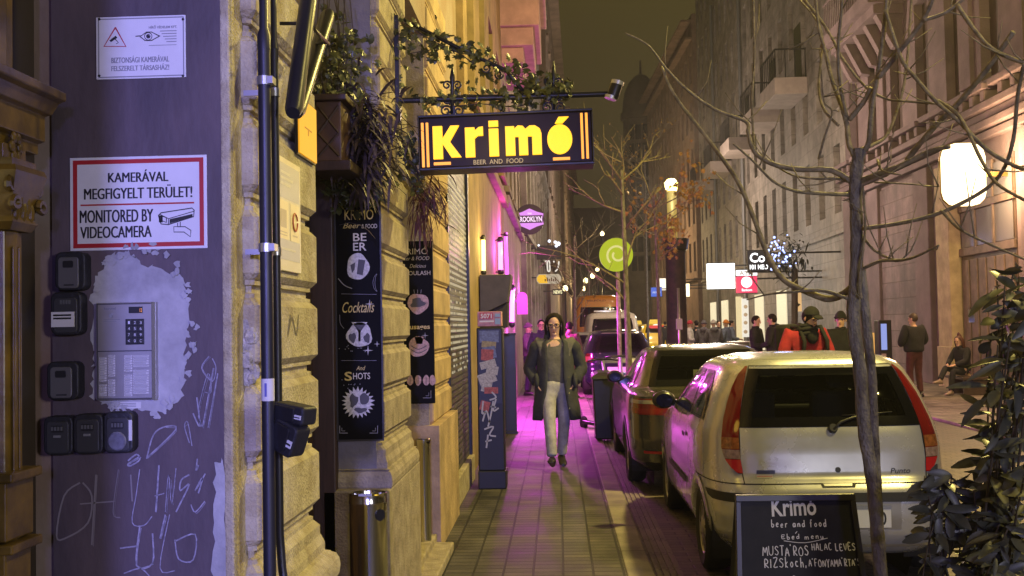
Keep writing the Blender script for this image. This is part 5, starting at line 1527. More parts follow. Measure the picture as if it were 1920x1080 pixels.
PU.patch([(.639, -.08, .09), (.653, -.085, .095)], SILV, 'handle_lip', .008, 8)
def ontail(C, z0, z1, d0, d1, e): return [C.at(z0, d0) + C.nrm(z0, d0) * e, C.at(z0, d1) + C.nrm(z0, d1) * e, C.at(z1, d1) + C.nrm(z1, d1) * e, C.at(z1, d0) + C.nrm(z1, d0) * e]
q = MB(); text(q, 'Punto', ontail(PU, .708, .742, .345, .47, .004), .008, .25); q.build('lettering', M_trim, PU.T)
PU.patch([(.716, -.49, -.375), (.738, -.487, -.372)], mat('badge_blue', (.03, .035, .14), .4), 'badge', .003, 6)
q = MB(); PU.patch([(.690, -.49, -.39), (.712, -.49, -.39)], None, '', .003, 6, build=False, mb=q); q.build('badge_plate', mat('badge_grey', (.45, .40, .40), .4), PU.T)
q = MB(); PU.seam([(.70, -.487), (.70, -.393)], mb=q, w=.004, e=.0042); q.build('badge_line', mat('badge_red', (.4, .05, .08), .4), PU.T)
for sd in (1, -1):
    PU.patch([(.50, 1.25, 2.45), (.545, 1.22, 2.48)], M_rubber, 'side_moulding', .008, 20, sides=(sd,), yrows=True)
    PU.patch([(.84, 1.26, 1.42), (.87, 1.26, 1.42)], M_trim, 'door_handle', .012, 6, sides=(sd,), yrows=True)
q = MB(); q.tube([(.25, 1.62, 1.40), (.25, 1.62, 1.33), (.22, 1.60, 1.27)], .006, 6); q.ball((.03, 1.62, 1.28), (.10, .015, .035), 10, 6); q.build('rear_view_mirror', M_seat, PU.T)

# --- dark gold saloon in front of it
TB_SAL = [(.22, .80, .16, 4.48, 6), (.30, .86, .03, 4.56, 6.5), (.42, .88, 0, 4.6, 7), (.55, .885, 0, 4.6, 7.5), (.70, .885, .02, 4.58, 7.5), (.80, .88, .03, 4.45, 7.5), (.90, .873, .05, 4.15, 7), (.955, .862, .075, 3.75, 7), (.985, .845, .20, 3.35, 6.6), (1.0, .825, .44, 3.2, 6.3), (1.02, .80, .56, 3.08, 6), (1.1, .76, .70, 2.92, 5.6), (1.2, .71, .86, 2.7, 5.2), (1.3, .655, 1.04, 2.5, 5), (1.38, .60, 1.24, 2.3, 4.5), (1.415, .53, 1.42, 2.15, 4), (1.435, .40, 1.60, 2.0, 3.4), (1.442, .22, 1.72, 1.9, 3)]
OLIVE = paint('olive_grey_paint', (0.085, 0.08, 0.064), 0.55, 0.24)
SA = Car('parked_saloon', 'dark olive saloon parked between the silver hatchback and the wheelie bin', (1.57, 10.75, 0), TB_SAL, OLIVE, 4.6, (1.02, 3.7), 0.315, group='cars parked along the kerb')
SA.window([(1.03, -.66, .66), (1.2, -.60, .60), (1.38, -.52, .52)], 'rear', 'rear_window')
SA.window([(1.0, 1.50, 2.36), (1.12, 1.50, 2.36), (1.25, 1.52, 2.36), (1.35, 1.58, 2.30)], 'side', 'side_window', .03)
SA.window([(1.0, .98, 1.44), (1.12, 1.06, 1.44), (1.25, 1.20, 1.44), (1.34, 1.36, 1.46)], 'side', 'side_window', .03)
SA.window([(1.06, -.66, .66), (1.37, -.52, .52)], 'front', 'windscreen')
SA.body(); SA.wheels(.86); SA.cabin(.35, 1.0, 3.0, .70, 2.75, .98); SA.mirror(2.75, 1.02, M_black)
q = MB()
for sd in (1, -1): SA.seam([(.45, sd * .55), (.74, sd * .60), (.955, sd * .66)], mb=q)
SA.seam([(.45, -.55), (.45, .55)], mb=q); SA.seam([(.955, -.80), (.955, .80)], mb=q)
for sd in (1, -1):
    for y in (1.47, 2.46): SA.seam([(.34, sd * SA.side_d(y, .34)), (.98, sd * SA.side_d(y, .98))], mb=q)
q.build('panel_gap', M_seam, SA.T, smooth=True)
for sd in (1, -1):
    lo = SA.patch([(.78, .50, 1.02), (.82, .44, 1.10), (.88, .40, 1.14), (.935, .40, 1.12)], M_lred, 'tail_lamp', .008, 16, sides=(sd,))
    SA.patch([(.79, .60, .98), (.84, .56, 1.04)], mat('lamp_mid_red', (.22, .008, .012), .2, coat=.5), 'lamp_lens', .0105, 10, sides=(sd,), parent=lo)
    SA.patch([(.885, .44, 1.08), (.92, .44, 1.06)], mat('lamp_silver', (.5, .45, .42), .15, metal=.6), 'lamp_bezel', .0105, 10, sides=(sd,), parent=lo)
    SA.patch([(.405, .56, .78), (.43, .56, .78)], M_lred2, 'reflector', .006, 8, sides=(sd,))
    for y in (1.52, 2.5): SA.patch([(.80, y, y + .16), (.825, y, y + .16)], M_chrome, 'door_handle', .014, 5, sides=(sd,), yrows=True)
SA.patch([(.865, -.42, .42), (.89, -.42, .42)], M_chrome, 'chrome_strip', .009, 20)
SA.patch([(.23, -.7, .7), (.31, -.78, .78)], M_rubber, 'bumper_valance', .006, 20)
SA.patch([(.62, -.26, .26), (.73, -.26, .26)], M_plate, 'number_plate', .010, 6)
q = MB(); q.box(-.14, .02, 1.0, 1.008, 1.06, 1.18); q.box(.08, .42, 1.06, 1.07, 1.16, 1.26); q.build('windscreen_paper', mat('slip_paper', (0.62, 0.60, 0.58), 0.6), SA.T)

# --- further row: dark hatchback, silver car, white van, tall orange van, two taxis
def scale_tab(t, sw, sl, sh): return [(z * sh, w * sw, r * sl, f * sl, n) for z, w, r, f, n in t]
NAVY = paint('navy_paint', (0.02, 0.02, 0.05), 0.3, 0.2)
HB = Car('parked_hatchback', 'dark navy hatchback parked just beyond the olive saloon, a red tail lamp showing', (1.40, 25.6, 0), scale_tab(TB_HATCH, 1.06, 1.08, 1.06), NAVY, 4.1, (.72, 3.35), 0.31, group='cars parked along the kerb', N=140, dz=.04)
HB.window([(1.02, -.64, .64), (1.16, -.60, .60), (1.30, -.56, .56), (1.42, -.50, .50)], 'rear', 'rear_window')
HB.window([(1.06, .75, 2.55), (1.30, .85, 2.2), (1.40, 1.0, 2.0)], 'side', 'side_window', .03)
HB.window([(1.12, -.62, .62), (1.40, -.52, .52)], 'front', 'windscreen')
HB.body(); HB.wheels(.83)
for sd in (1, -1):
    lo = HB.patch([(.80, .62, .80), (.90, .58, .86), (1.0, .60, .80)], M_lred, 'tail_lamp', .008, 8, sides=(sd,))
    HB.patch([(.83, .64, .80), (.93, .64, .82)], glow('lit_tail_lamp', (1.0, 0.05, 0.10), 0.7), 'lit_lens', .012, 6, sides=(sd,), parent=lo)
HB.patch([(.56, -.27, .27), (.68, -.27, .27)], M_plate, 'number_plate', .006, 4)
HB.patch([(1.455, -.40, .40), (1.475, -.34, .34)], mat('roof_silver', (.4, .38, .34), .3, metal=.4), 'roof_edge', .01, 12)
GS = Car('parked_car', 'silver car half hidden behind the walking man, beyond the navy hatchback', (.84, 32.5, 0), scale_tab(TB_HATCH, 1.05, 1.05, 1.0), paint('dull_silver_paint', (.42, .41, .40), .4, .3), 4.0, (.72, 3.3), 0.30, group='cars parked along the kerb', N=100, dz=.06)
GS.window([(1.0, -.6, .6), (1.2, -.56, .56), (1.37, -.5, .5)], 'rear', 'rear_window'); GS.body(); GS.wheels(.82)
for sd in (1, -1): GS.patch([(.75, .62, .72), (.9, .62, .78), (1.1, .60, .68)], M_lred2, 'tail_lamp', .006, 5, sides=(sd,))
TB_VAN = [(.30, .88, .08, 4.9, 8), (.38, .94, .02, 5.0, 9), (.55, .96, 0, 5.05, 9), (.9, .97, .02, 4.95, 10), (1.05, .965, .03, 4.5, 10), (1.15, .955, .04, 4.1, 10), (1.5, .91, .08, 3.8, 10), (1.8, .86, .12, 3.55, 9), (1.9, .80, .17, 3.4, 7), (1.95, .66, .30, 3.2, 5), (1.965, .4, .6, 2.8, 4)]
VW = Car('parked_van', 'white van with a dark rear window parked before the tall orange van', (1.87, 37.5, 0), scale_tab(TB_VAN, .99, 1.0, 1.07), mat('white_paint', (.62, .58, .50), .35, coat=.6, var=.08, scale=2), 5.0, (1.0, 4.0), 0.33, cat='van', group='vans parked along the kerb', N=120, dz=.06)
VW.window([(1.30, -.72, .72), (1.6, -.70, .70), (1.88, -.64, .64)], 'rear', 'rear_window', .05); VW.body(); VW.wheels(.92)
for sd in (1, -1): VW.patch([(.8, .84, .98), (1.25, .84, .98)], M_lred2, 'tail_lamp', .008, 5, sides=(sd,))
q = MB(); q.box(-.6, .6, 1.0, 1.2, 2.12, 2.17); q.ball((-.2, 1.1, 2.22), .06, 8, 6); q.ball((.05, 1.1, 2.22), .05, 8, 6); q.tube([(-.5, 1.1, 2.05), (-.5, 1.1, 2.14)], .03, 6); q.tube([(.5, 1.1, 2.05), (.5, 1.1, 2.14)], .03, 6); q.build('roof_rack', mat('white_paint', (.62, .58, .50), .35), VW.T)
VO = Car('parked_van', 'tall orange delivery van with a high roof behind the white van', (1.62, 43.5, 0), scale_tab(TB_VAN, 1.03, 1.1, 1.46), mat('orange_paint', (.62, .24, .02), .4, coat=.5, var=.08, scale=2), 5.5, (1.1, 4.3), 0.35, cat='van', group='vans parked along the kerb', N=120, dz=.08)
VO.window([(1.60, -.76, .76), (2.0, -.74, .74), (2.38, -.70, .70)], 'rear', 'rear_window', .05); VO.body(); VO.wheels(.9)
for sd in (1, -1): VO.patch([(1.0, .86, .98), (1.7, .86, .98)], M_lred2, 'tail_lamp', .008, 5, sides=(sd,))
q = MB(); text(q, 'BELFÖLD', ontail(VO, 2.60, 2.68, -.45, .3, .01), .02); q.build('lettering', mat('dark_orange_print', (.2, .06, .01), .5), VO.T)
YEL = mat('taxi_yellow', (.75, .50, .01), .35, coat=.6, var=.06, scale=2)
def taxi(label, x, y, top):
    C = Car('taxi', label, (x, y, 0), scale_tab(TB_HATCH, 1.12, 1.15, 1.14), YEL, 4.3, (.76, 3.55), 0.33, cat='taxi', group='yellow taxis', N=110, dz=.06)
    C.window([(1.16, -.62, .62), (1.3, -.60, .60), (1.5, -.54, .54)], 'rear', 'rear_window'); C.window([(1.16, .8, 2.7), (1.5, 1.0, 2.1)], 'side', 'side_window', .03); C.body(); C.wheels(.86)
    for sd in (1, -1): C.patch([(.85, .66, .80), (1.1, .66, .84)], M_lred2, 'tail_lamp', .008, 5, sides=(sd,))
    q = MB(); q.prism([(-.30, 1.66), (.30, 1.66), (.24, 1.90), (-.24, 1.90)], 1.25, 1.5, 'y'); q.build('roof_sign', glow('taxi_sign_glow', (1.0, .62, .05), .9), C.T, bevel=.02)
    if top:
        C.patch([(1.40, -.30, .42), (1.47, -.42, .50), (1.56, -.40, .50)], glow('brake_glow', (1.0, .02, .03), .75), 'high_brake_lamp', .02, 10)
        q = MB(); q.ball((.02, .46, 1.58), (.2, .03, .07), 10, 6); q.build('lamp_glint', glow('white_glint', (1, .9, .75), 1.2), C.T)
    return C
taxi('yellow taxi with its red brake lamp lit, waiting in the roadway', 5.38, 60.0, True)
taxi('yellow taxi partly hidden ahead of the one with the red brake lamp', 5.6, 76.0, False)
lamp("taxi_fill_light", (5.2, 56.5, 2.6), 260, (1.0, .85, .5), .2)  # added lamp hanging in the air behind the taxi to brighten it
# ------------------------------------------------------------------ people
M_skin = mat('skin', (0.60, 0.37, 0.27), 0.55, var=0.12, scale=18)
M_hairdark = mat('dark_hair', (0.016, 0.011, 0.009), 0.75, var=0.5, scale=40, spec=0.2)
def cloth(name, c, rough=0.9): return mat(name, c, rough, var=0.35, scale=9, bump=0.35, bscale=28)

def skin_geo(nodes, edges, sub=2):
    """nodes: list of (co, (rx, ry)); first one is the root; returns plain mesh geometry of the grown surface"""
    me = bpy.data.meshes.new('grown'); me.from_pydata([n[0] for n in nodes], edges, [])
    o = bpy.data.objects.new('grown', me); COL.objects.link(o)
    o.modifiers.new('skin', 'SKIN').use_smooth_shade = True
    sv = me.skin_vertices[0].data
    for i, n in enumerate(nodes):
        r = n[1] if isinstance(n[1], tuple) else (n[1], n[1]); sv[i].radius = r; sv[i].use_root = (i == 0)
    if sub:
        md = o.modifiers.new('sub', 'SUBSURF'); md.levels = sub; md.render_levels = sub
    dg = bpy.context.evaluated_depsgraph_get(); dg.update()
    m2 = bpy.data.meshes.new_from_object(o.evaluated_get(dg))
    vs = [tuple(v.co) for v in m2.vertices]; fs = [tuple(p.vertices) for p in m2.polygons]
    bpy.data.objects.remove(o); bpy.data.meshes.remove(me); bpy.data.meshes.remove(m2)
    return vs, fs

STAND = dict(pelvis=(0, 0, .95), spine=(0, -.01, 1.12), chest=(0, 0, 1.30), neck=(0, .01, 1.47), head=(0, -.01, 1.61),
             shL=(.185, .0, 1.41), elL=(.25, .03, 1.14), wrL=(.255, -.06, .90), shR=(-.185, .0, 1.41), elR=(-.25, .03, 1.14), wrR=(-.255, -.06, .90),
             hipL=(.095, 0, .90), knL=(.105, -.02, .50), anL=(.11, .03, .09), hipR=(-.095, 0, .90), knR=(-.105, -.02, .50), anR=(-.11, .03, .09))

def person(label, loc, rz, H=1.75, pose=None, top=None, legs=None, shoe=None, hair=M_hairdark, group=None, bulk=1.0, coat_hem=None, hat=None, hair_len=0.0, glasses=False, open_coat=None, pack=None, scarf=None, hands=True, collar=True, hood=False, fine=False, hatshape='beanie'):
    T = thing('person', label, 'person', loc, group, rz, world=False)
    j = dict(STAND)
    if pose: j.update(pose)
    k = H / 1.75
    j = {a: Vector(v) * k for a, v in j.items()}
    V = lambda a, b_, t: j[a].lerp(j[b_], t)
    hd = j['head']; up = (hd - j['neck']).normalized(); fw = Vector(pose.get('face', (0, -1, 0)) if pose else (0, -1, 0)).normalized()
    fw = (fw - up * fw.dot(up)).normalized(); rt = fw.cross(up)
    HS = k * (1.05 if open_coat else 0.98)
    # --- body, one mesh
    nodes = [(j['pelvis'], (.13 * k, .09 * k)), (j['spine'], (.125 * k, .085 * k)), (j['chest'], (.15 * k, .10 * k)), (j['neck'], .052 * k),
             (hd - up * .085 * HS + fw * .012 * HS, (.052 * HS, .058 * HS)), (hd, (.074 * HS, .088 * HS)), (hd + up * .07 * HS, (.070 * HS, .082 * HS)), (hd + up * .108 * HS, (.036 * HS, .045 * HS))]
    E = [(0, 1), (1, 2), (2, 3), (3, 4), (4, 5), (5, 6), (6, 7)]
    for s_ in 'LR':
        b0 = len(nodes)
        nodes += [(j['sh' + s_], .058 * k), (V('sh' + s_, 'el' + s_, .5), .048 * k), (j['el' + s_], .040 * k), (V('el' + s_, 'wr' + s_, .5), .036 * k), (j['wr' + s_], .026 * k)]
        E += [(2, b0), (b0, b0 + 1), (b0 + 1, b0 + 2), (b0 + 2, b0 + 3), (b0 + 3, b0 + 4)]
        b1 = len(nodes)
        nodes += [(j['hip' + s_], .085 * k), (V('hip' + s_, 'kn' + s_, .5), .072 * k), (j['kn' + s_], .052 * k), (V('kn' + s_, 'an' + s_, .4), .05 * k), (j['an' + s_], .034 * k)]
        E += [(0, b1), (b1, b1 + 1), (b1 + 1, b1 + 2), (b1 + 2, b1 + 3), (b1 + 3, b1 + 4)]
    vs, fs = skin_geo(nodes, E, 2)
    q = MB(); q.add(vs, fs)
    FR = Matrix((rt, fw, up)).transposed().to_4x4(); FR.translation = hd      # head frame: x right, y forward, z up
    q.tube([FR @ Vector((0, .078 * HS, .018 * HS)), FR @ Vector((0, .098 * HS, -.012 * HS)), FR @ Vector((0, .094 * HS, -.026 * HS)), FR @ Vector((0, .07 * HS, -.03 * HS))], [.008 * HS, .013 * HS, .015 * HS, .008 * HS], 8)
    for sx in (-1, 1):
        q.ball((sx * .078 * HS, -.005 * HS, -.005 * HS), (.010 * HS, .02 * HS, .030 * HS), 8, 6, FR)
        q.ball((sx * .033 * HS, .074 * HS, .034 * HS), (.022 * HS, .012 * HS, .006 * HS), 8, 5, FR)
    q.ball((0, .078 * HS, -.058 * HS), (.024 * HS, .010 * HS, .007 * HS), 8, 5, FR)
    q.ball((0, .072 * HS, -.088 * HS), (.028 * HS, .018 * HS, .018 * HS), 8, 6, FR)
    if hands:
        for s_ in 'LR':
            w = j['wr' + s_]; d = (w - j['el' + s_]).normalized(); side = Vector(pose.get('palm' + s_, (1, 0, 0)) if pose else (1, 0, 0)); side = (side - d * side.dot(d)).normalized(); n = d.cross(side)
            q.loft([[w + d * t * k + (side * math.cos(a) * wd + n * math.sin(a) * th) * k for a in [i * .785 for i in range(8)]] for t, wd, th in ((-.01, .022, .02), (.02, .033, .017), (.06, .041, .015), (.09, .040, .013), (.1, .034, .010))])
            for fi, (off, ln_) in enumerate(((-.030, .062), (-.010, .074), (.011, .069), (.031, .052))):
                b0 = w + (d * .09 + side * off) * k; cur = n * (1 if s_ == 'L' else -1)
                q.tube([b0, b0 + (d * ln_ * .5 + cur * .008) * k, b0 + (d * ln_ * .85 + cur * .026) * k, b0 + (d * ln_ + cur * .042) * k], [.0092 * k, .0088 * k, .008 * k, .006 * k], 6)
            sg = -1
            b0 = w + (d * .03 + side * sg * .03) * k; q.tube([b0, b0 + (d * .03 + side * sg * .022) * k, b0 + (d * .062 + side * sg * .026) * k], [.012 * k, .0105 * k, .007 * k], 6)
    q.build('body', M_skin, T, smooth=True)
    # --- face details
    q = MB()
    for sx in (-1, 1): q.ball((sx * .032 * HS, .079 * HS, .016 * HS), (.013 * HS, .008 * HS, .007 * HS), 8, 5, FR)
    q.build('eyes', mat('eye_dark', (.03, .022, .02), .3), T, smooth=True)
    q = MB(); q.ball((0, .0845 * HS, -.058 * HS), (.022 * HS, .006 * HS, .0045 * HS), 8, 5, FR); q.build('mouth', mat('lips', (.28, .11, .09), .5), T, smooth=True)
    if glasses:
        q = MB()
        for sx in (-1, 1):
            q.tube([FR @ Vector((sx * .034 * HS + .028 * HS * math.cos(a), .096 * HS - .006 * HS * abs(math.cos(a)), .012 * HS + .021 * HS * math.sin(a))) for a in [i * .5236 for i in range(13)]], .0036, 6)
            q.tube([FR @ Vector((sx * .062 * HS, .09 * HS, .018 * HS)), FR @ Vector((sx * .082 * HS, .04 * HS, .018 * HS)), FR @ Vector((sx * .083 * HS, -.01 * HS, .012 * HS))], .003, 6)
        q.tube([FR @ Vector((-.008 * HS, .097 * HS, .016 * HS)), FR @ Vector((.008 * HS, .097 * HS, .016 * HS))], .003, 6)
        q.build('glasses', M_black, T, smooth=True)
    # --- hair or hat
    def cap_shell(rx_, ry_, rz_, c, zmin_front, zmin_back, mm, name, n=22, m_=9):
        q = MB(); loops = []
        for i in range(m_ + 1):
            row = []
            for t in range(n):
                a = 6.2832 * t / n; bk = (1 - math.sin(a)) / 2
                zlow = lerp(zmin_front, zmin_back, min(1, bk * 1.5)); lo = math.asin(max(-1, min(1, zlow / rz_)))
                el = lerp(lo, math.pi / 2 - .02, i / m_); wob = 1 + .025 * math.sin(7 * a + 3 * el)
                row.append(Vector((rx_ * math.cos(el) * math.cos(a) * wob, ry_ * math.cos(el) * math.sin(a) * wob, rz_ * math.sin(el))) + Vector(c))
            loops.append([FR @ (p * HS) for p in row])
        q.loft(loops, True); return q.build(name, mm, T, smooth=True)
    if hat is None:
        cap_shell(.084, .100, .106, (0, -.010, .022), .096 if hair_len > .03 else .078, -.085 - min(hair_len, .03), hair, 'hair')
        if hair_len > .03:
            q = MB()
            for sx in (-1, 1):
                loops = []
                for z, ex, wd in ((.115, .030, .02), (.085, .066, .028), (.03, .090, .034), (-.03, .097, .038), (-.08, .094, .038), (-.075 - hair_len, .086, .030), (-.10 - hair_len, .078, .010)):
                    loops.append([FR @ (Vector((sx * (ex + .014 * math.cos(a)), -.022 + wd * 1.5 * math.sin(a), z)) * HS) for a in [i * .785 for i in range(8)]])
                q.loft(loops)
            q.ball((0, -.062, -.06), (.075, .045, .09 + hair_len), 12, 8, FR @ Matrix.Scale(HS, 4)); q.build('hair_length', hair, T, smooth=True)
    else:
        if hatshape == 'beanie':
            cap_shell(.090, .104, .128, (0, -.008, .024), .035, -.02, hat, 'hat')
            q = MB(); q.tube([FR @ (Vector((.092 * math.cos(a), -.008 + .107 * math.sin(a), .058 - .03 * (1 - math.sin(a)) / 2)) * HS) for a in [i * .2856 for i in range(23)]], .014 * HS, 6); q.build('hat_brim', hat, T, smooth=True)
        else:
            cap_shell(.090, .104, .115, (0, -.006, .024), .05, .0, hat, 'cap')
            q = MB(); q.loft([[FR @ (Vector((x * (1 - .1 * t), .085 + .075 * t * (1 - (x / .075) ** 2 * .6), .062 - .012 * t + dz)) * HS) for x, dz in ((-.075, 0), (-.04, .012), (0, .016), (.04, .012), (.075, 0), (.04, .006), (0, .01), (-.04, .006))] for t in (0, .5, 1)]); q.build('cap_peak', hat, T, smooth=True)
        if hair_len > 0: cap_shell(.088, .100, .10, (0, -.016, .01), .05, -.09 - hair_len, hair, 'hair')
    # --- trousers
    if legs:
        n2 = [(j['pelvis'] + Vector((0, 0, .06 * k)), (.155 * k * min(bulk, 1.15), .11 * k)), (j['pelvis'] - Vector((0, 0, .03 * k)), (.165 * k, .12 * k))]; E2 = [(0, 1)]
        for s_ in 'LR':
            b0 = len(n2); n2 += [(V('hip' + s_, 'kn' + s_, .15), .10 * k), (V('hip' + s_, 'kn' + s_, .55), .088 * k), (j['kn' + s_], .072 * k), (V('kn' + s_, 'an' + s_, .5), .066 * k), (V('kn' + s_, 'an' + s_, .86), .062 * k), (V('kn' + s_, 'an' + s_, .97), .064 * k)]
            E2 += [(1, b0)] + [(b0 + i, b0 + i + 1) for i in range(5)]
        vs, fs = skin_geo(n2, E2, 2); q = MB(); q.add(vs, fs); q.build('trousers', legs, T, smooth=True)
    # --- shoes
    for s_ in 'LR':
        a = j['an' + s_]; d = Vector(pose.get('toe' + s_, (0.12 if s_ == 'L' else -.12, -1, -.0)) if pose else (0.12 if s_ == 'L' else -.12, -1, 0)).normalized()
        sd = d.cross(Vector((0, 0, 1))).normalized(); u = sd.cross(d).normalized()
        q = MB(); loops = []
        for t, wd, ht in ((-.075, .028, .05), (-.05, .040, .095), (0.0, .042, .11), (.05, .043, .085), (.11, .049, .062), (.155, .046, .05), (.185, .030, .035)):
            c = a + d * t * k - u * .085 * k
            loops.append([c + (sd * wd * math.cos(x) + u * (max(0, ht * (.5 + .5 * math.sin(x)) ) )) * k for x in [i * .6283 for i in range(10)]])
        q.loft(loops); q.build('shoe', shoe or M_black, T, smooth=True, angle=60)
    # --- upper garment
    if top:
        B_ = bulk
        n3 = [(j['chest'] - Vector((0, 0, .02)), (.178 * k * B_, .128 * k * B_)), (j['spine'], (.168 * k * B_, .122 * k * B_)), (j['pelvis'].lerp(j['spine'], .25), (.172 * k * B_, .125 * k * B_)), (V('chest', 'neck', .62), (.105 * k, .085 * k)), (V('chest', 'neck', .92), (.066 * k, .066 * k))]
        E3 = [(0, 1), (1, 2), (0, 3), (3, 4)]
        if not coat_hem: n3.append((j['pelvis'] - Vector((0, 0, .04 * k)), (.172 * k * B_, .128 * k * B_))); E3.append((2, 5))
        for s_ in 'LR':
            b0 = len(n3); n3 += [(j['sh' + s_], .078 * k * B_), (V('sh' + s_, 'el' + s_, .5), .068 * k * B_), (j['el' + s_], .062 * k * B_), (V('el' + s_, 'wr' + s_, .5), .055 * k * B_), (V('el' + s_, 'wr' + s_, .96), .046 * k * B_)]
            E3 += [(0, b0)] + [(b0 + i, b0 + i + 1) for i in range(4)]
        vs, fs = skin_geo(n3, E3, 2); q = MB(); q.add(vs, fs)
        if coat_hem and not open_coat:
            z1 = (j['spine'].z + j['pelvis'].z) / 2; loops = []
            c0 = j['pelvis']
            for i in range(7):
                t = i / 6; z = lerp(z1, coat_hem * k, t)
                loops.append([(c0.x + (.175 + .05 * t) * k * B_ * math.cos(a) * (1 + .03 * t * math.sin(6 * a)), c0.y + (.13 + .05 * t) * k * B_ * math.sin(a), z) for a in [x * .314159 for x in range(20)]])
            q.loft(loops)
        g = q.build('jacket' if not open_coat else 'jumper', top, T, smooth=True)
        if collar and not open_coat:
            q = MB(); nk = V('chest', 'neck', .80)
            q.loft([[nk + Vector((r_ * k * math.cos(a), r_ * k * .95 * math.sin(a), z * k)) for a in [i * .5236 for i in range(12)]] for r_, z in ((.082, -.02), (.086, .03), (.080, .075), (.066, .075), (.064, .0))]); q.build('collar', top, g, smooth=True)
        if hood:
            q = MB(); nk = V('chest', 'neck', .8) - Vector(fw) * .09; q.ball(nk, (.13 * k, .08 * k, .085 * k), 12, 8); q.build('hood', top, g, smooth=True)
    if scarf:
        q = MB(); nk = V('chest', 'neck', .9)
        for z, r_ in ((-.03, .095), (.02, .10), (.06, .09)): q.tube([nk + Vector((r_ * math.cos(a) * k, r_ * .9 * math.sin(a) * k, z * k + .008 * math.sin(3 * a))) for a in [i * .3307 for i in range(20)]], .026 * k, 8)
        fr_ = Vector((fw.x, fw.y, 0)).normalized()
        q.ball(nk + fr_ * .08 * k - Vector((0, 0, .06 * k)), (.07 * k, .05 * k, .09 * k), 10, 8)
        q.build('scarf', scarf, T, smooth=True)
    if pack:
        b_ = -Vector((fw.x, fw.y, 0)).normalized(); yc = j['chest'] + b_ * .22 * k
        M_ = Matrix.Translation(yc) @ b_.to_track_quat('Y', 'Z').to_matrix().to_4x4()
        q = MB(); q.box(-.17 * k, .17 * k, -.09 * k, .11 * k, -.30 * k, .22 * k, M_); pk = q.build('backpack', pack, T, bevel=.05)
        q = MB()
        for sx in (-1, 1):
            s_ = j['shL' if sx > 0 else 'shR'] ; f_ = -b_
            q.tube([s_.lerp(j['neck'], .45) + b_ * .08 * k + Vector((0, 0, .05 * k)), s_.lerp(j['neck'], .40) + f_ * .06 * k + Vector((0, 0, .06 * k)), s_.lerp(j['neck'], .35) + f_ * .145 * k - Vector((0, 0, .10 * k)), s_.lerp(j['chest'], .3) + f_ * .14 * k - Vector((0, 0, .25 * k))], .024 * k, 6)
        q.build('strap', pack, pk, smooth=True)
    if open_coat:
        cm, hem = open_coat
        q = MB(); rows = []
        prof = [(1.485, .085, .085, 62), (1.45, .125, .105, 40), (1.405, .185, .125, 32), (1.33, .205, .145, 27), (1.15, .21, .15, 25), (1.0, .222, .16, 25), (.85, .24, .17, 27), (.70, .262, .185, 31), (hem, .275, .195, 36)]
        n = 40
        for z, rx_, ry_, op in prof:
            row = []
            for i in range(n + 1):
                a = R(-90 + op + (360 - 2 * op) * i / n); f = 1 + (.05 * math.sin(9 * a + z * 3) * max(0, (1.1 - z)))
                row.append(Vector((rx_ * f * math.cos(a), ry_ * f * math.sin(a) + .005, z)) * k)
            rows.append(row)
        vs = [p for r_ in rows for p in r_]; fs = [(r_ * (n + 1) + i, r_ * (n + 1) + i + 1, (r_ + 1) * (n + 1) + i + 1, (r_ + 1) * (n + 1) + i) for r_ in range(len(rows) - 1) for i in range(n)]
        q.add(vs, fs); co = q.build('coat', cm, T, smooth=True, solid=.014)
        for s_ in 'LR':
            sg = 1 if s_ == 'L' else -1
            pts = smoothline([j['sh' + s_] + Vector((-.05 * sg, 0, -.005)) * k, j['sh' + s_] + Vector((.022 * sg, 0, -.045)) * k, V('sh' + s_, 'el' + s_, .5), j['el' + s_], V('el' + s_, 'wr' + s_, .5), V('el' + s_, 'wr' + s_, .97)], 3)
            m_ = len(pts) - 1; q = MB(); q.tube(pts, [k * interp([(0, .055), (.2, .075), (.45, .073), (.65, .070), (1, .062)], i / m_) * (1 + .05 * math.sin(i * 2.1)) for i in range(m_ + 1)], 12); q.build('sleeve', cm, co, smooth=True)
        q = MB()
        for sg in (-1, 1):     # collar, turned up a little and folded out
            loops = []
            for t in range(9):
                a = R(90 + sg * (10 + 13.5 * t)); loops.append([Vector(((.078 + .012 * w_) * math.cos(a) * (1 + .12 * w_), (.075 + .02 * w_) * math.sin(a), 1.47 + zz - .010 * max(0, t - 4) ** 1.5)) * k for w_, zz in ((0, 0), (.2, .075), (1.4, .07), (2.2, .0), (2.0, -.02))])
            q.loft(loops)
        q.build('collar', cm, co, smooth=True)
        q = MB()
        for z in (1.02, .84, .67): q.ball((.128 * k + .02, -.150 * k - .02 * (1.1 - z), z * k), .009, 8, 6)
        q.build('snap_button', mat('snap_metal', (.6, .6, .6), .25, metal=1), co, smooth=True)
        for sg in (-1, 1):
            q = MB(); q.ball((sg * .215 * k, -.085 * k, .98 * k), (.03 * k, .055 * k, .09 * k), 10, 8); q.build('pocket', cm, co, smooth=True)
    return T

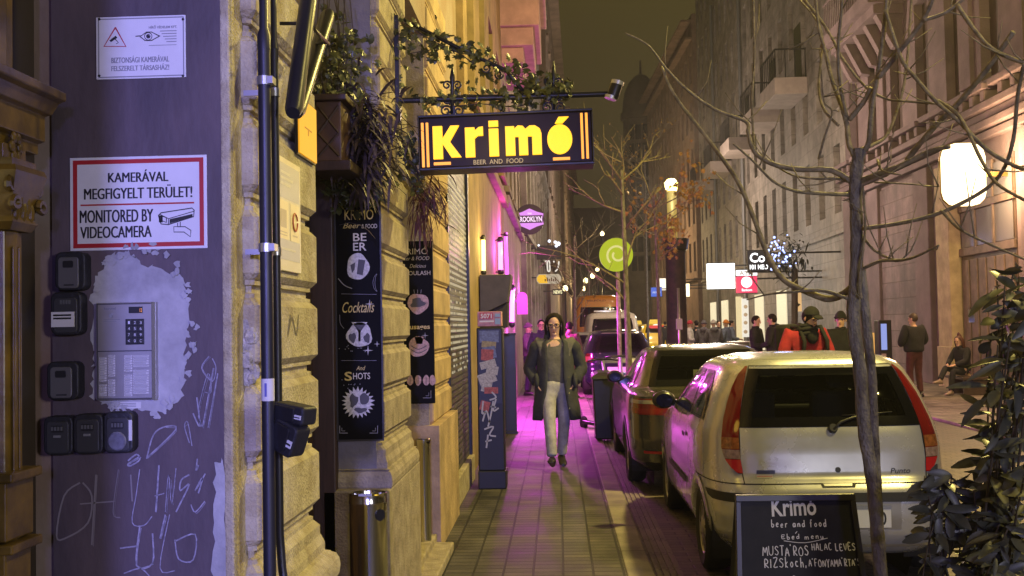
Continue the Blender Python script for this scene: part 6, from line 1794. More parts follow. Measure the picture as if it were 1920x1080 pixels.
C_coat = cloth('grey_green_coat', (0.040, 0.043, 0.050)); C_jump = cloth('grey_jumper', (0.13, 0.125, 0.11)); C_jean = cloth('pale_grey_jeans', (0.40, 0.39, 0.39)); C_blk = cloth('black_cloth', (0.014, 0.014, 0.017))
C_red = cloth('red_jacket', (0.34, 0.02, 0.035)); C_mar = cloth('maroon_trousers', (0.09, 0.022, 0.028)); C_nvy = cloth('navy_cloth', (0.022, 0.022, 0.05)); C_gry = cloth('grey_cloth', (0.12, 0.12, 0.13)); C_lgr = cloth('light_grey_knit', (0.42, 0.40, 0.37)); C_org = cloth('orange_knit', (0.55, 0.20, 0.03)); C_wht = cloth('white_cloth', (.6, .58, .55)); C_pur = cloth('purple_lit_jacket', (0.16, 0.08, 0.16)); C_brn = cloth('brown_cloth', (.12, .075, .05)); C_blue = cloth('faded_blue', (.12, .15, .22))
M_shoe = mat('black_leather', (.018, .015, .013), .4)
# the man walking towards the camera
walk = dict(hipR=(-.09, -.02, .91), knR=(-.075, -.17, .54), anR=(-.055, -.27, .135), toeR=(-.05, -1, .30), hipL=(.09, .02, .91), knL=(.085, .03, .50), anL=(.05, .17, .115), toeL=(.12, -1, -.12),
            elL=(.295, .06, 1.12), wrL=(.215, -.03, .965), elR=(-.295, .06, 1.12), wrR=(-.215, -.03, .955), face=(-.05, -1, -.03), head=(-.005, -.03, 1.61), palmL=(0, -1, 0), palmR=(0, -1, 0))
person('long-haired man in glasses and an open dark coat, walking along the pavement', (-.04, 12.75, .034), 0.0, 1.80, walk, C_jump, C_jean, M_shoe, hair_len=.075, glasses=True, open_coat=(C_coat, .54))
shelf = dict(elL=(.26, -.02, 1.13), wrL=(.16, -.20, 1.10), elR=(-.26, -.02, 1.13), wrR=(-.16, -.20, 1.12))
person('person in a purple-lit jacket standing sideways against the magenta-lit wall', (-.72, 26.0, .034), R(78), 1.72, shelf, C_pur, C_nvy, hat=C_pur, bulk=1.12)  # purple neon light is put into the jacket and hat colour
person('man in a navy jacket and glasses, close behind the walking long-haired man', (-.36, 23.5, .034), R(8), 1.80, None, C_nvy, C_nvy, glasses=True, bulk=1.05)
person('person in a brown coat half hidden behind the walking man, by the silver car', (.26, 24.6, .034), R(160), 1.74, None, C_brn, C_blk, coat_hem=.6)
# along the far pavement
lean = dict(spine=(0, -.03, 1.12), chest=(0, -.09, 1.29), neck=(0, -.16, 1.45), head=(.02, -.22, 1.575), shL=(.2, -.10, 1.40), shR=(-.2, -.10, 1.40), elL=(.29, -.12, 1.10), elR=(-.29, -.12, 1.10), wrL=(.22, -.28, .94), wrR=(-.22, -.28, .94), face=(.45, -1, -.30))
person('person in a red jacket with black cap, scarf and backpack, behind the silver hatchback', (3.0, 13.6, 0), R(8), 1.90, lean, C_red, C_blk, hat=C_blk, hatshape='cap', pack=C_blk, scarf=C_blk, hair_len=.05, bulk=1.12)
hip = dict(elR=(-.36, .05, 1.14), wrR=(-.19, -.06, 1.03), elL=(.27, -.02, 1.12), wrL=(.10, -.18, 1.06), face=(-.25, -1, -.1), palmL=(0, 0, 1))
person('person in black coat and beanie, hand on hip, beside the red jacket', (4.49, 17.6, 0), R(-6), 1.82, hip, C_blk, C_blk, hat=C_blk, coat_hem=.65, bulk=1.12)
talk = dict(elL=(.26, -.04, 1.12), wrL=(.12, -.24, 1.08), elR=(-.26, -.04, 1.12), wrR=(-.12, -.24, 1.10))
person('bearded person in black facing the hooded one by the pale stone wall', (4.30, 24.0, 0), R(60), 1.83, talk, C_blk, C_nvy, group='two talking by the wall')
person('person in a black hooded jacket and grey trousers, talking by the pale stone wall', (4.62, 23.8, 0), R(-115), 1.86, talk, C_blk, C_gry, hood=True, bulk=1.1, group='two talking by the wall')
away = dict(elL=(.30, .0, 1.15), wrL=(.17, -.20, 1.08), elR=(-.30, 0, 1.15), wrR=(-.17, -.20, 1.08), face=(.5, -1, 0))
person('man in a dark pullover and maroon trousers seen from behind by the timber doorway', (7.45, 23.3, .03), R(200), 1.78, away, C_blk, C_mar, hair=mat('brown_hair', (.05, .03, .018), .6), bulk=1.42, collar=False)
sit = dict(pelvis=(0, .10, .52), spine=(0, .07, .70), chest=(0, .02, .88), neck=(0, -.01, 1.04), head=(0, -.05, 1.18), shL=(.17, .02, .98), shR=(-.17, .02, .98), elL=(.22, -.10, .74), elR=(-.22, -.10, .74), wrL=(.10, -.30, .66), wrR=(-.10, -.30, .66),
           hipL=(.09, .08, .50), hipR=(-.09, .08, .50), knL=(.10, -.36, .52), knR=(-.06, -.40, .60), anL=(.10, -.44, .09), anR=(.06, -.72, .34), toeR=(0, -1, .1), toeL=(0.1, -1, 0), face=(.1, -1, 0))
person('long-haired woman in black sitting on the bench by the timber doorway', (8.66, 24.0, .03), R(-62), 1.70, sit, C_blk, C_blk, mat('tan_shoe', (.30, .22, .18), .6), hair=mat('auburn_hair', (.07, .025, .015), .5), hair_len=.16, coat_hem=None, bulk=1.05)
crowd = [(1293, 36, 75, C_wht, C_blk, cloth('red_knit', (.4, .03, .05)), 'person in a white and black jacket with a red cap, by the dark lamp column', 1.1), (1306, 38, 190, C_blk, C_blk, None, 'dark-haired person in black behind the crowd in grey jackets', 1.0),
         (1320, 35, 170, C_gry, C_gry, C_gry, 'person in a padded grey jacket and grey hat, seen from behind', 1.2), (1338, 34.5, 185, C_gry, C_gry, C_lgr, 'person in a grey hooded jacket and pale knitted beanie', 1.2),
         (1347, 38, 20, C_blk, C_blk, None, 'dark-haired person in black just behind the pale beanie', 1.0), (1362, 35.5, 240, C_blue, C_blue, C_org, 'person in a faded blue jacket and orange beanie', 1.15), (1371, 37, 90, C_blue, C_blue, None, 'person in pale blue at the end of the crowd, beside the orange beanie', 1.05)]
for px, d, rz, ct, cl, ht, lb, bk in crowd:
    p = P(px, 612, d); person(lb, (p.x, d, 0), R(rz), 1.76 + .02 * (px % 3), talk, ct, cl, hat=ht, bulk=bk, hood=ct is C_gry, group='crowd by the lit shops')
for px, d, lb in ((1190, 60, 'dark passer-by far along the roadway beside the orange van'), (1247, 60, 'dark passer-by far along the roadway beside the yellow taxis')):
    p = P(px, 612, d); person(lb, (p.x, d, 0), R(170), 1.8, None, C_blk, C_blk, group='far passers-by')
# ------------------------------------------------------------------ pavement furniture on the near side
KX, KY = -.62, 11.3
PK = thing('parking_machine', 'dark sticker-covered parking machine with sprayed white tags on the pavement', 'parking machine', (-.70, 11.2, .034))
a = P(897, 915, 11.1); c = P(944, 612, 11.1); zt = c.z
q = MB(); q.box(a.x, c.x, 11.1, 11.42, .034, .22); q.box(a.x + .008, c.x - .012, 11.11, 11.40, .22, zt - .01)
q.build('cabinet', mat('machine_navy', (0.006, 0.006, 0.008), .5, var=.3, scale=10), PK, bevel=.012)
q = MB(); q.box(a.x + .02, c.x - .03, 11.104, 11.112, .9, zt - .03); q.build('front_panel', mat('machine_panel', (.014, .015, .02), .45, var=.3, scale=20), PK)
random.seed(17)
cols = [mat('sticker_blue', (.16, .19, .34), .6, var=.5, scale=40), mat('sticker_white', (.46, .43, .42), .6, var=.5, scale=50), mat('sticker_red', (.42, .10, .09), .6, var=.5, scale=40), mat('sticker_tan', (.35, .28, .14), .6, var=.5, scale=40)]
for i, (x0, y0, x1, y1, ci, rot) in enumerate(((899, 620, 935, 642, 0, 0), (903, 640, 930, 652, 3, 5), (905, 650, 930, 672, 0, -8), (902, 655, 925, 676, 2, 4), (900, 676, 930, 690, 1, -14), (912, 686, 934, 702, 1, 10), (897, 698, 930, 720, 1, -20), (903, 715, 922, 735, 1, 12), (908, 726, 934, 738, 2, 0), (900, 752, 918, 770, 2, 15))):
    e = 11.102 - .0005 * (i + 1); q = MB(); qd = qy(x0, y0, x1, y1, e); ctr = sum(qd, Vector()) / 4
    q.poly([ctr + Matrix.Rotation(R(rot), 3, 'Y') @ (p - ctr) for p in qd]); q.build('sticker', cols[ci], PK)
q = MB()
for pts in ([(925, 752), (920, 780), (915, 800)], [(920, 762), (930, 764)], [(905, 790), (912, 770), (918, 792)], [(930, 748), (925, 770), (935, 765)], [(908, 805), (925, 800), (918, 815), (930, 818)], [(915, 815), (912, 840)], [(910, 828), (922, 825)], [(922, 735), (930, 745), (918, 750)], [(906, 752), (904, 775), (910, 772)]):
    ribbon(q, smoothline([P(x, y, 11.0955) for x, y in pts]), .016, (0, -1, 0))
q.build('graffiti', mat('tag_white', (.45, .44, .46), .7), PK)
RB = thing('red_sale_card', 'red and white price card standing on top of the parking machine', 'sign', P(920, 600, 11.15))
q = MB(); qd = qy(895, 584, 940, 612, 11.14); q.box(qd[0].x, qd[1].x, 11.14, 11.36, qd[0].z, qd[2].z); q.build('box', mat('card_pink', (.50, .22, .24), .5, var=.3, scale=20), RB, bevel=.006)
q = MB(); rect(q, qy(899, 586, 924, 598, 11.138)); q.build('red_field', mat('card_red', (.45, .04, .05), .5), RB)
q = MB(); text(q, '5071', qy(901, 588, 922, 597, 11.136), .03); rect(q, qy(899, 601, 926, 604, 11.136)); q.build('lettering', mat('card_white', (.65, .6, .6), .5), RB)
q = MB(); rect(q, qy(928, 588, 938, 594, 11.138)); rect(q, qy(928, 597, 938, 608, 11.138)); q.build('colour_patch', mat('card_blue', (.25, .35, .45), .5), RB)
# wall box above, and a dark board leaning further back
WB = thing('awning_box', 'dark boxy awning cassette jutting over the pavement below the neon tubes', 'awning', P(925, 550, 13.6))
a = P(889, 592, 13.6); c = P(958, 514, 13.6)
q = MB(); q.prism([(-.97, a.z), (c.x - .05, a.z + .16), (c.x, c.z - .04), (c.x, c.z), (-.97, c.z)], 13.6, 14.15, 'y'); q.build('cassette', mat('awning_dark', (.05, .04, .05), .6, var=.3, scale=8), WB, bevel=.01)
q = MB(); q.prism([(-.97, a.z - .005), (c.x - .05, a.z + .155), (c.x - .06, a.z - .15), (-.97, a.z - .25)], 13.65, 14.1, 'y'); q.build('valance', mat('awning_cloth', (.03, .025, .035), .9), WB)
DB = thing('standing_board', 'black advertising board standing edge-on behind the parking machine', 'board', (-.78, 16.9, .034))
a = P(944, 812, 16.8); c = P(966, 628, 16.8)
q = MB(); q.box(a.x, c.x, 16.8, 16.86, .06, c.z); q.build('panel', M_black, DB, bevel=.006)
q = MB(); q.box(a.x - .015, c.x + .015, 16.75, 16.95, .034, .075); q.box(a.x - .01, c.x + .01, 16.79, 16.87, c.z, c.z + .03); q.build('stand', M_blackmetal, DB, bevel=.004)
# neon tubes
def neon(label, px0, py0, px1, py1, Y, col, s_, r=.022, group=None):
    T = thing('neon_tube', label, 'neon light', P(px0, py1, Y), group)
    a, b_ = P(px0, py0, Y), P(px1, py1, Y); q = MB(); q.tube([b_, a], r, 10); q.build('tube', glow('neon_' + label.split()[0], col, s_, True), T, smooth=True)
    q = MB()
    for p in (a, b_): q.ball(p, (r * 1.4, r * 1.4, r * 1.6), 8, 6); q.tube([p, p + Vector((-.12, 0, 0))], .01, 6)
    q.build('end_cap', M_blackmetal, T, smooth=True); return T
neon('yellow neon tube upright on the ochre wall above the awning box', 906, 446, 907, 511, 14.0, (1.0, .70, .18), 6, .026)
lamp('neon_light', (-.72, 13.9, 2.75), 22, (1.0, .72, .22), .15)
neon('magenta neon tube upright beside the yellow one above the awning box', 938, 450, 939, 510, 17.4, (1.0, .12, .9), 6, .036)
neon('magenta-white neon tube, lower and longer, over the person in the purple-lit jacket', 961, 540, 960, 608, 21.5, (1.0, .13, .9), 6, .045)
neon('violet-pink neon tube tall and thin high on the wall beyond the yellow one', 948, 440, 952, 545, 19.0, (.85, .08, 1.0), 3, .03)
lamp('neon_light', (-.62, 17.2, 2.5), 290, MAGENTA, .12, 125, (.6, 18.6, 0))
lamp('neon_light', (-.60, 21.3, 2.1), 800, MAGENTA, .15, 135, (.5, 20.6, 0))
lamp('neon_light', (-.50, 24.6, 1.9), 650, (1.0, .06, .8), .15, 140, (.2, 24, 0))
lamp('neon_light', (-.74, 17.4, 2.9), 45, MAGENTA, .06)
lamp('neon_light', (-.74, 19.0, 3.4), 40, MAGENTA, .06)
lamp('neon_light', (-.72, 21.5, 2.3), 110, MAGENTA, .06)
lamp('neon_light', (-.72, 24.5, 2.2), 90, MAGENTA, .06)
lamp('neon_light', (-.72, 28.0, 2.6), 40, MAGENTA, .06)
HG = thing('pink_round_sign', 'round-topped pink shop sign glowing by the lower neon tube', 'sign', P(978, 565, 22.4))
q = MB(); p0 = P(978, 562, 22.4); q.prism([(p0.x - .10, p0.z - .3), (p0.x + .12, p0.z - .3)] + [(p0.x + .01 + .11 * math.cos(t), p0.z + .05 + .11 * math.sin(t)) for t in [i * .3491 for i in range(10)]], 22.4, 22.5, 'y'); q.build('panel', glow('pink_sign', (1.0, .05, .75), 1.1), HG, bevel=.01)
q = MB(); q.box(-1.0, p0.x - .1, 22.42, 22.46, p0.z - .05, p0.z); q.build('arm', M_blackmetal, HG)
# street-side signs over the near pavement
BK = thing('round_pub_sign', 'round dark hanging sign with a violet lit badge over the pavement', 'sign', P(993, 411, 27))
pc = P(993, 411, 27); r0 = .375
q = MB(); q.lathe([(.001, 0), (r0, 0), (r0, .12), (.001, .12)], (0, 0, 0), 36, Matrix.Translation((pc.x, 27.12, pc.z)) @ Matrix.Rotation(R(90), 4, 'X')); q.build('disc', mat('sign_plum', (.03, .01, .035), .4), BK)
q = MB()
u = 1 / 75.0
def BP(x, y, e): return Vector((pc.x + x * u, 27 - e, pc.z - y * u))
q.poly([BP(x, y, .004) for x, y in ((-26, -10), (-13, -14), (0, -20), (13, -14), (26, -10), (24, 0), (26, 10), (13, 14), (0, 20), (-13, 14), (-26, 10), (-24, 0))]); q.build('badge', glow('pub_badge', (.85, .30, 1.0), .95), BK)
q = MB(); q.poly([BP(x, y, .008) for x, y in ((-24, -7), (24, -7), (24, 7), (-24, 7))]); q.build('band', mat('sign_plum2', (.05, .015, .06), .5), BK)
q = MB(); text(q, 'BROOKLYN', [BP(-23, 5, .012), BP(23, 5, .012), BP(23, -5, .012), BP(-23, -5, .012)], .03); text(q, 'THE', [BP(-4, -9, .012), BP(4, -9, .012), BP(4, -12, .012), BP(-4, -12, .012)], .03); q.build('lettering', glow('pub_letters', (1.0, .75, 1.0), 1.2), BK)
q = MB(); q.box(-1.0, pc.x - r0, 27.03, 27.09, pc.z - .03, pc.z + .03); q.box(-1.0, pc.x - r0 * .7, 27.04, 27.08, pc.z - .33, pc.z - .29); q.build('arm', M_blackmetal, BK)
YS = thing('capsule_shop_sign', 'long rounded yellow and white lit sign hanging under the dark letter sign', 'sign', P(1028, 523, 35))
qd = qy(1006, 514, 1052, 532, 35); q = MB(); z0, z1, x0, x1 = qd[0].z, qd[2].z, qd[0].x, qd[1].x
q.prism([(x0 + .07, z0), (x1 - .07, z0), (x1, z0 + .1), (x1, z1 - .1), (x1 - .07, z1), (x0 + .07, z1), (x0, z1 - .1), (x0, z0 + .1)], 35, 35.12, 'y'); q.build('case', glow('sign_cream', (.85, .72, .5), .55), YS)
q = MB(); q.prism([(x0 + .09, z0 + .02), (x0 + .36, z0 + .02), (x0 + .30, z1 - .02), (x0 + .09, z1 - .02), (x0 + .02, z1 - .1), (x0 + .02, z0 + .1)], 34.985, 35.0, 'y'); q.build('yellow_end', glow('sign_amber', (1.0, .55, .02), .9), YS)
q = MB(); text(q, 'Étterem', [Vector((lerp(x0, x1, s_), 34.98, lerp(z0, z1, t))) for s_, t in ((.32, .25), (.85, .25), (.85, .62), (.32, .62))], .03) if False else None
for i in range(6): q.box(lerp(x0, x1, .33 + .085 * i), lerp(x0, x1, .33 + .085 * i + .05), 34.982, 34.986, lerp(z0, z1, .25), lerp(z0, z1, .5 + .15 * (i % 2)))
q.build('lettering', mat('sign_brown', (.12, .06, .02), .5), YS)
q = MB(); q.box(-.95, x0, 35.04, 35.08, z1 - .12, z1 - .08); q.build('arm', M_blackmetal, YS)
VS = thing('white_letter_sign', 'white tubular letters on a dark hanging frame', 'sign', P(1028, 490, 36))
q = MB()
for pts in ([(1022, 490), (1031, 489)], [(1026, 490), (1027, 507), (1031, 507), (1030, 490)], [(1048, 490), (1046, 503), (1041, 509)], [(1038, 489), (1039, 492)]): q.tube(smoothline([P(x, y, 36) for x, y in pts]), .025, 6)
q.build('letter', glow('white_letters', (1, .92, .8), .9), VS)
q = MB(); qd = qy(1006, 460, 1052, 486, 36); q.box(qd[0].x, qd[1].x, 36.02, 36.2, qd[0].z, qd[2].z); q.build('frame', mat('dark_frame', (.02, .02, .03), .5), VS)
q = MB()
for x, y, rr in ((1030, 452, .05), (1041, 454, .05), (1047, 457, .07), (1043, 461, .05), (1010, 460, .035)): q.ball(P(x, y, 36), rr, 8, 6)
q.build('bulb', glow('cool_bulbs', (.8, .85, 1.0), 2.0), VS, smooth=True)
q = MB(); q.box(-.9, qd[0].x, 36.05, 36.1, qd[2].z - .1, qd[2].z); q.build('arm', M_blackmetal, VS)
NS = thing('small_lit_sign', 'small dark sign with pale lettering, lower down beyond the capsule sign', 'sign', P(1046, 547, 44))
q = MB(); qd = qy(1036, 542, 1056, 553, 44); q.box(qd[0].x, qd[1].x, 44.01, 44.1, qd[0].z, qd[2].z); q.box(-.7, qd[0].x, 44.03, 44.07, qd[2].z - .1, qd[2].z - .05); q.build('case', M_black, NS)
q = MB(); text(q, 'NEWS', qy(1038, 544, 1054, 551, 44), .03); q.build('lettering', glow('pale_letters', (1, .9, .5), 1.1), NS)

# green disc sign on a pole, wheelie bin, scooters
GD = thing('green_round_sign', 'lime green round sign with a pale swirl on a stickered pole', 'sign', (1.10, 20.2, 0))
pc = P(1155, 478, 20.2); r0 = .31
q = MB(); q.lathe([(.001, 0), (r0, 0), (r0, .05), (.001, .05)], (0, 0, 0), 40, Matrix.Translation((pc.x, 20.2, pc.z)) @ Matrix.Rotation(R(90), 4, 'X')); q.build('disc', glow('lime_disc', (.50, .62, .0), .75), GD)
q = MB()
ribbon(q, [Vector((pc.x + .02 + (.03 + .016 * t) * math.cos(t), 20.145, pc.z + (.03 + .016 * t) * math.sin(t))) for t in [i * .25 for i in range(42)]][10:], .04, (0, -1, 0)); q.build('swirl', glow('pale_lime', (.75, .72, .25), .9), GD)
q = MB(); q.tube([(pc.x + .03, 20.24, 0), (pc.x + .03, 20.24, pc.z + .1)], .038, 12); q.build('pole', mat('sticker_pole', (.35, .31, .26), .5, var=.6, scale=14), GD, smooth=True)
WBN = thing('wheelie_bin', 'black wheelie bin with a rounded lid at the kerb ahead of the olive saloon', 'bin', (.78, 15.6, 0))
a = P(1113, 815, 15.5); c = P(1150, 700, 15.5)
q = MB(); q.loft([[(a.x + .03, 15.5, .06), (c.x - .02, 15.5, .06), (c.x - .02, 15.95, .06), (a.x + .03, 15.95, .06)], [(a.x, 15.46, c.z - .08), (c.x + .03, 15.46, c.z - .08), (c.x + .03, 16.0, c.z - .08), (a.x, 16.0, c.z - .08)]]); q.build('tub', M_black, WBN, bevel=.02)
q = MB(); q.loft([[(a.x - .02, 15.43, c.z - .078), (c.x + .05, 15.43, c.z - .078), (c.x + .05, 16.03, c.z - .078), (a.x - .02, 16.03, c.z - .078)], [(a.x, 15.46, c.z - .03), (c.x + .03, 15.46, c.z - .03), (c.x + .03, 16.0, c.z), (a.x, 16.0, c.z)], [(a.x + .08, 15.55, c.z + .01), (c.x - .05, 15.55, c.z + .01), (c.x - .05, 15.95, c.z + .03), (a.x + .08, 15.95, c.z + .03)]]); q.build('lid', mat('bin_lid', (.03, .03, .03), .3), WBN, bevel=.015)
for sx in (a.x + .06, c.x - .03):
    q = MB(); q.lathe([(.001, -.03), (.09, -.03), (.09, .03), (.001, .03)], (0, 0, 0), 16, Matrix.Translation((sx, 15.98, .10)) @ Matrix.Rotation(R(90), 4, 'Y')); q.build('wheel', M_tyre, WBN)
def scooter(label, x, y, rz):
    T = thing('kick_scooter', label, 'scooter', (x, y, .0), 'kick scooters by the kerb', rz, world=False)
    q = MB(); q.box(-.07, .07, -.35, .35, .10, .15); q.build('deck', M_black, T, bevel=.01)
    q = MB(); q.tube([(0, -.42, .12), (0, -.40, .3), (0, -.30, 1.12)], [.03, .028, .022], 10); q.build('stem', mat('scooter_grey', (.35, .38, .45), .4, metal=.4), T, smooth=True)
    q = MB(); q.tube([(-.26, -.29, 1.12), (-.12, -.30, 1.14), (.12, -.30, 1.14), (.26, -.29, 1.12)], .016, 8); q.build('handlebar', M_black, T, smooth=True)
    for yy in (-.45, .42):
        q = MB(); q.lathe([(.05, -.025), (.10, -.025), (.11, 0), (.10, .025), (.05, .025)], (0, 0, 0), 20, Matrix.Translation((0, yy, .11)) @ Matrix.Rotation(R(90), 4, 'Y')); w_ = q.build('wheel', M_tyre, T, smooth=True)
        q = MB(); q.lathe([(.001, -.02), (.05, -.02), (.05, .02), (.001, .02)], (0, 0, 0), 16, Matrix.Translation((0, yy, .11)) @ Matrix.Rotation(R(90), 4, 'Y')); q.build('hub', mat('scooter_hub', (.3, .3, .3), .4), w_)
scooter('pale-stemmed kick scooter leaning beside the green sign pole', .98, 18.8, R(12))
scooter('kick scooter with its stem crossing, tilted against the wheelie bin side', 1.12, 18.9, R(-14))
scooter('kick scooter standing beside the walking man with its wheel on the kerb', .56, 17.3, R(25))

# lit lamp column, its dark base, and the thin pole
LC = thing('lamp_column', 'tall lamp column with a glowing top above a dark flared poster pillar', 'street lamp', (3.2, 30, 0))
def LP(px, py): return P(px, py, 30)
cx = P(1260, 400, 30).x; cbx = P(1268, 560, 30).x
q = MB(); q.lathe([(.28, 0), (.28, 1.2), (.27, P(1268, 475, 30).z), (.30, P(1268, 472, 30).z)], (cbx, 30, 0), 20); q.build('pillar', mat('poster_pillar', (.02, .018, .022), .6, var=.6, scale=6, color2=(.06, .04, .04)), LC, smooth=True, angle=40)
z0, z1 = P(1268, 472, 30).z, P(1268, 448, 30).z
q = MB(); q.lathe([(.26, z0), (.34, z0 + .06), (.38, z1 - .06), (.38, z1), (.1, z1)], (cbx, 30, 0), 24); q.build('flared_cap', M_black, LC, smooth=True, angle=40)
q = MB(); q.lathe([(.13, z1), (.13, P(1260, 358, 30).z)], (cx, 30, 0), 16); q.build('column', glow('column_glass', (1.0, .66, .12), .42), LC, smooth=True)
zt0, zt1 = P(1260, 358, 30).z, P(1260, 336, 30).z
q = MB(); q.lathe([(.14, zt0), (.17, zt0 + .1), (.19, zt1 - .1), (.1, zt1), (.01, zt1 + .02)], (cx, 30, 0), 18); q.build('lantern', glow('lantern_glass', (1.0, .78, .22), 9.0, True), LC, smooth=True)
lamp('lantern_light', (cx, 29.2, zt1 - .2), 300, (1.0, .82, .35), .3)
TP = thing('thin_pole', 'thin grey metal pole with a small box standing before the poster pillar', 'pole', (P(1273, 600, 24).x, 24, 0))
x_ = P(1273, 600, 24).x; q = MB(); q.tube([(x_, 24, 0), (x_, 24, P(1273, 540, 24).z)], .03, 10); q.build('post', M_galv, TP, smooth=True)
q = MB(); b_ = P(1273, 608, 24); q.box(x_ - .07, x_ + .07, 23.93, 23.97, b_.z - .12, b_.z + .12); q.build('box', mat('grey_box', (.3, .3, .32), .5), TP, bevel=.01)

# ------------------------------------------------------------------ far side: lit signs and lamp
OL = thing('glowing_wall_lamp', 'big glowing round-cornered lamp box on a bracket over the timber doorway', 'wall lamp', (8.6, 23.2, 4.8))
pl = P(1805, 328, 23.2); w_, h_ = .455, .66; cc = .20
oc = rrect(pl.x - w_, pl.z - h_, pl.x + w_, pl.z + h_, .30, 3)
q = MB(); q.prism(oc, 23.1, 23.32, 'y'); q.build('diffuser', glow('octagon_glow', (1.0, .80, .45), 3.2, True), OL, bevel=.03)
q = MB(); q.tube([(x, 23.21, z) for x, z in oc] + [(oc[0][0], 23.21, oc[0][1])], .03, 6); q.box(pl.x + w_, XR, 23.17, 23.23, pl.z - .05, pl.z + .05); q.build('frame', mat('lamp_brass', (.25, .16, .05), .4, metal=.7), OL)
lamp('octagon_light', (pl.x + .25, 22.6, pl.z), 700, WARM, .5)
def box_sign(label, x0, y0, x1, y1, Y, m, letter=None, lm=None, group=None, th=.18, arm=True, lq=None, extra=None):
    T = thing('lit_box_sign', label, 'sign', P((x0 + x1) / 2, y1, Y), group)
    qd = qy(x0, y0, x1, y1, Y); q = MB(); q.box(qd[0].x, qd[1].x, Y, Y + th, qd[0].z, qd[2].z); q.build('face', m, T, bevel=.01)
    q = MB(); q.box(qd[0].x - .03, qd[1].x + .03, Y + .03, Y + th + .02, qd[0].z - .03, qd[0].z - .002); q.box(qd[0].x - .03, qd[1].x + .03, Y + .03, Y + th + .02, qd[2].z + .002, qd[2].z + .03)
    if arm:
        xw = XR + max(0, .024 * (Y - 36)); q.box(qd[1].x + .001, xw, Y + .06, Y + .12, qd[2].z - .12, qd[2].z - .06)
    q.build('frame', M_blackmetal, T)
    if letter:
        q = MB()
        for s_, r_ in letter: text(q, s_, qy(*r_, Y - .012), .02)
        q.build('lettering', lm, T)
    if extra: extra(T, Y)
    return T
M_wg = glow('white_sign_glow', (1.0, .98, .95), 3.2, True); M_tw = glow('white_text_glow', (1, 1, 1), 1.6)
box_sign('large blank white glowing sign over the crowd', 1326, 494, 1378, 541, 46, M_wg)
lamp('sign_light', (P(1352, 520, 45.0).x, 44.6, P(1352, 520, 45).z), 260, (1, .96, .9), .4)
def rr(T, Y):
    q = MB(); p = P(1400, 529, Y - .012); q.lathe([(.001, 0), (.20, 0), (.20, .01), (.001, .01)], (0, 0, 0), 20, Matrix.Translation((p.x, Y - .002, p.z)) @ Matrix.Rotation(R(90), 4, 'X')); q.build('white_disc', M_tw, T)
box_sign('crimson lit sign with a white disc below the white lettered one', 1381, 518, 1420, 549, 40, glow('crimson_glow', (1.0, .03, .14), .95), [('Bankom', (1391, 541, 1410, 546))], M_tw, extra=rr)
box_sign('narrow white lit sign lettered ATM above the crimson one', 1381, 506, 1420, 517, 40, glow('atm_white', (.95, .95, .95), 1.4), [('ATM', (1386, 508, 1412, 516))], mat('pale_grey_print', (.4, .4, .45), .5))
box_sign('dark sign with white glowing lettering hung near the lit shrub', 1402, 470, 1446, 509, 37, mat('sign_navy', (.01, .012, .03), .4), [('Co', (1406, 474, 1434, 492)), ('101 NEO', (1406, 496, 1440, 505))], glow('white_neon_text', (1, 1, 1), 2.4))
box_sign('yellow-white lit sign low beyond the poster pillar', 1280, 532, 1293, 556, 62, glow('warm_sign_glow', (1.0, .80, .45), 3.0))
box_sign('round-cornered pale sign pair far down the street', 1231, 522, 1256, 544, 70, glow('pale_pair_glow', (1.0, .88, .70), 1.5))
box_sign('small blue lit sign far down the street', 1221, 539, 1241, 556, 66, glow('blue_glow', (.05, .16, .85), .8), [('AKCIÓ', (1223, 545, 1239, 550))], glow('pale_blue', (.6, .7, 1), .9))
MT = thing('light_tube', 'thin magenta light tube running up the far wall behind the pillar', 'neon light', P(1256, 650, 64)); q = MB(); q.tube([P(1257, 620, 64), P(1256, 552, 64)], .04, 6); q.build('tube', glow('far_magenta', (.8, .1, 1), 1.3), MT)
SW = thing('strip_light', 'white lit display panel with round marks beside the shop entrance', 'light panel', P(1398, 600, 39)); qd = qy(1392, 560, 1404, 632, 40); q = MB(); q.box(qd[0].x, qd[1].x, 40, 40.08, qd[0].z, qd[2].z); q.build('panel', glow('panel_glow', (1, .93, .8), .85), SW)
q = MB()
for y in (575, 590, 605, 622): p = P(1398, y, 39.99); q.ball((p.x, 39.99, p.z), (.07, .01, .07), 10, 6)
q.build('mark', mat('panel_mark', (.4, .33, .25), .6), SW)
DS = thing('doorway_light', 'warm lit shop doorway beyond the crowd', 'doorway', P(1385, 600, 41)); qd = qy(1381, 556, 1390, 636, 41); q = MB(); q.box(qd[0].x, qd[1].x, 41, 41.1, qd[0].z, qd[2].z); q.build('panel', glow('door_warm', (1, .80, .42), .8), DS)
lamp('shop_spill', (P(1390, 590, 38).x - .3, 38, 2.6), 150, (1.0, .85, .55), .5)
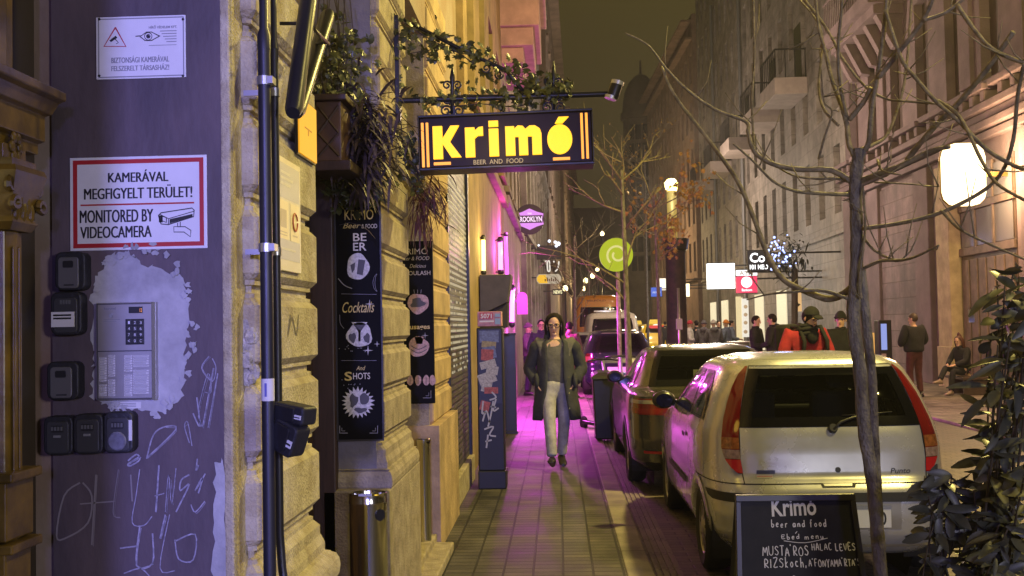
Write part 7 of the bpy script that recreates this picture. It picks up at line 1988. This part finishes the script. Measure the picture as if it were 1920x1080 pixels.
# planter shrub with blue string lights on the pale wall
LS = thing('lit_shrub', 'shrub on the pale wall wound with blue-white string lights', 'shrub', P(1480, 490, 34))
random.seed(33); q = MB()
for k in range(260):
    c = P(random.gauss(1478, 17), random.gauss(482, 19), 34 + random.uniform(-.5, .5)); blade(q, c, (random.gauss(0, 1), random.gauss(0, 1), random.gauss(0.1, .8)), random.uniform(.18, .42), .06, .8)
q.build('foliage', mat('shrub_leaf', (.03, .035, .02), .6), LS)
q = MB(); q.tube([P(1490, 505, 34), P(1490, 600, 34), P(1489, 655, 34)], .10, 8); q.build('stem', M_stem, LS)
q = MB()
for k in range(46): c = P(random.gauss(1464, 14), random.gauss(478, 18), 33.5 + random.uniform(-.3, .2)); q.ball(c, random.uniform(.018, .04), 6, 4)
q.build('string_light', glow('blue_led', (.35, .45, 1.0), 3.0), LS)
lamp('string_light_glow', P(1462, 478, 33.2), 25, (.45, .5, 1.0), .3)
# screen totem, table, pavement seat
TT = thing('screen_totem', 'dark information totem with a blue-white screen beside the man in maroon trousers', 'totem', (P(1655, 660, 22.6).x, 22.6, 0))
qd = qy(1650, 600, 1674, 760, 22.6); q = MB(); q.box(qd[0].x, qd[1].x, 22.6, 22.95, .03, qd[2].z); q.build('case', M_black, TT, bevel=.02)
q = MB(); rect(q, qy(1652, 607, 1663, 656, 22.597)); q.build('screen', glow('totem_screen', (.35, .45, 1.0), .75), TT)
q = MB(); rect(q, qy(1653, 663, 1662, 674, 22.597)); q.build('notice', mat('pale_notice', (.4, .3, .3), .5), TT)
AS = thing('orange_lit_slit', 'narrow amber lit panel by the screen totem', 'light panel', P(1637, 640, 24)); qd = qy(1634, 624, 1640, 668, 24); q = MB(); q.box(qd[0].x, qd[1].x, 24, 24.05, .4, qd[2].z); q.build('panel', glow('amber_slit', (1, .5, .12), .8), AS)
AW = thing('amber_window', 'small amber lit window on the stone wall behind the red jacket', 'window', P(1494, 565, 38)); qd = qy(1488, 546, 1503, 584, 36.2); q = MB(); q.box(qd[0].x, qd[1].x, 36.2, 36.3, qd[0].z, qd[2].z); q.build('pane', glow('amber_window_glow', (1, .6, .25), .75), AW)
q = MB(); ribbon(q, [P(1492, 560, 36.15), P(1497, 572, 36.15), P(1493, 576, 36.15), P(1500, 570, 36.15)], .05, (0, -1, 0)); q.build('lattice', M_ink, AW)
TB = thing('bar_table', 'round pale bar table beside the crowd', 'table', (P(1385, 645, 33).x, 33, 0)); x_ = P(1385, 645, 33).x
zt = P(1385, 640, 33).z
q = MB(); q.lathe([(.001, zt - .04), (.34, zt - .04), (.36, zt - .02), (.34, zt), (.001, zt)], (x_, 33, 0), 24); q.build('tabletop', mat('pale_top', (.55, .52, .48), .4), TB, smooth=True, angle=40)
q = MB(); q.lathe([(.26, 0), (.26, .02), (.04, .05), (.24, .1), (.27, zt - .2), (.27, zt - .04)], (x_, 33, 0), 20); q.build('drum', mat('pale_drum', (.36, .34, .32), .5), TB, smooth=True, angle=40)
BE = thing('pavement_bench', 'low timber bench under the sitting woman by the doorway', 'bench', (9.05, 24.05, .03))
q = MB(); q.box(8.52, 9.15, 23.5, 24.6, .36, .42); q.build('seat', M_wood, BE, bevel=.01)
for yy in (23.6, 24.45):
    q = MB(); q.box(8.56, 9.1, yy, yy + .06, .03, .36); q.build('leg', M_wood, BE, bevel=.006)
# far street lamps
for px, py, Y, r_, s_ in ((1129, 438, 62, .12, 7), (1060, 541, 70, .17, 6), (1098, 526, 80, .17, 6), (1111, 517, 95, .2, 6), (1095, 541, 110, .2, 6), (1120, 505, 52, .09, 5)):
    p = P(px, py, Y); T = thing('street_lamp', 'small round warm street lamp glowing far down the street', 'street lamp', (p.x, Y, 0), 'far street lamps')
    q = MB(); q.tube([(p.x, Y, 0), (p.x, Y, p.z - r_)], .06, 6); q.build('post', M_blackmetal, T)
    q = MB(); q.ball(p, (r_, r_, r_ * 1.2), 10, 8); q.build('globe', glow('far_globe', (1.0, .80, .38), 5.0), T, smooth=True)
lamp('far_glow', (2.2, 66, 3.6), 500, (1.0, .75, .35), .3)
lamp('far_glow', (2.6, 100, 4.5), 900, (1.0, .75, .35), .3)
# ------------------------------------------------------------------ trees
M_bark = mat('grey_bark', (0.26, 0.235, 0.215), 0.85, color2=(0.10, 0.088, 0.08), scale=26, bump=0.9, bscale=110, stretch=(1, 1, .4), detail=10)
M_twig = mat('pale_twig', (0.30, 0.25, 0.15), 0.7, color2=(0.13, 0.11, 0.075), scale=26, bump=0.5, bscale=60)
BT = thing('bare_tree', 'bare pruned street tree with two twisted stems beside the chalkboard', 'tree', (P(1640, 1080, 4.75).x, 4.75, 0))
def branch(mb, pts, r0, r1, Y0, Y1, k=6, n=8):
    """pts in photo pixels, depth runs from Y0 to Y1 along the branch"""
    m = len(pts) - 1
    q3 = smoothline([P(x, y, lerp(Y0, Y1, i / m)) for i, (x, y) in enumerate(pts)], k)
    M_ = len(q3) - 1
    rs = [lerp(r0, r1, i / M_) * (1 + .05 * math.sin(i * 1.7 + r0 * 900)) for i in range(M_ + 1)]
    mb.tube(q3, rs, n); return q3
q = MB()
branch(q, [(1668, 1300), (1657, 1150), (1645, 1000), (1636, 900), (1620, 800), (1613, 700), (1600, 600), (1606, 500), (1606, 420), (1604, 340), (1612, 280)], .029, .027, 4.75, 4.75, n=14)
q.build('trunk', M_bark, BT, smooth=True)
q = MB()
branch(q, [(1672, 1300), (1658, 1150), (1648, 1000), (1643, 900), (1638, 800), (1634, 700), (1628, 640), (1620, 560), (1614, 500)], .024, .020, 4.80, 4.80, n=12)
q.build('stem', M_bark, BT, smooth=True)
random.seed(41)
q = MB(); BR_ = []
for pts, r0, r1, y0, y1 in (
    ([(1606, 500), (1600, 535), (1560, 560), (1520, 550), (1470, 525), (1440, 480), (1410, 400), (1380, 335), (1330, 265), (1265, 180), (1240, 125)], .017, .008, 4.75, 5.3),
    ([(1609, 350), (1560, 320), (1500, 318), (1450, 308), (1415, 285), (1403, 250), (1398, 228), (1340, 205), (1290, 170), (1250, 130), (1215, 85), (1172, 62)], .013, .004, 4.75, 5.0),
    ([(1590, 365), (1540, 363), (1490, 358), (1450, 340), (1410, 300), (1375, 270)], .009, .004, 4.75, 4.4),
    ([(1604, 295), (1592, 270), (1588, 235), (1578, 200), (1560, 150), (1548, 100), (1535, 50), (1528, -20)], .013, .006, 4.75, 4.9),
    ([(1592, 225), (1620, 190), (1633, 165)], .012, .011, 4.8, 4.7), ([(1588, 220), (1574, 150), (1572, 80), (1578, 20), (1580, -30)], .009, .006, 4.8, 4.6),
    ([(1612, 285), (1628, 270), (1635, 200), (1645, 145), (1650, 110), (1660, 30), (1664, -40)], .013, .009, 4.75, 4.6),
    ([(1648, 145), (1680, 105), (1715, 60), (1735, 30), (1752, -10), (1760, -30)], .012, .008, 4.65, 4.4), ([(1732, 38), (1770, 25), (1805, 0), (1830, -20)], .008, .006, 4.5, 4.4),
    ([(1612, 280), (1640, 270), (1665, 250), (1690, 180), (1700, 120), (1705, 60), (1710, -20)], .008, .005, 4.75, 4.95),
    ([(1612, 340), (1650, 325), (1690, 310), (1740, 285), (1780, 275)], .013, .009, 4.75, 4.4),
    ([(1700, 300), (1750, 240), (1800, 190), (1850, 130), (1900, 60)], .012, .010, 4.75, 4.2),
    ([(1660, 20), (1690, 110), (1720, 150), (1755, 190), (1800, 230), (1850, 280), (1900, 310), (1930, 320)], .009, .008, 4.6, 4.2),
    ([(1795, 10), (1830, 60), (1865, 95), (1930, 122)], .009, .008, 4.2, 4.0), ([(1760, 190), (1800, 220), (1840, 300), (1870, 345), (1930, 380)], .008, .006, 4.5, 4.0),
    ([(1602, 430), (1680, 420), (1760, 400), (1840, 360), (1880, 320), (1900, 260), (1908, 180), (1920, 120)], .009, .007, 4.75, 4.0),
    ([(1606, 510), (1650, 490), (1690, 488), (1720, 480), (1760, 460)], .008, .004, 4.75, 4.3), ([(1615, 440), (1640, 470), (1680, 490)], .006, .005, 4.75, 4.6), ([(1690, 488), (1708, 470), (1712, 462)], .004, .002, 4.6, 4.6),
    ([(1765, 395), (1800, 430), (1860, 460), (1930, 490)], .006, .004, 4.3, 4.0), ([(1590, 560), (1540, 545), (1480, 548), (1440, 552), (1400, 562)], .008, .003, 4.75, 5.0),
    ([(1606, 345), (1570, 335), (1530, 335), (1490, 330), (1460, 315)], .008, .003, 4.75, 4.9), ([(1535, 298), (1545, 260), (1560, 210), (1545, 190), (1540, 130)], .006, .003, 4.8, 4.6), ([(1572, 235), (1545, 205), (1535, 160), (1540, 60), (1500, 0)], .007, .004, 4.8, 5.1),
    ([(1500, -10), (1540, 40), (1562, 75)], .007, .006, 5.0, 4.9), ([(1562, 75), (1580, 110), (1620, 160), (1660, 185), (1700, 190), (1760, 195)], .006, .005, 4.9, 4.6), ([(1415, 285), (1410, 200), (1414, 100), (1412, -20)], .006, .005, 4.95, 5.1),
    ([(1618, 350), (1622, 430), (1612, 520), (1615, 560)], .005, .006, 4.7, 4.7), ([(1640, 342), (1700, 345), (1760, 350)], .004, .002, 4.7, 4.5), ([(1645, 300), (1655, 320), (1690, 328)], .006, .003, 4.7, 4.5)):
    b3 = branch(q, pts, r0, r1, y0, y1); BR_.append((b3, r1))
for b3, r in BR_:
    for k in range(3):
        i = random.randrange(len(b3) // 4, len(b3)); d = Vector((random.gauss(0, .7), random.gauss(0, .4), random.gauss(.55, .6))).normalized(); L_ = random.uniform(.05, .24)
        p = b3[i]; q.tube([p, p + d * L_ * .5 + Vector((random.gauss(0, .01), 0, 0)), p + d * L_ + Vector((0, 0, .02))], [.0035, .0028, .0015], 5)
for x, y in ((1590, 350), (1598, 300), (1612, 285), (1603, 495), (1650, 145), (1415, 285), (1733, 36), (1606, 380)):
    p = P(x, y, 4.74); pass
q.build('crown', M_twig, BT, smooth=True)

def street_tree(label, x, y, h, lean=0, seed=1, leaves=0, group='bare street trees', spread=1.1):
    T = thing('street_tree', label, 'tree', (x, y, 0), group); random.seed(seed); q = MB(); v = MB(); lf = MB()
    tr = smoothline([(x, y, 0), (x + lean * .3, y, h * .35), (x + lean * .6, y, h * .7), (x + lean, y, h)], 5); q.tube(tr, [lerp(.065, .02, i / (len(tr) - 1)) for i in range(len(tr))], 10)
    q.build('trunk', M_bark, T, smooth=True)
    def grow(p, d, L_, r, lev):
        e = p + d * L_; mid = (p + e) / 2 + Vector((random.gauss(0, .04), random.gauss(0, .04), random.gauss(0, .03))) * L_
        v.tube([p, mid, e], [r, r * .8, r * .55], 5)
        if lev < 3:
            for _ in range(3 if lev < 2 else 2):
                t = random.uniform(.35, 1); s_ = p.lerp(e, t); nd = (d + Vector((random.gauss(0, .55), random.gauss(0, .55), random.gauss(.25, .35)))).normalized(); grow(s_, nd, L_ * random.uniform(.5, .75), r * .55, lev + 1)
        if leaves:
            for _ in range(leaves): 
                c = p.lerp(e, random.random()) + Vector((random.gauss(0, .08), random.gauss(0, .08), random.gauss(-.03, .08))); ivy_leaf(lf, c, random.uniform(.06, .13), (random.gauss(0, 1), -1, random.gauss(0, .5)), random.uniform(0, 6))
    for k in range(9):
        t = random.uniform(.45, 1.0); i = int(t * (len(tr) - 1)); a = random.uniform(0, 6.28)
        grow(tr[i], Vector((math.cos(a) * .8, math.sin(a) * .8, random.uniform(.35, 1.0))).normalized(), spread * random.uniform(.6, 1.1), .018, 1)
    v.build('crown', M_twig, T, smooth=True)
    if leaves: lf.build('foliage', mat('autumn_leaf', (.42, .26, .07), .6, var=.5, scale=12), T)
p = P(1180, 640, 17.2); street_tree('slim bare tree in front of the green round sign', p.x, 17.2, 4.1, -.06, 51, spread=.9)
p = P(1236, 640, 27.0); street_tree('small tree with orange autumn leaves by the glowing lamp column', p.x + .05, 27.0, 5.0, -.1, 7, 3, None)
p = P(1078, 640, 31.0); street_tree('thin bare tree beside the tall orange van', p.x, 31.0, 4.2, .05, 9, spread=.8)
p = P(1105, 640, 44.0); street_tree('far bare tree lit yellow beyond the orange van', p.x, 44.0, 5.2, .05, 13, spread=1.4)
p = P(1215, 640, 48.0); street_tree('far bare tree before the domed corner house', p.x, 48.0, 9.5, .05, 15, 1, spread=2.0)

# dark glossy shrub in the planter at the right-hand edge
SB = thing('leafy_shrub', 'dark glossy-leaved shrub crowding the picture edge beside the bare tree', 'shrub', (P(1870, 1080, 4.4).x, 4.4, 0))
random.seed(61); q = MB(); v = MB(); q2 = MB()
def oval_leaf(mb, p, d, L_, w, n):
    d = Vector(d).normalized(); n = (Vector(n) - d * Vector(n).dot(d)).normalized(); s_ = d.cross(n); vs = []
    S_ = 5
    for i in range(S_ + 1):
        t = i / S_; ww = w * math.sin(math.pi * (t * .94 + .03)) ** .75 * .5; c = p + d * L_ * t - n * (.25 * L_ * t * t)
        vs += [c - s_ * ww + n * ww * .35, c, c + s_ * ww + n * ww * .35]
    mb.add(vs, [f for i in range(S_) for f in ((3 * i, 3 * i + 1, 3 * i + 4, 3 * i + 3), (3 * i + 1, 3 * i + 2, 3 * i + 5, 3 * i + 4))])
stems = []
for k in range(27):
    bx, by = 1868 + random.gauss(0, 32), 1140; tx = random.uniform(1795, 1935); ty = random.choice((random.uniform(490, 700), random.uniform(640, 1000), random.uniform(860, 1020)))
    if k % 2 == 0: tx = random.uniform(1872, 1950); ty = random.uniform(495, 640)
    if ty < 800: tx = max(tx, 1862 + random.uniform(-12, 40))
    elif tx < 1830: ty = max(ty, random.choice((860, 900)))
    Y0 = 4.5 + random.gauss(0, .12); Y1 = 4.4 + random.gauss(0, .25)
    sl = smoothline([P(bx, by, Y0), P((bx * .7 + tx * .3), (by * .6 + ty * .4), (Y0 + Y1) / 2), P(tx, ty, Y1)], 7); stems.append(sl); v.tube(sl, [lerp(.007, .003, i / (len(sl) - 1)) for i in range(len(sl))], 6)
    for i in range(3, len(sl)):
        for _ in range(2):
            a = random.uniform(0, 6.28); d = Vector((math.cos(a), math.sin(a) * .8, random.uniform(-.9, .55)))
            oval_leaf(q if random.random() < .72 else q2, sl[i] + Vector((random.gauss(0, .015), random.gauss(0, .02), random.gauss(0, .015))), d, (random.uniform(.05, .15)), random.uniform(.018, .046), (random.gauss(0, .5), -.8, random.gauss(.5, .5)))
for k in range(10):     # low sparse stems in front
    sl = smoothline([P(1770 + random.gauss(0, 35), 1150, 4.3), P(1765 + random.gauss(0, 30), 1000, 4.3), P(1775 + random.gauss(0, 30), random.uniform(880, 960), 4.3)], 6); v.tube(sl, .003, 5)
    for i in range(4, len(sl), 2):
        for _ in range(2): oval_leaf(q, sl[i], (random.gauss(0, 1), random.gauss(0, .5), random.uniform(-.8, .4)), random.uniform(.07, .12), random.uniform(.025, .04), (random.gauss(0, .5), -.8, random.gauss(.5, .5)))
q.build('foliage', mat('glossy_leaf', (.075, .075, .055), .45, color2=(.035, .038, .03), scale=10), SB, smooth=True); q2.build('foliage', mat('olive_leaf', (.13, .12, .05), .5, color2=(.06, .06, .025), scale=10), SB, smooth=True); v.build('stem', M_stem, SB, smooth=True)
q = MB(); p = P(1820, 590, 4.3); q.box(p.x - .011, p.x + .011, 4.29, 4.292, p.z - .03, p.z + .02); q.build('plant_tag', M_signwhite, SB)

# ------------------------------------------------------------------ chalkboard
CB_ = thing('chalkboard', 'black A-frame chalkboard with a handwritten white menu at the kerb', 'chalkboard', (P(1500, 1080, 5.2).x, 5.2, 0))
tl, tr_ = P(1379, 931, 5.22), P(1602, 922, 5.22); wd = tr_.x - tl.x; zt = (tl.z + tr_.z) / 2
lean = .16
def CBp(u, v, e=0.0):
    """u across 0..1, v down from the top in metres; the front leaf leans back to its top edge"""
    hgt = zt; t = v / hgt; half = lerp(wd / 2, wd / 2 + .045, t); cxx = (tl.x + tr_.x) / 2 + .012 * t
    return Vector((cxx + (u - .5) * 2 * half, 5.22 - lean * t - e, zt - v))
def slab(mb, u0, v0, u1, v1, e0, e1):
    f = [CBp(u0, v1, e1), CBp(u1, v1, e1), CBp(u1, v0, e1), CBp(u0, v0, e1)]; b_ = [CBp(u0, v1, e0), CBp(u1, v1, e0), CBp(u1, v0, e0), CBp(u0, v0, e0)]
    mb.loft([b_, f])
q = MB(); slab(q, .04, .02, .96, zt - .06, -.012, 0); q.build('board', mat('slate', (.006, .006, .009), .6, scale=7, color2=(.014, .014, .018), spec=.25), CB_)
for args in ((0, 0, 1, .03, -.02, .012), (0, .03, .045, zt, -.02, .010), (.955, .03, 1, zt, -.02, .010)):
    q = MB(); slab(q, *args); q.build('frame_bar', mat('frame_timber', (.018, .016, .016), .4, var=.3, scale=10, stretch=(1, 1, .2)), CB_, bevel=.003)
for u in (.03, .97):
    q = MB(); a = CBp(u, .02); q.tube([a + Vector((0, .03, 0)), Vector((a.x, a.y + .46, .0))], .016, 4); q.build('rear_leg', M_trim, CB_)
GL = {'M': [[(0, 0), (.15, 1), (.45, .35), (.8, 1), (.95, 0)]], 'U': [[(0, 1), (.05, .25), (.4, 0), (.8, .2), (.85, 1)]], 'S': [[(.8, .85), (.4, 1), (.1, .75), (.75, .35), (.5, 0), (.0, .12)]], 'T': [[(0, 1), (.9, 1)], [(.45, 1), (.42, 0)]],
      'A': [[(0, 0), (.42, 1), (.85, 0)], [(.15, .4), (.7, .4)]], 'R': [[(.1, 0), (.12, 1), (.7, .85), (.6, .5), (.12, .45), (.85, 0)]], 'O': [[(.45, 1), (.05, .6), (.2, .05), (.7, .05), (.85, .6), (.45, 1)]], 'H': [[(.1, 1), (.08, 0)], [(.75, 1), (.75, 0)], [(.08, .5), (.75, .5)]],
      'L': [[(.1, 1), (.1, .03), (.7, 0)]], 'C': [[(.8, .9), (.35, .95), (.05, .45), (.35, 0), (.8, .1)]], 'E': [[(.75, .97), (.1, 1), (.1, 0), (.8, .03)], [(.1, .5), (.6, .52)]], 'V': [[(0, 1), (.4, 0), (.85, 1)]], 'I': [[(.2, 1), (.2, 0)]], 'Z': [[(0, 1), (.8, 1), (.05, 0), (.85, 0)]], 'K': [[(.1, 1), (.1, 0)], [(.75, 1), (.1, .45), (.8, 0)]],
      'F': [[(.75, 1), (.1, 1), (.1, 0)], [(.1, .52), (.6, .52)]], 'N': [[(.05, 0), (.1, 1), (.75, 0), (.8, 1)]], 'Y': [[(0, 1), (.4, .5), (.8, 1)], [(.4, .5), (.35, -.15)]], ',': [[(.1, .1), (.0, -.25)]], "'": [[(.1, 1.25), (.0, 1.05)]],
      'b': [[(.1, 1.3), (.08, .05), (.5, .02), (.6, .4), (.1, .55)]], 'e': [[(.05, .4), (.6, .45), (.4, .72), (.08, .45), (.2, .02), (.6, .1)]], 'r': [[(.1, .7), (.1, 0)], [(.1, .45), (.35, .7), (.55, .62)]], 'a': [[(.6, .65), (.2, .68), (.05, .3), (.25, .0), (.58, .3), (.6, .68), (.66, 0)]], 'n': [[(.08, .7), (.08, 0)], [(.08, .45), (.4, .7), (.6, .5), (.62, 0)]], 'd': [[(.6, .5), (.25, .65), (.05, .3), (.25, 0), (.58, .25)], [(.62, 1.3), (.62, 0)]],
      'f': [[(.6, 1.2), (.35, 1.3), (.28, .9), (.25, -.1)], [(.05, .7), (.5, .72)]], 'o': [[(.35, .7), (.05, .35), (.3, 0), (.62, .3), (.38, .7)]], 'm': [[(.06, .7), (.06, 0)], [(.06, .45), (.28, .7), (.36, .4), (.36, 0)], [(.36, .45), (.6, .7), (.7, .4), (.72, 0)]], 'u': [[(.06, .7), (.12, .08), (.45, .05), (.6, .7)], [(.6, .5), (.66, 0)]], 'i': [[(.1, .7), (.1, 0)], [(.1, .98), (.11, 1.02)]], 's': [[(.5, .6), (.15, .68), (.1, .45), (.5, .25), (.35, 0), (.03, .08)]], 'k': [[(.1, 1.3), (.1, 0)], [(.55, .7), (.1, .3), (.6, 0)]], 'c': [[(.55, .6), (.2, .68), (.05, .3), (.3, 0), (.58, .1)]], 'h': [[(.1, 1.3), (.08, 0)], [(.08, .45), (.4, .7), (.6, .5), (.62, 0)]]}
def hand(mb, s_, u0, u1, v, hgt, w, seed):
    """chalk handwriting: baseline at v (metres from the top), from u0 to u1"""
    random.seed(seed); adv = [(1.05 if c in 'MmNOU' else .5 if c in "I,'i" else .9 if c.isupper() else .78) if c != ' ' else .55 for c in s_]; tot = sum(adv); x = 0
    for c, a in zip(s_, adv):
        jit = random.gauss(0, .05) * hgt; sc = random.uniform(.9, 1.1)
        for st in GL.get(c, []):
            pts = smoothline([CBp(lerp(u0, u1, (x + px * a * .82) / tot), v - jit - py * hgt * sc, .0018) for px, py in st], 3) if len(st) > 2 else [CBp(lerp(u0, u1, (x + px * a * .82) / tot), v - jit - py * hgt * sc, .0018) for px, py in st]
            ribbon(mb, pts, w * random.uniform(.85, 1.15), (0, -1, .15))
        x += a
px2v = lambda y: zt - P(1500, y, 5.15).z
q = MB()
S5 = lambda x: (P(x, 1000, 5.17).x - CBp(0, .3).x) / (CBp(1, .3).x - CBp(0, .3).x)
text(q, 'Krimó', [CBp(S5(1450), px2v(972), .0018), CBp(S5(1538), px2v(970), .0018), CBp(S5(1538), px2v(936), .0018), CBp(S5(1450), px2v(938), .0018)], .022)
hand(q, 'beer and food', S5(1448), S5(1558), px2v(991), .024, .0042, 1); hand(q, 'Ebed menu', S5(1466), S5(1550), px2v(1013), .018, .0036, 2)
ribbon(q, smoothline([CBp(S5(x), px2v(y), .0018) for x, y in ((1470, 1016), (1510, 1020), (1554, 1012))]), .003, (0, -1, .15)); ribbon(q, [CBp(S5(1493), px2v(1003), .0018), CBp(S5(1497), px2v(999), .0018)], .003, (0, -1, .15))
hand(q, "MUSTA'ROS", S5(1429), S5(1518), px2v(1043), .040, .0042, 3); hand(q, 'HALAC LEVES', S5(1522), S5(1607), px2v(1034), .030, .0040, 4)
hand(q, 'RIZSkoch,', S5(1431), S5(1514), px2v(1064), .036, .0042, 5); hand(q, "A'FONYAMA'RTA'S", S5(1514), S5(1612), px2v(1063), .030, .0040, 6); hand(q, 'Curry menu', S5(1480), S5(1570), px2v(1092), .03, .0042, 7)
q.build('lettering', mat('white_chalk', (.62, .62, .66), .85), CB_)
# ------------------------------------------------------------------ night air: the lamps' glow shows in it
q = MB(); q.box(-28, 30, -16, 205, -1.3, 34)
hz = q.build('haze', None)
mh = bpy.data.materials.new('night_air'); mh.use_nodes = True; nt = mh.node_tree; nt.nodes.clear()
o_ = nt.nodes.new('ShaderNodeOutputMaterial'); v_ = nt.nodes.new('ShaderNodeVolumePrincipled')
v_.inputs['Color'].default_value = (.85, .85, .85, 1); v_.inputs['Density'].default_value = 0.0008; v_.inputs['Anisotropy'].default_value = 0.3
nt.links.new(v_.outputs[0], o_.inputs['Volume'])
hz.data.materials.clear(); hz.data.materials.append(mh)
tag(hz, kind='stuff')
